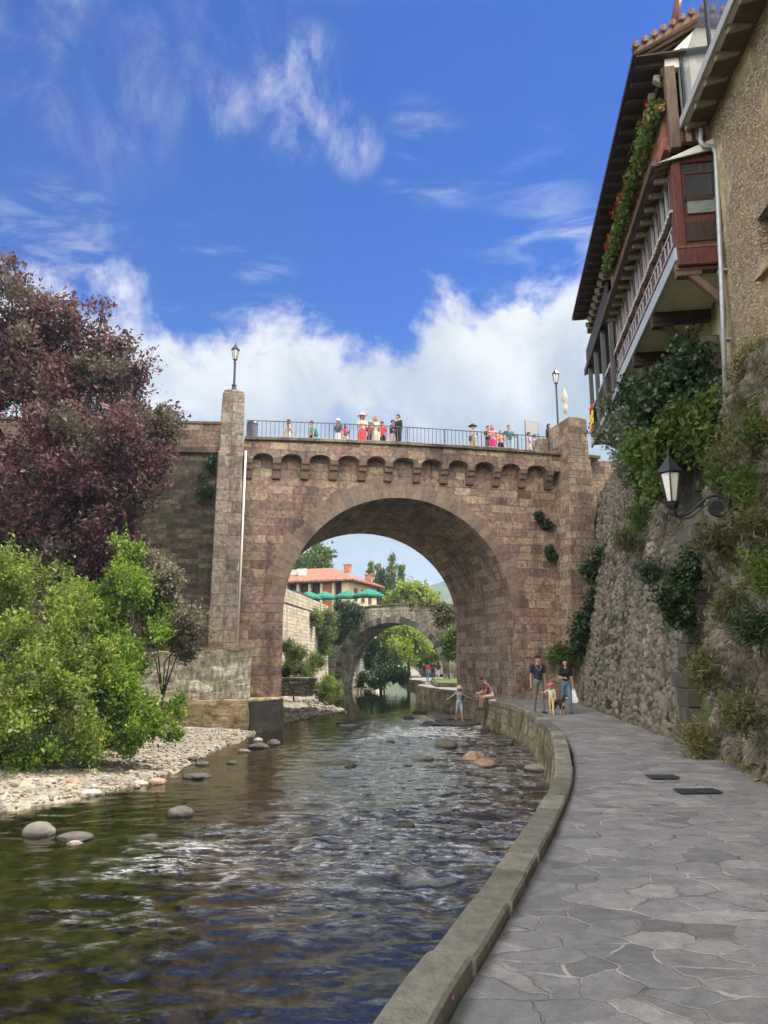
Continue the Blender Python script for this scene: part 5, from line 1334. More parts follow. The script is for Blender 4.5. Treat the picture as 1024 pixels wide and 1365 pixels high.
# --- boulders, each a thing
bmx = bmesh.new(); bmesh.ops.create_icosphere(bmx, subdivisions=4, radius=1); sv = np.array([v.co[:] for v in bmx.verts]); sf = np.array([[v.index for v in f.verts] for f in bmx.faces]); bmx.free()
def boulder(px, py, rpx, tint, label, sz=.6, sx=1.15, seed=0, z=WZ, sink=.35, rz=None):
    p = onz(px, py, z); r = rpx / F * p.y * .9; rng = rng_(seed + 500)
    o3 = rng.uniform(0, 50, 3)
    d = 1 + .85 * (fbm(sv[:, 0] * 1.3 + o3[0], sv[:, 1] * 1.1 + o3[1], sv[:, 2] * 1.1 + o3[2], seed=seed, oct=4) - .5)
    d = d * (1 + .16 * (np.abs(2 * fbm(sv[:, 0] * 2.6 + o3[1], sv[:, 1] * 2.6 + o3[2], sv[:, 2] * 2.6 + o3[0], seed=seed + 9, oct=3) - 1) - .3)); d = np.minimum(d, 1.02 + .05 * fbm(sv[:, 0] * 6, sv[:, 1] * 6, sv[:, 2] * 6, seed=seed))
    q = sv * d[:, None] * r * np.array([sx, .9, sz])
    ob_ = npmesh('boulder', q, sf, M['boulder'], smooth=True, ftint=np.full(len(sf), tint) + (fbm(sv[sf[:, 0], 0] * 2, sv[sf[:, 0], 1] * 2, sv[sf[:, 0], 2] * 2, seed=seed) - .5) * .2)
    ob_.location = (p.x, p.y, z + r * sz * (1 - 2 * sink) * .5); ob_.rotation_euler = (0, 0, rng.uniform(-.5, .5) if rz is None else rz)
    return tag(ob_, label, 'boulder', 'boulders in the river')
BL = [(52, 1112, 19, .42, 'rounded grey brown boulder in the green shallows near the left edge', .75), (100, 1118, 21, .2, 'flat dark boulder just right of the rounded one near the left edge', .35), (100, 1126, 10, .9, 'small pale stone in front of the flat dark boulder at left', .5),
      (240, 1086, 16, .18, 'dark angular boulder alone in the middle of the left shallows', .6), (92, 1052, 19, .8, 'big tan boulder at the edge of the gravel bank', .7), (120, 1060, 14, .95, 'pale stone at the waterline right of the big tan boulder', .5),
      (187, 1047, 10, .95, 'small pale pebble like boulder standing off the gravel bank', .6), (210, 1045, 12, .82, 'small tan boulder right of the pale one off the gravel bank', .6), (148, 1048, 15, .9, 'long flat pale stone on the waterline of the gravel bank', .3),
      (262, 1036, 18, .12, 'long flat dark rock off the end of the gravel bank', .25), (345, 997, 13, .08, 'flat wet black rock at the foot of the stone plinth', .45), (364, 993, 9, .1, 'round wet black rock right of the plinth', .8), (344, 988, 6, .95, 'small white stone by the plinth', .7),
      (270, 1020, 9, .3, 'small grey rock near the shore below the plinth', .5), (258, 1013, 8, .15, 'dark stone at the end of the gravel', .5),
      (468, 1023, 8, .1, 'single dark stone in the rapids at mid river', .8), (540, 1103, 13, .12, 'flat dark stone breaking the near rapids', .4), (595, 996, 14, .3, 'rounded grey boulder in the white water below the girl', .7), (563, 1013, 15, .38, 'low flat boulder left of the orange rocks', .35),
      (632, 1014, 15, .8, 'orange brown boulder leaning on its twin by the river wall', .75), (648, 1021, 17, .79, 'second orange brown boulder of the touching pair, the nearer one', .5), (640, 1047, 11, .5, 'small grey stone just below the orange pair', .5), (668, 1027, 8, .6, 'small stone at the right end of the orange pair', .5),
      (717, 1026, 17, .62, 'flat pale boulder close to the curve of the river wall', .4), (655, 1036, 8, .35, 'dark pebble like stone between the orange pair and the flat pale boulder', .5), (630, 1100, 11, .14, 'barely covered dark stone in the near right shallows', .3),
      (572, 968, 12, .1, 'dark rock in the rapids upstream of the girl', .5), (590, 962, 10, .15, 'dark stone left of the girl', .5), (640, 974, 14, .2, 'wet dark rock between the girl and the river wall', .45), (662, 970, 13, .35, 'greyish rock lying against the river wall below the seated man', .45), (690, 985, 12, .3, 'flat grey stone in the shallows under the curved wall', .35), (705, 1000, 9, .25, 'small flat stone under the curved wall', .35), (668, 990, 10, .12, 'blackish flat stone in the brown shallows', .3),
      (560, 950, 10, .12, 'dark rock at the foot of the river wall where it turns', .5), (545, 958, 8, .1, 'small dark rock out in the rapids by the turn of the wall', .45), (520, 990, 6, .1, 'tiny dark stone in the middle of the far rapids', .5), (455, 965, 7, .1, 'tiny dark rock below the arch at left', .4), (480, 975, 6, .12, 'tiny dark stone below the arch at mid stream', .4),
      (685, 1045, 8, .2, 'small dark stone near the bend of the kerb', .35), (20, 1074, 12, .9, 'pale stone at the waterline on the far left', .4), (310, 1018, 9, .15, 'wet dark stone in the shallows before the plinth', .4), (325, 1003, 8, .4, 'grey stone beside the black rocks at the plinth', .5)]
for i, (px, py, r_, tn, lab, sz) in enumerate(BL): boulder(px, py, r_, tn, lab, sz, seed=i)
rr = random.Random(55)
for i in range(26):
    py = rr.uniform(948, 1062); px = rr.uniform(640, 735) if py > 985 else rr.uniform(560, 690)
    pw = onz(px, py, WZ)
    if float(XK(pw.y)) - pw.x < .45: px -= 25
    boulder(px, py, rr.uniform(3.5, 7.5), rr.uniform(.08, .55), 'small stone among the many scattered in the shallows along the river wall', rr.uniform(.35, .6), rr.uniform(.9, 1.4), seed=120 + i)
rk = boulder(612, 966, 27, .2, 'broad wet ledge of rock the girl stands on', .16, 1.3, seed=91, sink=.2); GIRL_ROCK = rk
boulder(628, 958, 30, .35, 'long pale slab at the foot of the river wall behind the girl', .14, 1.6, seed=92, sink=.1)
# --- ivy and shrubs on the right hand wall
def wl_pt(px, py, Y): return at(px, py, Y)
lobes = [lb(828, 570, 22, 26), lb(835, 600, 21, 26), lb(822, 545, 23, 18), lb(845, 625, 20, 20), lb(850, 560, 21, 24)]
plant('silver_shrub', 'silvery grey green shrub hanging over the wall below the far timber balcony', 'shrub', at(850, 590, 22.6), lobes, LM['silver'], 420, 22, .14, .11, .05, 11, .05, stem='stem', shell=.35)
lobes = [lb(905, 520, 16, 45), lb(935, 500, 15, 32), lb(870, 535, 17.5, 36), lb(945, 540, 14.8, 26), lb(890, 560, 16.5, 40), lb(915, 480, 15.4, 22), lb(855, 520, 18.5, 18)]
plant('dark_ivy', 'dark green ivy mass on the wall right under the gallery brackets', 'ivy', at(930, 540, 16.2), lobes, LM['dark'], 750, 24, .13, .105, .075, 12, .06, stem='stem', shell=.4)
lobes = [lb(925, 560, 14.6, 34), lb(895, 590, 15.4, 32), lb(865, 610, 16.6, 28), lb(945, 590, 14.2, 22), lb(880, 635, 15.6, 22), lb(855, 640, 16.8, 15), lb(940, 550, 14.3, 18), lb(848, 600, 17.5, 16)]
plant('bright_ivy', 'brighter yellow green climber hanging above the wall lantern', 'ivy', at(935, 585, 15), lobes, LM['mid'], 620, 24, .12, .105, .07, 13, .05, stem='stem', shell=.4)
lobes = [lb(905, 805, 14.6, 22), lb(915, 770, 14.6, 14), lb(898, 830, 14.6, 12), lb(918, 740, 14.6, 9)]
plant('dark_creeper', 'dark creeper growing on the corner between rubble wall and rocky bank', 'ivy', at(915, 815, 14.9), lobes, LM['dark'], 190, 22, .09, .085, .05, 14, .03, stem='stem', shell=.2)
lobes = [lb(793, 765, 29.5, 14), lb(788, 800, 29.5, 15), lb(783, 835, 29.5, 15), lb(800, 745, 29, 12), lb(812, 735, 27.5, 10), lb(778, 860, 29.8, 12)]
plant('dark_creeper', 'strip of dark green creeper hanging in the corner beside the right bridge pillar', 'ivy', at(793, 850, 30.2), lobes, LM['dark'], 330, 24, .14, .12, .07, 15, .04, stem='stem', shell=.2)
lobes = [lb(750, 872, 31, 14), lb(735, 870, 31.2, 10), lb(768, 868, 30.8, 10)]
plant('low_hedge', 'small green hedge at the foot of the right bridge pillar', 'hedge', at(750, 880, 31.3), lobes, LM['mid'], 130, 22, .1, .09, .05, 16, .03, stem='stem', shell=.2)
rng = rng_(21)
for k, (px, py, Y, r_, mat, lab) in enumerate(((985, 520, 12.6, 40, 'olive', 'tangle of dry olive weeds high on the rocky bank by the pipe foot'), (1000, 600, 12.0, 36, 'olive', 'straggly brownish weeds hanging on the upper rocky bank'), (960, 640, 13, 22, 'mid', 'patch of green weeds behind the scrolled lantern bracket'), (1010, 480, 12.4, 25, 'grass', 'dry grass tuft at the top right of the rocky bank'), (955, 730, 13, 18, 'olive', 'drooping weeds below the lantern bracket'), (1000, 720, 11.6, 26, 'olive', 'grey green weeds halfway up the rocky bank'), (930, 985, 13.6, 16, 'grass', 'yellowish grass tuft at the foot of the dark corner stones'), (990, 660, 12, 22, 'mid', 'green weed clump on the bank right of the lantern bracket'), (970, 810, 12.3, 16, 'olive', 'small weed clump low on the rocky bank'), (1015, 560, 11.8, 24, 'mid', 'green tuft at the right edge of the photo under the stone building'), (1005, 845, 11.2, 18, 'dark', 'dark green weeds low on the rocky bank near the right edge'), (985, 955, 11.6, 16, 'olive', 'olive weeds at the foot of the rocky bank'), (1018, 760, 10.8, 20, 'mid', 'green weeds at mid height on the right edge of the bank'), (850, 690, 18.2, 14, 'mid', 'green tuft hanging on the rubble wall below the climber'), (868, 765, 17.2, 11, 'dark', 'small dark plant rooted in the middle of the rubble wall'), (835, 720, 20.5, 12, 'olive', 'dry weeds on the upper rubble wall left of the lantern'), (945, 900, 12.9, 15, 'olive', 'brownish weeds behind the dark corner stones'))):
    lobes = [(at(px + rng.uniform(-.7, .7) * r_, py + rng.uniform(-.9, .9) * r_, Y), (r_ / F * Y * .55,) * 3) for _ in range(5)]
    plant('wall_weeds', lab, 'weeds', at(px + 8, py + r_ * .3, Y + .5), lobes, LM[mat], 120, 14, .12, .11, .016, 30 + k, .015, stem='stem', shell=.1, group='weeds on the rocky bank', droop=.35)
for k, (px, py, yo, r_, lab) in enumerate(((714, 688, -.1, 8, 'small weed rooted in the bridge face high on the right'), (729, 700, -.1, 7, 'dark weed beside the right pillar under the corbels'), (731, 738, -.1, 8, 'lower dark weed beside the right bridge pillar'), (280, 625, -.35, 20, 'dark ivy patch on the wing wall beside the left pillar'), (276, 655, -.35, 12, 'lower ivy patch on the wing wall beside the left pillar'))):
    q = onplane(px, py, BO + BN * yo, BN); r = r_ / F * q.y
    lobes = [(q + Vector((rng.uniform(-.7, .7) * r, -.05, rng.uniform(-.8, .8) * r)), (r * .6, .12, r * .6)) for _ in range(4)]
    plant('wall_plant', lab, 'plant', q + Vector((0, .15, 0)), lobes, LM['dark'], 60, 16, .06, .09, .05, 60 + k, .015, stem='stem', shell=.1, group='plants rooted in the bridge stonework')
# --- flowers on the top balcony
fm = leafmat('geranium_petal', [(0, (.35, .01, .015)), (1, (.6, .03, .03))], .3)
for k in range(8):
    u = .4 + k * .88; p = hw(u, .12, 13.42)
    t_ = thing('flower_box', 'flower box of green trailing geraniums with red blooms along the top balcony' , 'flower box', p, HA, 'flower boxes on the top balcony')
    MB().box((0, 0, 0), (.8, .2, .18)).build('box', M['terracotta'], t_, bevel=.01)
    rng = rng_(140 + k); n = 560
    C = np.stack([rng.uniform(-.45, .45, n), rng.normal(size=n) * .10 + .08, rng.normal(size=n) * .085 + .1 - .14 * rng.random(n) ** 2 * 2], -1)
    V, Q = leaf_quads(C, unit(rng.normal(size=(n, 3))), .10, .075, rng); npmesh('foliage', V, Q, LM['mid'], t_, ftint=rng.random(n))
    n = 190 if k % 2 == 0 or k > 2 else 90
    cen = np.stack([rng.uniform(-.4, .4, 6), rng.normal(size=6) * .08 + .14, rng.uniform(.08, .42, 6)], -1)
    C = cen[rng.integers(0, 6, n)] + rng.normal(size=(n, 3)) * .035
    V, Q = leaf_quads(C, unit(rng.normal(size=(n, 3))), .05, .045, rng); npmesh('blooms', V, Q, fm, t_, ftint=rng.random(n))
# ================================================================== BEYOND THE ARCH
# embankment wall on the left bank
LWp = [(-7.9, 33.5), (-6.9, 38), (-6.05, 45), (-5.2, 54), (-4.5, 62.5)]
ew = thing('embankment_wall', 'sunlit stone embankment wall on the left bank seen through the large arch', 'retaining wall', (-6.05, 45, 0))
mb = MB(); mp = MB()
for (xa, ya), (xb, yb) in zip(LWp[:-1], LWp[1:]):
    a, b_ = Vector((xa + 6.05, ya - 45, 0)), Vector((xb + 6.05, yb - 45, 0))
    mb.prism([(a.x, a.y, -1.5), (b_.x, b_.y, -1.5), (b_.x - .25, b_.y, 5.1), (a.x - .25, a.y, 5.1)], (-.6, 0, 0))
    mp.prism([(a.x - .18, a.y, 5.1), (b_.x - .18, b_.y, 5.1), (b_.x - .18, b_.y, 5.95), (a.x - .18, a.y, 5.95)], (-.4, 0, 0))
mb.build('wall', M['bankwall'], ew); mp.build('parapet', M['bankwall'], ew)
# low dry stone wall on the bank
p = onz(382, 922, -.4); q = onz(416, 924, -.4)
dsw = MB(); rr = random.Random(3)
y0 = 40.5
x0_, x1_ = at(380, 915, y0).x, at(416, 915, y0).x; zb_, zt_ = at(390, 928, y0).z, at(390, 906, y0).z
z = zb_
while z < zt_ - .05:
    h = rr.uniform(.14, .24); x = x0_ - 2
    while x < x1_ - .1:
        L = rr.uniform(.25, .5); dsw.box((x + L / 2, y0 + rr.uniform(-.03, .03), z + h / 2), (L - .02, .5, h - .02), rr.uniform(-.04, .04), tint=rr.uniform(.3, 1)); x += L
    z += h
tag(dsw.build('dry_stone_wall', M['quoin'], bevel=.03), 'low dry stone wall on the left bank behind the large arch', 'stone wall')
# small old arch bridge
P2 = R(-22); S0 = at(523, 830, 65); SO = Vector((S0.x, 65, 0)); SE = Vector((cos(P2), sin(P2), 0)); SN = Vector((-sin(P2), cos(P2), 0))
def s2(px, py, yo=0.0):
    q = onplane(px, py, SO + SN * yo, SN) - SO; return q.dot(SE), q.z
xL, zL = s2(454, 900); xR, zR = s2(591, 882); zc_ = S0.z; zd = s2(520, 806)[1]
print('small bridge', xL, xR, zc_, zd)
sb = thing('old_bridge', 'small old ivy grown stone arch bridge seen through the large arch', 'bridge', SO, P2)
SX = (xL + xR) / 2; SA = (xR - xL) / 2; ZB2 = -.1; SH2 = zc_ - ZB2; W2 = 4.0
def dt2(x): return zd - .012 * (x - 1) ** 2
A2 = [(SX - SA * cos(pi * i / 36), ZB2 + SH2 * sin(pi * i / 36) ** .92) for i in range(37)]
mb = MB()
for y, fl in ((0, 0), (W2, 1)):
    def q2(a, b_, c_, d_): mb.add([(p_[0], y, p_[1]) for p_ in (a, b_, c_, d_)], [(3, 2, 1, 0) if fl else (0, 1, 2, 3)])
    q2((-9, -1.6), (SX - SA, -1.6), (SX - SA, dt2(SX - SA)), (-9, dt2(-9))); q2((SX + SA, -1.6), (14, -1.6), (14, dt2(14)), (SX + SA, dt2(SX + SA)))
    for a, b_ in zip(A2[:-1], A2[1:]): q2(a, b_, (b_[0], dt2(b_[0])), (a[0], dt2(a[0])))
for a, b_ in zip([(SX - SA, -1.6)] + A2, A2 + [(SX + SA, -1.6)]): mb.add([(a[0], 0, a[1]), (b_[0], 0, b_[1]), (b_[0], W2, b_[1]), (a[0], W2, a[1])], [(0, 3, 2, 1)])
for i in range(23):
    xa, xb = -9 + i, -8 + i; mb.add([(xa, 0, dt2(xa)), (xb, 0, dt2(xb)), (xb, W2, dt2(xb)), (xa, W2, dt2(xa))], [(0, 1, 2, 3)])
mb.build('bridge_wall', M['smallbridge'], sb)
mb = MB(); rr = random.Random(31)
for (xa, za), (xb, zb_) in zip(A2[:-1], A2[1:]):
    d = Vector((xb - xa, 0, zb_ - za)).normalized(); nn_ = Vector((-d.z, 0, d.x)); k = rr.uniform(.5, .62)
    mb.prism([(xa + d.x * .02, -.05, za + d.z * .02), (xb - d.x * .02, -.05, zb_ - d.z * .02), (xb + nn_.x * k, -.05, zb_ + nn_.z * k), (xa + nn_.x * k, -.05, za + nn_.z * k)], (0, .2, 0), tint=rr.random())
mb.build('arch_ring', M['quoin'], sb)
mb = MB(); x = -9.0
while x < 14: L = rr.uniform(.5, .9); mb.box((x + L / 2, .1, dt2(x) + .03), (L - .03, .5, rr.uniform(.12, .2)), tint=rr.random()); x += L
mb.build('coping', M['quoin'], sb)
# right of the small bridge: low curved wall and a lawn edge
lwr = thing('garden_wall', 'low pale stone wall at the right foot of the small old bridge', 'stone wall', at(603, 893, 60))
MB().box((.9, 0, -.1), (2.6, .4, 1.9)).build('wall', M['smallbridge'], lwr); MB().box((.9, -.0, .88), (2.7, .5, .1)).build('coping', M['quoin'], lwr)
q = at(588, 906, 50); gb = MB(); gb.prism([(q.x - .5, 47, -.3), (q.x + 3, 45, -.3), (q.x + 3, 60, -.35), (q.x - .2, 58, -.35)], (0, 0, .42)); o_ = gb.build('lawn_bed', M['riverwall']); tag(o_, 'raised stone edged lawn bed beside the far path', 'planter')
gb = MB(); gb.prism([(q.x - .38, 47.15, .12), (q.x + 2.9, 45.2, .12), (q.x + 2.9, 59.8, .08), (q.x - .1, 57.8, .08)], (0, 0, .06)); gb.build('turf', plain('turf', (.07, .10, .025), .95, .4, 6, .6), o_)
# restaurant house on the terrace
HP = Vector((at(466, 790, 74).x, 74, 5.75)); hr = R(-20)
rh = thing('terrace_house', 'cream house with red tiled hip roof on the terrace left of the small bridge', 'house', HP, hr)
zE = at(470, 774, 75).z - 5.75; W_, D_ = 13.0, 7.5
print('house eave', zE)
MB().box((-W_ / 2, D_ / 2 + .3, zE / 2 - 1), (W_ - .1, D_ - .3, zE + 2)).build('wall', M['wood_dark'], rh)
MB().box((-.08, D_ / 2, zE / 2 - 1), (.3, D_, zE + 2)).build('side_wall', plain('yellow_render', (.40, .34, .21), .85, .12, 3, .3), rh)
for k in range(8):
    x = -.4 - k * 1.32; MB().box((x, .1, zE / 2), (.26 if k else .8, .5, zE)).build('pier', plain('yellow_render', (.40, .34, .21), .85, .12, 3, .3), rh)
MB().box((-W_ / 2, .1, .25), (W_, .4, .9)).build('dado', plain('rust_panel', (.24, .08, .045), .8), rh)
MB().box((-W_ / 2, .12, zE - .12), (W_, .5, .22)).build('lintel', M['wood_brown'], rh)
MB().box((-2.45, .16, zE * .55), (.98, .2, zE * .8)).build('shutter', plain('rust_panel', (.24, .08, .045)), rh)
for y in (1.4, 3.4, 5.4): 
    f = MB().box((.1, y, zE * .62), (.1, .8, 1.3)).build('window', M['wood_brown'], rh); MB().box((.16, y, zE * .62), (.03, .64, 1.12)).build('pane', M['glass'], f)
e = .75; rzh = zE + 1.75
ev = [(-W_ - e, -e, zE), (e, -e, zE), (e, D_ + e, zE), (-W_ - e, D_ + e, zE)]; ri = [(-W_ + 3, D_ / 2, rzh), (-3.6, D_ / 2, rzh)]
mb = MB(); sl = math.hypot(D_ / 2 + e, 1.75)
mb.add([ev[0], ev[1], ri[1], ri[0]], [(0, 1, 2, 3)], uv=[(ev[0][0], 0), (ev[1][0], 0), (ri[1][0], sl), (ri[0][0], sl)])
mb.add([ev[1], ev[2], ri[1]], [(0, 1, 2)], uv=[(0, 0), (D_ + 2 * e, 0), (D_ / 2 + e, 4.5)]); mb.add([ev[2], ev[3], ri[0], ri[1]], [(0, 1, 2, 3)]); mb.add([ev[3], ev[0], ri[0]], [(0, 1, 2)])
mb.add([(p_[0], p_[1], p_[2] - .16) for p_ in ev], [(3, 2, 1, 0)])
for i in range(4): a, b_ = ev[i], ev[(i + 1) % 4]; mb.add([(a[0], a[1], a[2] - .16), (b_[0], b_[1], b_[2] - .16), b_, a], [(0, 1, 2, 3)])
M['farroof'] = tilemat('far_roof_tile', (.17, .068, .042), (.33, .15, .095), .32, .45)
ro = mb.build('roof', M['farroof'], rh)
for (x, y, z) in ((-2.0, 4.2, rzh - .1), (.2, 4.8, zE + .55), (-6.0, 1.5, zE + 1.0), (-7.2, 2.0, zE + .9)):
    MB().box((x, y, z), (.7, .5, .75)).box((x, y, z + .42), (.85, .65, .1)).build('chimney', M['white_plaster'] if x < -5 else M['terracotta'], ro)
# green parasols on the terrace
gm = plain('green_canvas', (.01, .13, .085), .8, .12, 6); gd = plain('black_canvas', (.012, .014, .016), .8)
for (px, py, Y, r, mat, lab) in ((393, 787, 62, 1.5, gd, 'black parasol at the left end of the terrace by the big arch'), (412, 788, 66, 1.15, gm, 'green parasol partly shaded, leftmost of the green ones'), (433, 788, 68, 1.2, gm, 'green parasol second from the left on the terrace'), (463, 787, 68, 1.2, gm, 'green parasol in the middle in front of the dark openings'), (492, 785, 67, 1.45, gm, 'largest green parasol at the right end of the terrace')):
    q = at(px, py, Y); h = q.z - 5.75
    t_ = thing('parasol', lab, 'parasol', (q.x, Y, 5.75), 0, 'parasols on the terrace')
    MB().tube([(0, 0, 0), (0, 0, h)], .04, 6).build('pole', M['white_wood'], t_)
    MB().lathe((0, 0, h), [(r, -.72), (r * .98, -.55), (r * .5, -.22), (.04, .0), (.02, .06)], 8).build('canopy', mat, t_)
# trees beyond
def lbs(px, py, Y, rpx, **k): return lb(px, py, Y, rpx, **k)
def col_lobes(px, y0, y1, Y, r): 
    n = 6; return [(at(px, y0 + (y1 - y0) * (i + .5) / n, Y), (r * (.35 + .65 * ((i + .6) / n)) , r * (.35 + .65 * ((i + .6) / n)), (y1 - y0) / n / F * Y * .9)) for i in range(n)]
for k, (px, y0, y1, Y, r, lab) in enumerate(((523, 742, 814, 98, 1.25, 'tallest slender poplar behind the small bridge'), (536, 758, 812, 100, .75, 'thin poplar just right of the tallest one'), (503, 755, 808, 102, .5, 'pale thin poplar left of the tallest one'), (494, 754, 805, 104, .35, 'thinnest bare looking poplar nearest the house'), (510, 762, 806, 96, .45, 'dark narrow cypress like tree left of the tallest poplar'))):
    lo = col_lobes(px, y0, y1, Y, r); b0 = at(px, 840, Y)
    plant('poplar', lab, 'tree', (b0.x, Y, 2.5), lo, LM['dark'] if k == 4 else LM['poplar'], 300, 18, .16, .28, .16, 200 + k, .16, (b0.x, Y, 6), shell=.2, group='poplars behind the small bridge', up=.9, ntw=1)
lo = [lbs(548, 790, 90, 14), lbs(565, 797, 90, 11), lbs(535, 792, 92, 9), lbs(578, 802, 90, 9), lbs(525, 800, 90, 10)]
plant('broad_tree', 'yellow green round tree showing just above the small bridge', 'tree', (at(555, 850, 90).x, 90, 1.5), lo, LM['far'], 330, 20, .35, .32, .22, 210, .2, (at(555, 850, 90).x, 90, 4), shell=.3)
lo = [lbs(425, 745, 92, 14), lbs(415, 755, 92, 14), lbs(432, 752, 92, 8), lbs(402, 752, 92, 14)]
plant('broad_tree', 'green tree rising behind the red tiled roof', 'tree', (at(418, 850, 92).x, 92, 3), lo, LM['mid'], 260, 20, .35, .32, .22, 211, .2, (at(418, 850, 92).x, 92, 7), shell=.3)
for k, (lo, Y, mat, lab) in enumerate((
        ([lbs(545, 845, 82, 16), lbs(530, 855, 82, 15), lbs(555, 862, 81, 16), lbs(538, 875, 80, 14), lbs(520, 846, 83, 9)], 82, 'far', 'leafy green tree in the middle under the small arch'),
        ([lbs(572, 852, 86, 15), lbs(580, 868, 85, 13), lbs(565, 875, 84, 13), lbs(575, 885, 84, 12), lbs(560, 842, 86, 10)], 86, 'far', 'sunlit yellow green tree at the right under the small arch'),
        ([lbs(505, 865, 88, 14), lbs(512, 850, 88, 10), lbs(500, 882, 88, 10), lbs(518, 870, 86, 12)], 88, 'mid', 'green tree at the left under the small arch by the white house'),
        ([lbs(535, 830, 110, 30), lbs(575, 832, 110, 25), lbs(505, 835, 110, 25)], 110, 'far', 'tall pale tree filling the far end of the valley under the small arch'))):
    b0 = at(545 if k == 0 else (572 if k == 1 else 508), 890, Y)
    plant('valley_tree', lab, 'tree', (b0.x, Y, -.3), lo, LM[mat], 560, 22, .32, .27, .17, 220 + k, .18, (b0.x, Y, 1.6), shell=.3, group='trees under the small arch')
lo = [lbs(512, 888, 62.5, 13), lbs(528, 893, 62, 13), lbs(518, 903, 61, 13), lbs(500, 903, 61, 11), lbs(538, 903, 61.5, 8), lbs(484, 908, 60, 8), lbs(508, 880, 63, 7)]
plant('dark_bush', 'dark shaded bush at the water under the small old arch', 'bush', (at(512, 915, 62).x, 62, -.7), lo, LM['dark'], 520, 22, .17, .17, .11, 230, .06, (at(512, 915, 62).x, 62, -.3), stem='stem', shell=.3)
lo = [lbs(432, 918, 43.5, 12), lbs(447, 921, 43.5, 9), lbs(420, 918, 44, 10), lbs(436, 911, 44.5, 9), lbs(425, 924, 43, 8), lbs(442, 925, 43, 8)]
plant('yellow_bush', 'rounded yellow green bush on the sunlit left bank beyond the arch', 'bush', (at(432, 922, 43.7).x, 43.7, -.4), lo, LM['greenpale'], 420, 22, .13, .14, .03, 231, .04, stem='stem', shell=.3)
lo = [lbs(392, 890, 42, 11), lbs(385, 900, 42, 11), lbs(398, 880, 43, 12), lbs(405, 900, 43, 9), lbs(388, 868, 42, 12), lbs(420, 880, 50, 9), lbs(415, 895, 50, 9), lbs(395, 908, 42, 9)]
plant('bank_shrub', 'grey green grasses and shrub against the sunlit embankment wall', 'shrub', (at(392, 905, 42.2).x, 42.2, -.3), lo, LM['poplar'], 500, 22, .16, .22, .03, 232, .04, stem='stem', shell=.2, droop=.5)
lo = [lbs(402, 874, 43.2, 5), lbs(408, 877, 43.5, 4)]
lo = [lbs(428, 828, 57, 14), lbs(420, 820, 55, 9), lbs(438, 845, 58, 9), lbs(430, 865, 58, 9)]
plant('hanging_plant', 'pale green creeper hanging over the end of the embankment wall', 'creeper', at(430, 845, 60.5), lo, LM['poplar'], 330, 22, .22, .22, .06, 233, .04, stem='stem', shell=.2, droop=.6)
lo = [lbs(462, 815, 63.5, 12), lbs(475, 818, 63.6, 10), lbs(455, 835, 64, 10), lbs(448, 850, 64.5, 8), lbs(470, 835, 64, 5)]
plant('hanging_plant', 'dark spiky creeper hanging from the left end of the small old bridge', 'creeper', at(460, 820, 67), lo, LM['dark'], 300, 22, .22, .45, .05, 234, .04, stem='stem', shell=.2, droop=.6)
lo = [lbs(585, 812, 62, 8), lbs(575, 808, 62, 6), lbs(597, 815, 61.5, 10), lbs(590, 830, 61.5, 7), lbs(548, 806, 63, 5)]
plant('hanging_plant', 'ivy over the right shoulder of the small old bridge', 'creeper', at(590, 815, 63.6), lo, LM['olive'], 200, 20, .2, .2, .12, 235, .04, stem='stem', shell=.2, droop=.3)
lo = [lbs(599, 857, 56, 7), lbs(602, 868, 56, 7), lbs(604, 847, 56, 6)]
plant('green_bush', 'bright green bush at the right end of the small old bridge beside the big arch', 'bush', (at(599, 885, 56).x, 56, -.2), lo, LM['mid'], 300, 22, .16, .2, .13, 236, .06, stem='stem', shell=.3)
# white house glimpsed under the small arch
wh = thing('white_house', 'small white house glimpsed at the left under the small old arch', 'house', (at(494, 880, 100).x - 1.5, 100, -.5), R(-15))
MB().box((0, 2, .6), (4.5, 4, 3.6)).build('wall', M['white_plaster'], wh)
mb = MB(); mb.prism([(-2.6, -.4, 2.3), (2.6, -.4, 2.3), (2.6, 2, 3.4), (-2.6, 2, 3.4)], (0, .1, .12)); mb.prism([(-2.6, 4.4, 2.3), (2.6, 4.4, 2.3), (2.6, 2, 3.4), (-2.6, 2, 3.4)], (0, .05, .12)); mb.build('roof', M['farroof'], wh)
for x in (-1.2, 1.1): MB().box((x, -.03, 1.4), (.8, .08, 1.0)).build('window', M['wood_dark'], wh)
# roof tops behind the small bridge
for (px, Y, lab) in ((578, 84, 'low tiled roof just visible over the parapet of the small bridge'), ):
    q = at(px, 803, Y); t_ = thing('tiled_roof_house', lab, 'house', (q.x, Y, 0))
    MB().box((1, 2, 2.6), (5, 4, 5.4)).build('wall', M['cream'], t_); MB().prism([(-2, -.5, 5.2), (4, -.5, 5.2), (4, 4.5, 5.2), (-2, 4.5, 5.2)], (0, 0, .3)).prism([(-2, -.3, 5.5), (4, -.3, 5.5), (4, 2, q.z + .1), (-2, 2, q.z + .1)], (0, 2, 0)).build('roof', M['farroof'], t_)
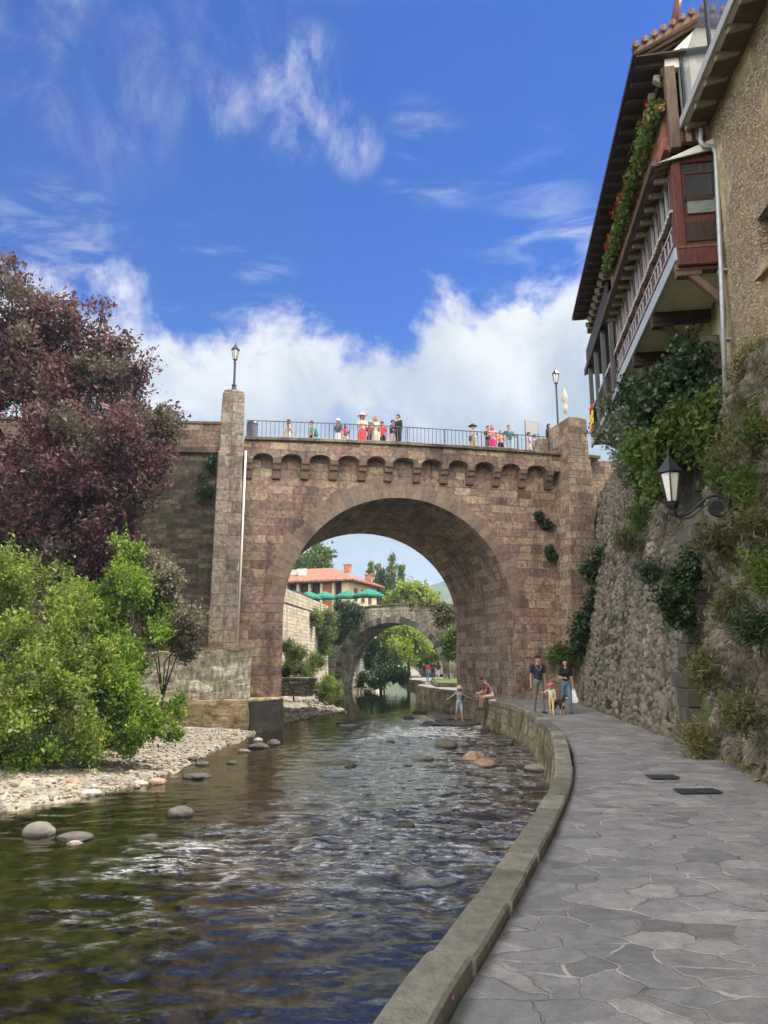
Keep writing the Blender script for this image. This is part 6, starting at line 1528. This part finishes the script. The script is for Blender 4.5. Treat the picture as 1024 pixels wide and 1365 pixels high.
# valley sides: mountains
m, t, b, o = newmat('mountain_forest'); g = wpos(t)
n = t.noise(g, .035, 6, .65); n2 = t.noise(g, .2, 5, .7)
c_ = t.mix(t.smooth(n, .35, .65), (.03, .05, .035), (.065, .085, .05)); c_ = t.mix(t.smooth(n2, .5, .7), c_, (.05, .075, .04))
t.put(b.inputs['Base Color'], c_); b.inputs['Roughness'].default_value = 1
az_ = np.linspace(-180, 180, 241); rd = np.array([260, 340, 430, 540, 660, 800, 1000, 1250])
AZ, RD = np.meshgrid(np.radians(az_), rd, indexing='ij')
hx, hy = np.sin(AZ) * RD, np.cos(AZ) * RD
prof_ = np.interp(RD, [260, 400, 540, 660, 1250], [0, .35, .75, 1.0, 1.15])
hz_ = prof_ * (48 + 62 * fbm(hx * .004 + 3, hy * .004, seed=40, oct=5)) * np.interp(np.degrees(AZ), [-180, -30, -8, 1, 3, 6, 30, 180], [1, 1, .5, .62, .78, .92, 1, 1]) + fbm(hx * .05, hy * .05, seed=44) * 7 - 4
tag(npmesh('mountains', np.stack([hx, hy, hz_], -1).reshape(-1, 3), gridq(len(az_), len(rd))[:, ::-1], m, smooth=True), kind='structure')
# ================================================================== PEOPLE
SKIN = plain('skin', (.42, .235, .16), .55, .12, 30, .05); SKIN2 = plain('tanned_skin', (.33, .17, .11), .55, .12, 30, .05)
def cloth(name, col): return plain(name, col, .9, .18, 26, .35)
def remeshed(mb, voxel, smooth_it=4):
    me = bpy.data.meshes.new('tmp'); me.from_pydata(mb.v, [], mb.f); me.update()
    o = bpy.data.objects.new('tmp', me); COL.objects.link(o)
    r = o.modifiers.new('r', 'REMESH'); r.mode = 'VOXEL'; r.voxel_size = voxel
    if smooth_it:
        s = o.modifiers.new('s', 'SMOOTH'); s.factor = .5; s.iterations = smooth_it
    dg = bpy.context.evaluated_depsgraph_get(); dg.update()
    m2 = bpy.data.meshes.new_from_object(o.evaluated_get(dg)); bpy.data.objects.remove(o); bpy.data.meshes.remove(me)
    return m2
class Body:
    """capsules and ellipsoids melted into one skin; every primitive remembers which material it wears"""
    def __init__(s): s.mb = MB(); s.pr = []
    def cap(s, a, b, r0, r1, mat):
        a, b = Vector(a), Vector(b)
        s.mb.tube([a, b], [r0, r1], 10); s.mb.ball(a, r0, n=10, m=6); s.mb.ball(b, r1, n=10, m=6); s.pr.append((a, b, r0, r1, mat))
    def ell(s, c, r, mat, n=12, m=8):
        s.mb.ball(c, r, n=n, m=m); c = Vector(c); rr_ = sorted(r)
        ax = max(range(3), key=lambda i: r[i]); d = Vector((0, 0, 0)); d[ax] = r[ax] - rr_[1] if r[ax] > rr_[1] else 0
        s.pr.append((c - d, c + d, rr_[1] * .95, rr_[1] * .95, mat))
    def mesh(s, voxel, mats, it=3):
        me = remeshed(s.mb, voxel, it); n = len(me.polygons)
        C = np.zeros(n * 3, dtype=np.float32); me.polygons.foreach_get('center', C); C = C.reshape(-1, 3)
        best = np.full(n, 9.); mi = np.zeros(n, dtype=np.int32)
        for a, b, r0, r1, mat in s.pr:
            a = np.array(a); b = np.array(b); ab = b - a; L = max(ab @ ab, 1e-9)
            u = np.clip(((C - a) @ ab) / L, 0, 1); d = np.linalg.norm(C - (a + u[:, None] * ab), axis=1) - (r0 + (r1 - r0) * u)
            m_ = d < best; best[m_] = d[m_]; mi[m_] = mat
        me.materials.clear()
        for m_ in mats: me.materials.append(m_)
        me.polygons.foreach_set('material_index', mi); me.polygons.foreach_set('use_smooth', np.ones(n, dtype=bool)); return me
def V3(*a): return Vector(a)
def person(label, loc, rz=0, H=1.7, top=(.1, .1, .12), bottom=(.1, .1, .12), shoes=(.04, .04, .045), skin=None, sleeves='short', legs='long', skirt=0, arms=('down', 'down'), stride=0.0, lean=0.0, hair=('short', (.02, .014, .01)), hat=None, bag=None, female=False, sit=None, voxel=.026, fingers=False, group=None, headturn=(0, 0), thick=1.0, nm='person'):
    k = H / 1.75; skin = skin or SKIN
    key = nm
    B = Body(); SK, TP, BT, SH_ = 0, 1, 2, 3
    hipz = .93; child = H < 1.35
    hr_ = 1.0 if not child else 1.75 / H * .86
    wst = (.145 if not female else .125) * thick; sh = (.195 if not female else .168) * (1 + .3 * (thick - 1)); hp_ = (.155 if not female else .165) * thick
    Rl = Matrix.Rotation(lean, 3, 'X')                 # forward lean (towards -y)
    piv = V3(0, 0, hipz)
    def up(p): return piv + Rl @ (Vector(p) - piv)
    def cell(c, r, mat): B.ell(up(c), r, mat)
    cell((0, .0, .97), (hp_, .115 * thick, .125), BT if skirt < 2 else TP)
    B.cap(up((0, 0, 1.03)), up((0, -.0, 1.2)), wst * .86, wst * .9, TP)
    cell((0, .005, 1.28), (.165 * thick * (1 if not female else .9), .115 * thick, .17), TP)
    if female: B.ell(up((-.065, -.085, 1.29)), (.06, .055, .06), TP); B.ell(up((.065, -.085, 1.29)), (.06, .055, .06), TP)
    B.cap(up((-sh * .78, .01, 1.42)), up((sh * .78, .01, 1.42)), .062, .062, TP)
    B.cap(up((0, .01, 1.43)), up((0, -.01, 1.56)), .056, .05, SK)
    hy_, hx_ = headturn
    Rh = Rl @ Matrix.Rotation(hy_, 3, 'Z') @ Matrix.Rotation(hx_, 3, 'X')
    hc = up((0, -.02, 1.64)); s_ = hr_
    def hd(p): return hc + Rh @ (Vector(p) * s_)
    B.mb.ball((0, 0, 0), (.075 * s_, .092 * s_, .108 * s_), n=14, m=10)
    nv = 14 * 9 + 2
    for i in range(len(B.mb.v) - nv, len(B.mb.v)): B.mb.v[i] = tuple(hc + Rh @ Vector(B.mb.v[i]))
    B.pr.append((hd((0, 0, -.02)), hd((0, 0, .02)), .09 * s_, .09 * s_, SK))
    B.cap(hd((0, -.035, -.075)), hd((0, -.055, -.085)), .045 * s_, .035 * s_, SK)
    B.cap(hd((0, -.085, .012)), hd((0, -.105, -.02)), .011 * s_, .017 * s_, SK)
    for sd_ in (-1, 1): B.ell(hd((sd_ * .077, .01, -.005)), (.014 * s_, .022 * s_, .032 * s_), SK, 8, 6)
    AD = {'down': ((.13, .02, -1), (.06, -.12, -1)), 'out': ((.75, -.05, -.6), (.8, -.2, -.35)), 'rail': ((.18, -.35, -1), (-.1, -1, .05)), 'hip': ((.55, .25, -1), (-.75, -.45, -.25)), 'reach': ((.6, -.5, -.45), (.55, -.65, .1)), 'swingf': ((.1, -.45, -1), (.05, -.75, -.8)), 'swingb': ((.12, .45, -1), (.08, .2, -1)), 'up': ((.35, -.6, -.2), (-.3, -.35, 1)), 'knees': ((.15, -.75, -.75), (-.15, -.9, -.25)), 'hold': ((.12, -.15, -1), (-.45, -.9, .05))}
    hands = {}
    for sd_, arm in ((-1, arms[0]), (1, arms[1])):
        ud, fd_ = AD[arm]; ud = (Rl @ V3(sd_ * ud[0], ud[1], ud[2])).normalized(); fd_ = V3(sd_ * fd_[0], fd_[1], fd_[2]).normalized()
        s0 = up((sd_ * sh, .01, 1.41)); e = s0 + ud * .285; w_ = e + fd_ * .25
        sl = {'short': .62, 'long': 1.0, 'none': .12}[sleeves]
        B.cap(s0, s0.lerp(e, sl), .056 * thick, .05 * thick, TP)
        if sl < 1: B.cap(s0.lerp(e, sl * .8), e, .043, .039, SK); B.cap(e, w_, .039, .028, SK)
        else: B.cap(e, w_, .046, .037, TP)
        h = fd_; side = h.cross(V3(0, 0, 1)); side = side.normalized() if side.length > .2 else V3(0, 1, 0)
        if abs(h.z) > .8: side = V3(0, -1, 0)
        side = (side - h * side.dot(h)).normalized(); nrm_ = h.cross(side)
        B.cap(w_, w_ + h * .075, .026, .033, SK); hands[sd_] = w_ + h * .11
        B.ell(w_ + h * .055, (.034, .034, .04), SK, 8, 6)
        if fingers:
            for fi, (o_, L) in enumerate(((-.031, .066), (-.011, .078), (.010, .073), (.030, .056))):
                a = w_ + h * .088 + side * o_; m_ = a + (h * .9 + nrm_ * (.25 * -sd_)).normalized() * L * .55; t_ = m_ + (h * .7 + nrm_ * (.6 * -sd_)).normalized() * L * .5
                B.cap(a, m_, .0105, .0098, SK); B.cap(m_, t_, .0098, .0085, SK)
            a = w_ + h * .03 - side * .03; m_ = a + (h * .55 - side * .75).normalized() * .04; B.cap(a, m_, .0125, .011, SK); B.cap(m_, m_ + (h * .9 - side * .25).normalized() * .03, .011, .009, SK)
    feet = []
    for sd_ in (-1, 1):
        hp = V3(sd_ * .088 * (1.05 if thick > 1 else 1), 0, .9)
        if sit: td, shd = V3(sd_ * .12, *sit[0]).normalized(), V3(sd_ * .05, *sit[1]).normalized()
        else:
            a = stride * sd_; td = V3(sd_ * .03, -sin(a), -cos(a)); a2 = a - abs(stride) * (.95 if sd_ < 0 else .15) - .03; shd = V3(0, -sin(a2), -cos(a2))
        kn = hp + td * .43; an = kn + shd * .41
        if skirt == 2: mt = SK
        lt = {'long': 1.0, 'short': .75, 'bare': 0}[legs]
        fat = 1.12 if lt == 1 else 1.0
        if skirt == 2 or lt == 0: B.cap(hp, kn, .078, .052, SK); B.cap(kn, an, .05, .033, SK)
        elif lt < 1: B.cap(hp, hp.lerp(kn, .85), .09 * thick, .072, BT); B.cap(kn, an, .051, .033, SK); B.cap(hp.lerp(kn, .8), kn, .058, .052, SK)
        else: B.cap(hp, kn, .088 * thick, .064, BT); B.cap(kn, an + shd * .01, .061, .05, BT)
        cal = kn.lerp(an, .3) + V3(0, .018, 0); B.ell(cal, (.048 * fat, .05 * fat, .1), BT if (lt == 1 and skirt != 2) else SK, 8, 6)
        fdir = V3(sd_ * .18, -1, 0) if not sit else V3(sd_ * .1, -.9, -.15); fdir.normalize()
        barefoot = shoes is None
        B.cap(an + V3(0, .025, -.045), an + fdir * .15 + V3(0, 0, -.06), .042 if not barefoot else .032, .034 if not barefoot else .026, SH_ if not barefoot else SK); B.cap(an, an + V3(0, .01, -.04), .035, .04, SH_ if not barefoot else SK)
        feet.append(an.z - .1)
    if skirt:
        L = .45 if skirt == 1 else .52
        B.mb.lathe((0, 0, 0), [(.02, .9 - L + .02), (.21, .9 - L), (.19, .72), (.155, .95), (.02, 1.0)], 16); B.pr.append((V3(0, 0, .92 - L), V3(0, 0, .95), .22, .15, BT if skirt == 1 else TP))
        B.pr.append((V3(-.1, 0, .9 - L), V3(.1, 0, .9 - L), .11, .11, BT if skirt == 1 else TP))
    mats = [skin, cloth('cloth_%d_%d_%d' % tuple(int(c * 999) for c in top), top), cloth('cloth_%d_%d_%d' % tuple(int(c * 999) for c in bottom), bottom), cloth('cloth_%d_%d_%d' % tuple(int(c * 999) for c in (shoes or (.1, .1, .1))), shoes or (.1, .1, .1))]
    me = B.mesh(voxel / k, mats); me.name = 'person'
    o = bpy.data.objects.new('person', me); COL.objects.link(o)
    z0 = min(feet) if sit is None else .80
    loc = Vector(loc); o.location = (loc.x, loc.y, loc.z - z0 * k); o.scale = (k, k, k); o.rotation_euler = (0, 0, rz)
    tag(o, label, 'person', group)
    style, hcol = hair; hm = cloth('hair_%d_%d_%d' % tuple(int(c * 999) for c in hcol), hcol)
    hb_ = MB()
    def hball(c, r):
        n0 = len(hb_.v); hb_.ball((0, 0, 0), tuple(x * s_ for x in r), n=14, m=9)
        for i in range(n0, len(hb_.v)): hb_.v[i] = tuple(hd(c) + Rh @ Vector(hb_.v[i]))
    hball((0, .022, .028), (.086, .092, .098))
    hball((0, -.035, .082), (.064, .05, .035))
    if style == 'long': hball((0, .055, -.06), (.085, .055, .15)); hball((-.065, .02, -.09), (.03, .045, .13)); hball((.065, .02, -.09), (.03, .045, .13)); hball((0, .065, -.17), (.075, .04, .10))
    if style == 'tail': hball((0, .1, -.03), (.035, .04, .12))
    if style != 'none':
        r_ = remeshed(hb_, .014 * s_, 2); r_.name = 'hair'; r_.materials.clear(); r_.materials.append(hm); r_.polygons.foreach_set('use_smooth', [True] * len(r_.polygons)); ho = bpy.data.objects.new('hair', r_); COL.objects.link(ho); ho.parent = o
    em = plain('eye_dark', (.02, .015, .012), .3, .05, 5, 0)
    for sd_ in (-1, 1): MB().ball(hd((sd_ * .03, -.083, .012)), .0095 * s_, n=8, m=6).build('eye', em, o, smooth=True)
    MB().ball(hd((0, -.09, -.05)), (.024 * s_, .008 * s_, .006 * s_), n=8, m=6).build('mouth', plain('lips', (.3, .11, .09), .5, .1, 5, 0), o, smooth=True)
    if hat:
        kind, c_ = hat; hm2 = cloth('hat_%d_%d_%d' % tuple(int(x * 999) for x in c_), c_); hm_ = MB(); n0 = 0
        if kind == 'brim': hm_.lathe((0, 0, 0), [(.1, .05), (.215, .02), (.22, .028), (.108, .065), (.098, .12), (.06, .15), (.01, .155)], 16)
        else:
            hm_.lathe((0, 0, 0), [(.096, .03), (.1, .05), (.093, .1), (.055, .135), (.01, .14)], 14); hm_.prism([(-.065, -.07, .035), (.065, -.07, .035), (.05, -.17, .02), (-.05, -.17, .02)], (0, 0, .012))
        for i in range(len(hm_.v)): hm_.v[i] = tuple(hd(Vector(hm_.v[i]) + V3(0, .012, .0)))
        hm_.build('hat', hm2, o, smooth=True)
    if bag:
        kind, c_ = bag; bmn = cloth('bag_%d_%d_%d' % tuple(int(x * 999) for x in c_), c_); b_ = MB()
        if kind == 'pack':
            b_.ball((0, .20, 1.2), (.15, .1, .22), n=14, m=10); b_.ball((0, .26, 1.1), (.11, .06, .12), n=10, m=8)
            for sd_ in (-1, 1): b_.tube([(sd_ * .1, .13, 1.38), (sd_ * .11, .02, 1.47), (sd_ * .11, -.11, 1.38), (sd_ * .12, -.11, 1.2), (sd_ * .15, .08, 1.1)], .018, 6)
            ob_ = b_.build('tmpbag', bmn); 
        elif kind == 'hand':
            h = hands[1]; b_.prism([h + V3(-.05, -.06, -.02), h + V3(.05, -.06, -.02), h + V3(.14, -.09, -.36), h + V3(.09, -.1, -.44), h + V3(-.09, -.1, -.44), h + V3(-.14, -.09, -.34)], (.0, .13, 0)); b_.tube([h + V3(-.05, 0, -.03), h + V3(-.03, 0, .03), h + V3(.03, 0, .03), h + V3(.05, 0, -.03)], .008, 6)
            ob_ = b_.build('tmpbag', bmn, bevel=.03)
        else:
            b_.ball((-.17, -.06, .98), (.07, .06, .13), n=12, m=8); b_.tube([(-.16, -.05, 1.08), (-.05, -.135, 1.22), (.09, -.10, 1.42), (.11, .04, 1.47), (.02, .13, 1.3), (-.15, .05, 1.05)], .012, 6)
            ob_ = b_.build('tmpbag', bmn, smooth=True)
        nmz = {'pack': ('backpack', 'backpack'), 'hand': ('carrier_bag', 'bag'), 'sling': ('shoulder_bag', 'bag')}[kind]
        ob_.name = nmz[0]; ob_.data.name = nmz[0]; ob_.location = o.location; ob_.scale = o.scale; ob_.rotation_euler = o.rotation_euler
        tag(ob_, bag_label(kind, c_, label), nmz[1])
    return o
_bags = {}
def bag_label(kind, c_, wearer):
    short = ' '.join(wearer.split()[:9])
    return {'pack': 'backpack worn by ', 'hand': 'white carrier bag held by ', 'sling': 'shoulder bag of '}[kind] + short
# --- on the path
navy = (.018, .024, .05); jeans = (.10, .17, .27)
q = onz(719, 951, 0); mp_ = person('man in navy t-shirt and grey trousers standing on the path looking down', q, R(14), 1.76, navy, (.17, .155, .135), (.03, .03, .03), SKIN, 'short', 'long', arms=('down', 'down'), hair=('short', (.018, .013, .01)), voxel=.011, fingers=True, stride=.1, headturn=(.3, .35), thick=1.08)
st_ = MB().tube([(-.11, -.02, 1.485), (-.09, -.125, 1.38), (-.02, -.145, 1.25), (.08, -.11, 1.38), (.1, .0, 1.49), (.0, .07, 1.5), (-.11, -.02, 1.485)], .012, 6).build('camera_strap', plain('tan_strap', (.3, .22, .15), .8), mp_, smooth=True)
MB().box((-.02, -.17, 1.22), (.11, .06, .08)).build('camera', plain('camera_body', (.03, .03, .03), .4), mp_, bevel=.01)
q = onz(756.5, 951, 0); person('woman in black top and blue jeans walking with a white bag', q, R(-8), 1.66, (.014, .013, .015), jeans, (.10, .10, .11), SKIN, 'short', 'long', arms=('hold', 'down'), hair=('long', (.022, .013, .01)), bag=('hand', (.72, .72, .74)), female=True, voxel=.011, fingers=True, stride=.26, headturn=(.1, .1))
q = onz(736, 953, 0); person('toddler in a pink cap and yellow trousers beside the man on the path', q, R(-25), .9, (.50, .48, .36), (.55, .45, .20), (.5, .5, .5), SKIN, 'long', 'long', arms=('reach', 'down'), hair=('short', (.1, .06, .03)), hat=('cap', (.62, .10, .16)), voxel=.009, fingers=True, stride=.15, thick=1.15)
ks = onz(665.5, 931, .11); ks.x = float(XK(ks.y)) - .12
person('man in a maroon shirt and shorts sitting on the river wall', (ks.x, ks.y, ks.z), R(-82), 1.72, (.17, .065, .09), (.27, .22, .16), (.05, .035, .03), SKIN2, 'short', 'short', arms=('knees', 'knees'), lean=.5, sit=((-.95, -.12), (-.1, -1)), hair=('short', (.016, .012, .01)), voxel=.011, fingers=True, headturn=(0, .3))
gq = at(614, 962, GIRL_ROCK.location.y)
person('girl in a straw hat and grey blue dungaree shorts wading by the river wall', (GIRL_ROCK.location.x + .02, GIRL_ROCK.location.y, GIRL_ROCK.location.z + .1), R(18), 1.40, (.30, .34, .40), (.32, .38, .46), None, SKIN, 'none', 'short', arms=('out', 'out'), stride=.2, hair=('long', (.10, .06, .03)), hat=('brim', (.62, .48, .27)), female=True, voxel=.010, fingers=True, headturn=(-.2, .15))
for px, H_, tp_, bt_, lab, hr2 in ((570.5, 1.68, (.48, .05, .05), (.12, .2, .3), 'person in a red top and jeans walking away on the far path', 'long'), (577.5, 1.76, (.03, .03, .035), (.03, .03, .04), 'person all in black in the middle of the far walking group', 'short'), (584.5, 1.66, (.04, .04, .045), (.6, .6, .58), 'person in dark top and white trousers in the far walking group', 'long')):
    q = onz(px, 909, -.31); person(lab, (q.x, q.y, float(path_z(q.y))), R(170), H_, tp_, bt_, arms=('down', 'swingf'), stride=.25, hair=(hr2, (.03, .02, .015)), female=hr2 == 'long', voxel=.03)
# dog
DB = Body(); 
def dleg(x, y, fore):
    if fore: DB.cap((x, y, .33), (x, y - .01, .18), .04, .024, 0); DB.cap((x, y - .01, .18), (x, y, .03), .022, .018, 1)
    else: DB.cap((x, y, .34), (x, y - .07, .22), .06, .032, 0); DB.cap((x, y - .07, .22), (x, y + .04, .13), .028, .018, 0); DB.cap((x, y + .04, .13), (x, y + .02, .03), .018, .016, 1)
    DB.ell((x, y - .02, .02), (.024, .035, .02), 1, 8, 6)
DB.ell((0, -.14, .36), (.095, .15, .115), 0); DB.cap((0, -.1, .37), (0, .22, .385), .095, .075, 0); DB.ell((0, .22, .37), (.08, .1, .09), 0); DB.ell((0, -.24, .33), (.06, .06, .085), 1)
for x in (-.065, .065): dleg(x, -.17, True); dleg(x, .25, False)
DB.cap((0, -.22, .41), (0, -.3, .52), .065, .05, 0); DB.ell((0, -.33, .55), (.06, .075, .06), 0); DB.cap((0, -.36, .535), (0, -.45, .515), .036, .026, 1); DB.ell((0, -.475, .522), (.012, .012, .01), 0, 6, 4)
for x in (-1, 1): DB.cap((x * .045, -.31, .59), (x * .075, -.33, .545), .018, .024, 0)
DB.cap((0, .3, .41), (0, .4, .5), .02, .014, 0); DB.cap((0, .4, .5), (0, .42, .58), .014, .01, 1)
dm = DB.mesh(.012, [cloth('black_fur', (.02, .018, .016)), cloth('tan_white_fur', (.36, .29, .22))]); dm.name = 'dog'
do = bpy.data.objects.new('dog', dm); COL.objects.link(do); q = onz(745.5, 953, 0); do.location = (q.x, q.y + .1, 0); do.rotation_euler = (0, 0, R(28)); tag(do, 'small black and tan dog standing between the toddler and the woman', 'dog')
for x in (-1, 1): MB().ball((x * .03, -.385, .57), .01, n=8, m=6).build('eye', plain('eye_dark', (.02, .015, .012)), do)
# --- on the bridge
def on_bridge(px, py_head, H_):
    """place a person of height H_ on the deck so that the top of the head is seen where the photo has it"""
    lo_, hi_ = .75, 6.0
    def head(y):
        x = bl(px, py_head, y)[0]; p = bw(x, y, deck_top(x) + H_); d = Vector((0, cos(TH), sin(TH))); u = Vector((0, -sin(TH), cos(TH))); r = p - Vector((0, 0, CAMZ)); return 682.5 - F * r.dot(u) / r.dot(d)
    for _ in range(30):
        m_ = (lo_ + hi_) / 2
        if head(m_) < py_head: lo_ = m_
        else: hi_ = m_
    x = bl(px, py_head, m_)[0]; return bw(x, m_, deck_top(x))
GR = 'people on the large bridge'
dk_ = (.02, .015, .012); br_ = (.09, .05, .025); bk = (.015, .015, .018)
people = [
 (385, 560, 1.64, dict(top=(.50, .33, .29), bottom=(.52, .46, .38), female=True, hair=('long', dk_), stride=.2, arms=('swingf', 'swingb')), 95, 'woman in pale pink and cream walking alone near the left end of the bridge railing'),
 (416, 562, 1.68, dict(top=(.25, .25, .24), bottom=bk, hair=('short', dk_), bag=('pack', (.02, .28, .30)), stride=.22), -80, 'walker in a grey top carrying a turquoise backpack on the bridge'),
 (451, 560, 1.68, dict(top=(.06, .06, .07), bottom=(.45, .45, .46), skirt=1, female=True, hair=('long', dk_), hat=('cap', (.75, .75, .75)), bag=('sling', (.2, .22, .25))), -40, 'person in a white cap, dark top and pale skirt on the bridge'),
 (461, 566, 1.52, dict(top=(.30, .06, .07), bottom=(.5, .42, .42), female=True, hair=('long', dk_), arms=('rail', 'hip')), 20, 'dark haired girl in a dark red top right of the person in the white cap'),
 (483, 553, 1.84, dict(top=(.62, .42, .32), bottom=(.55, .05, .06), skirt=1, female=True, hair=('long', br_), hat=('brim', (.72, .66, .58)), arms=('hold', 'hold')), 0, 'tall woman in a white hat, peach top and red skirt at the bridge railing'),
 (493.5, 563, 1.58, dict(top=(.35, .04, .05), bottom=bk, hair=('short', br_), hat=('cap', (.45, .38, .3))), 15, 'person in dark red half hidden right of the woman in the red skirt'),
 (501, 556, 1.78, dict(top=(.46, .40, .32), bottom=(.46, .40, .32), skirt=2, female=True, sleeves='none', hair=('long', (.30, .19, .09)), arms=('up', 'down')), 10, 'fair haired woman in a beige dress at the bridge railing'),
 (509.5, 563, 1.60, dict(top=(.62, .04, .035), bottom=bk, hair=('short', dk_), hat=('cap', (.35, .05, .05)), arms=('down', 'down')), -20, 'boy in a bright red t-shirt and cap at the bridge railing'),
 (523.5, 561, 1.68, dict(top=navy, bottom=(.38, .33, .26), hair=('short', dk_), hat=('cap', (.12, .12, .14)), arms=('rail', 'rail'), thick=1.15), 60, 'man in navy shirt, tan trousers and grey cap on the bridge'),
 (531, 554, 1.84, dict(top=bk, bottom=bk, sleeves='long', hair=('short', dk_), arms=('hold', 'down')), -70, 'tall man all in black on the bridge above the arch crown'),
 (630, 567, 1.72, dict(top=(.32, .32, .33), bottom=(.40, .29, .13), sleeves='long', hair=('short', dk_), hat=('brim', (.04, .035, .03)), bag=('sling', bk), arms=('hold', 'hip')), 5, 'person in dark hat, grey jacket and khaki trousers alone on the bridge'),
 (650, 569, 1.70, dict(top=bk, bottom=(.08, .08, .1), hair=('short', dk_), arms=('rail', 'down')), 20, 'person in a black top left of the red haired woman on the bridge'),
 (656, 568, 1.70, dict(top=(.58, .26, .22), bottom=(.62, .03, .20), female=True, hair=('long', (.42, .05, .03)), stride=.15, arms=('rail', 'down')), -15, 'red haired woman in bright pink trousers on the bridge'),
 (667, 575, 1.48, dict(top=(.66, .26, .14), bottom=bk, hair=('short', br_), female=True, arms=('rail', 'rail')), 0, 'child in an orange top and dark trousers on the bridge'),
 (678, 568, 1.76, dict(top=(.03, .12, .13), bottom=(.40, .46, .52), hair=('short', dk_), arms=('hip', 'rail'), thick=1.08), 0, 'man in a dark teal shirt and light jeans facing the river on the bridge'),
 (704.5, 577, 1.66, dict(top=(.55, .38, .44), bottom=(.55, .42, .46), female=True, hair=('short', dk_), stride=.2, arms=('swingf', 'swingb')), 70, 'woman in pale pink passing under the notice board on the bridge'),
 (712, 580, 1.60, dict(top=(.33, .37, .38), bottom=(.10, .10, .1), hair=('short', dk_), stride=.2), 80, 'person in a grey top and dark trousers right of the woman in pale pink'),
 (731, 566, 1.76, dict(top=(.025, .03, .045), bottom=bk, sleeves='long', hair=('long', (.03, .03, .025)), arms=('down', 'hold')), 40, 'dark clothed person partly hidden by the right bridge pillar'),
]
for px, py, H_, kw, ang, lab in people:
    p = on_bridge(px, py, H_); person(lab, p, PHI + R(ang), H_, voxel=.024, **kw)
# ================================================================== AIR
m = bpy.data.materials.new('valley_air'); m.use_nodes = True; t = NT(m.node_tree); t.n.clear()
o = t.new('ShaderNodeOutputMaterial'); v = t.new('ShaderNodeVolumePrincipled'); v.inputs['Color'].default_value = (.55, .76, 1.0, 1); v.inputs['Density'].default_value = .0004; v.inputs['Anisotropy'].default_value = .1
t.l.new(v.outputs[0], o.inputs['Volume'])
hz = MB().box((0, 500, 67), (9600, 9600, 140)).build('haze', m); tag(hz, kind='stuff')
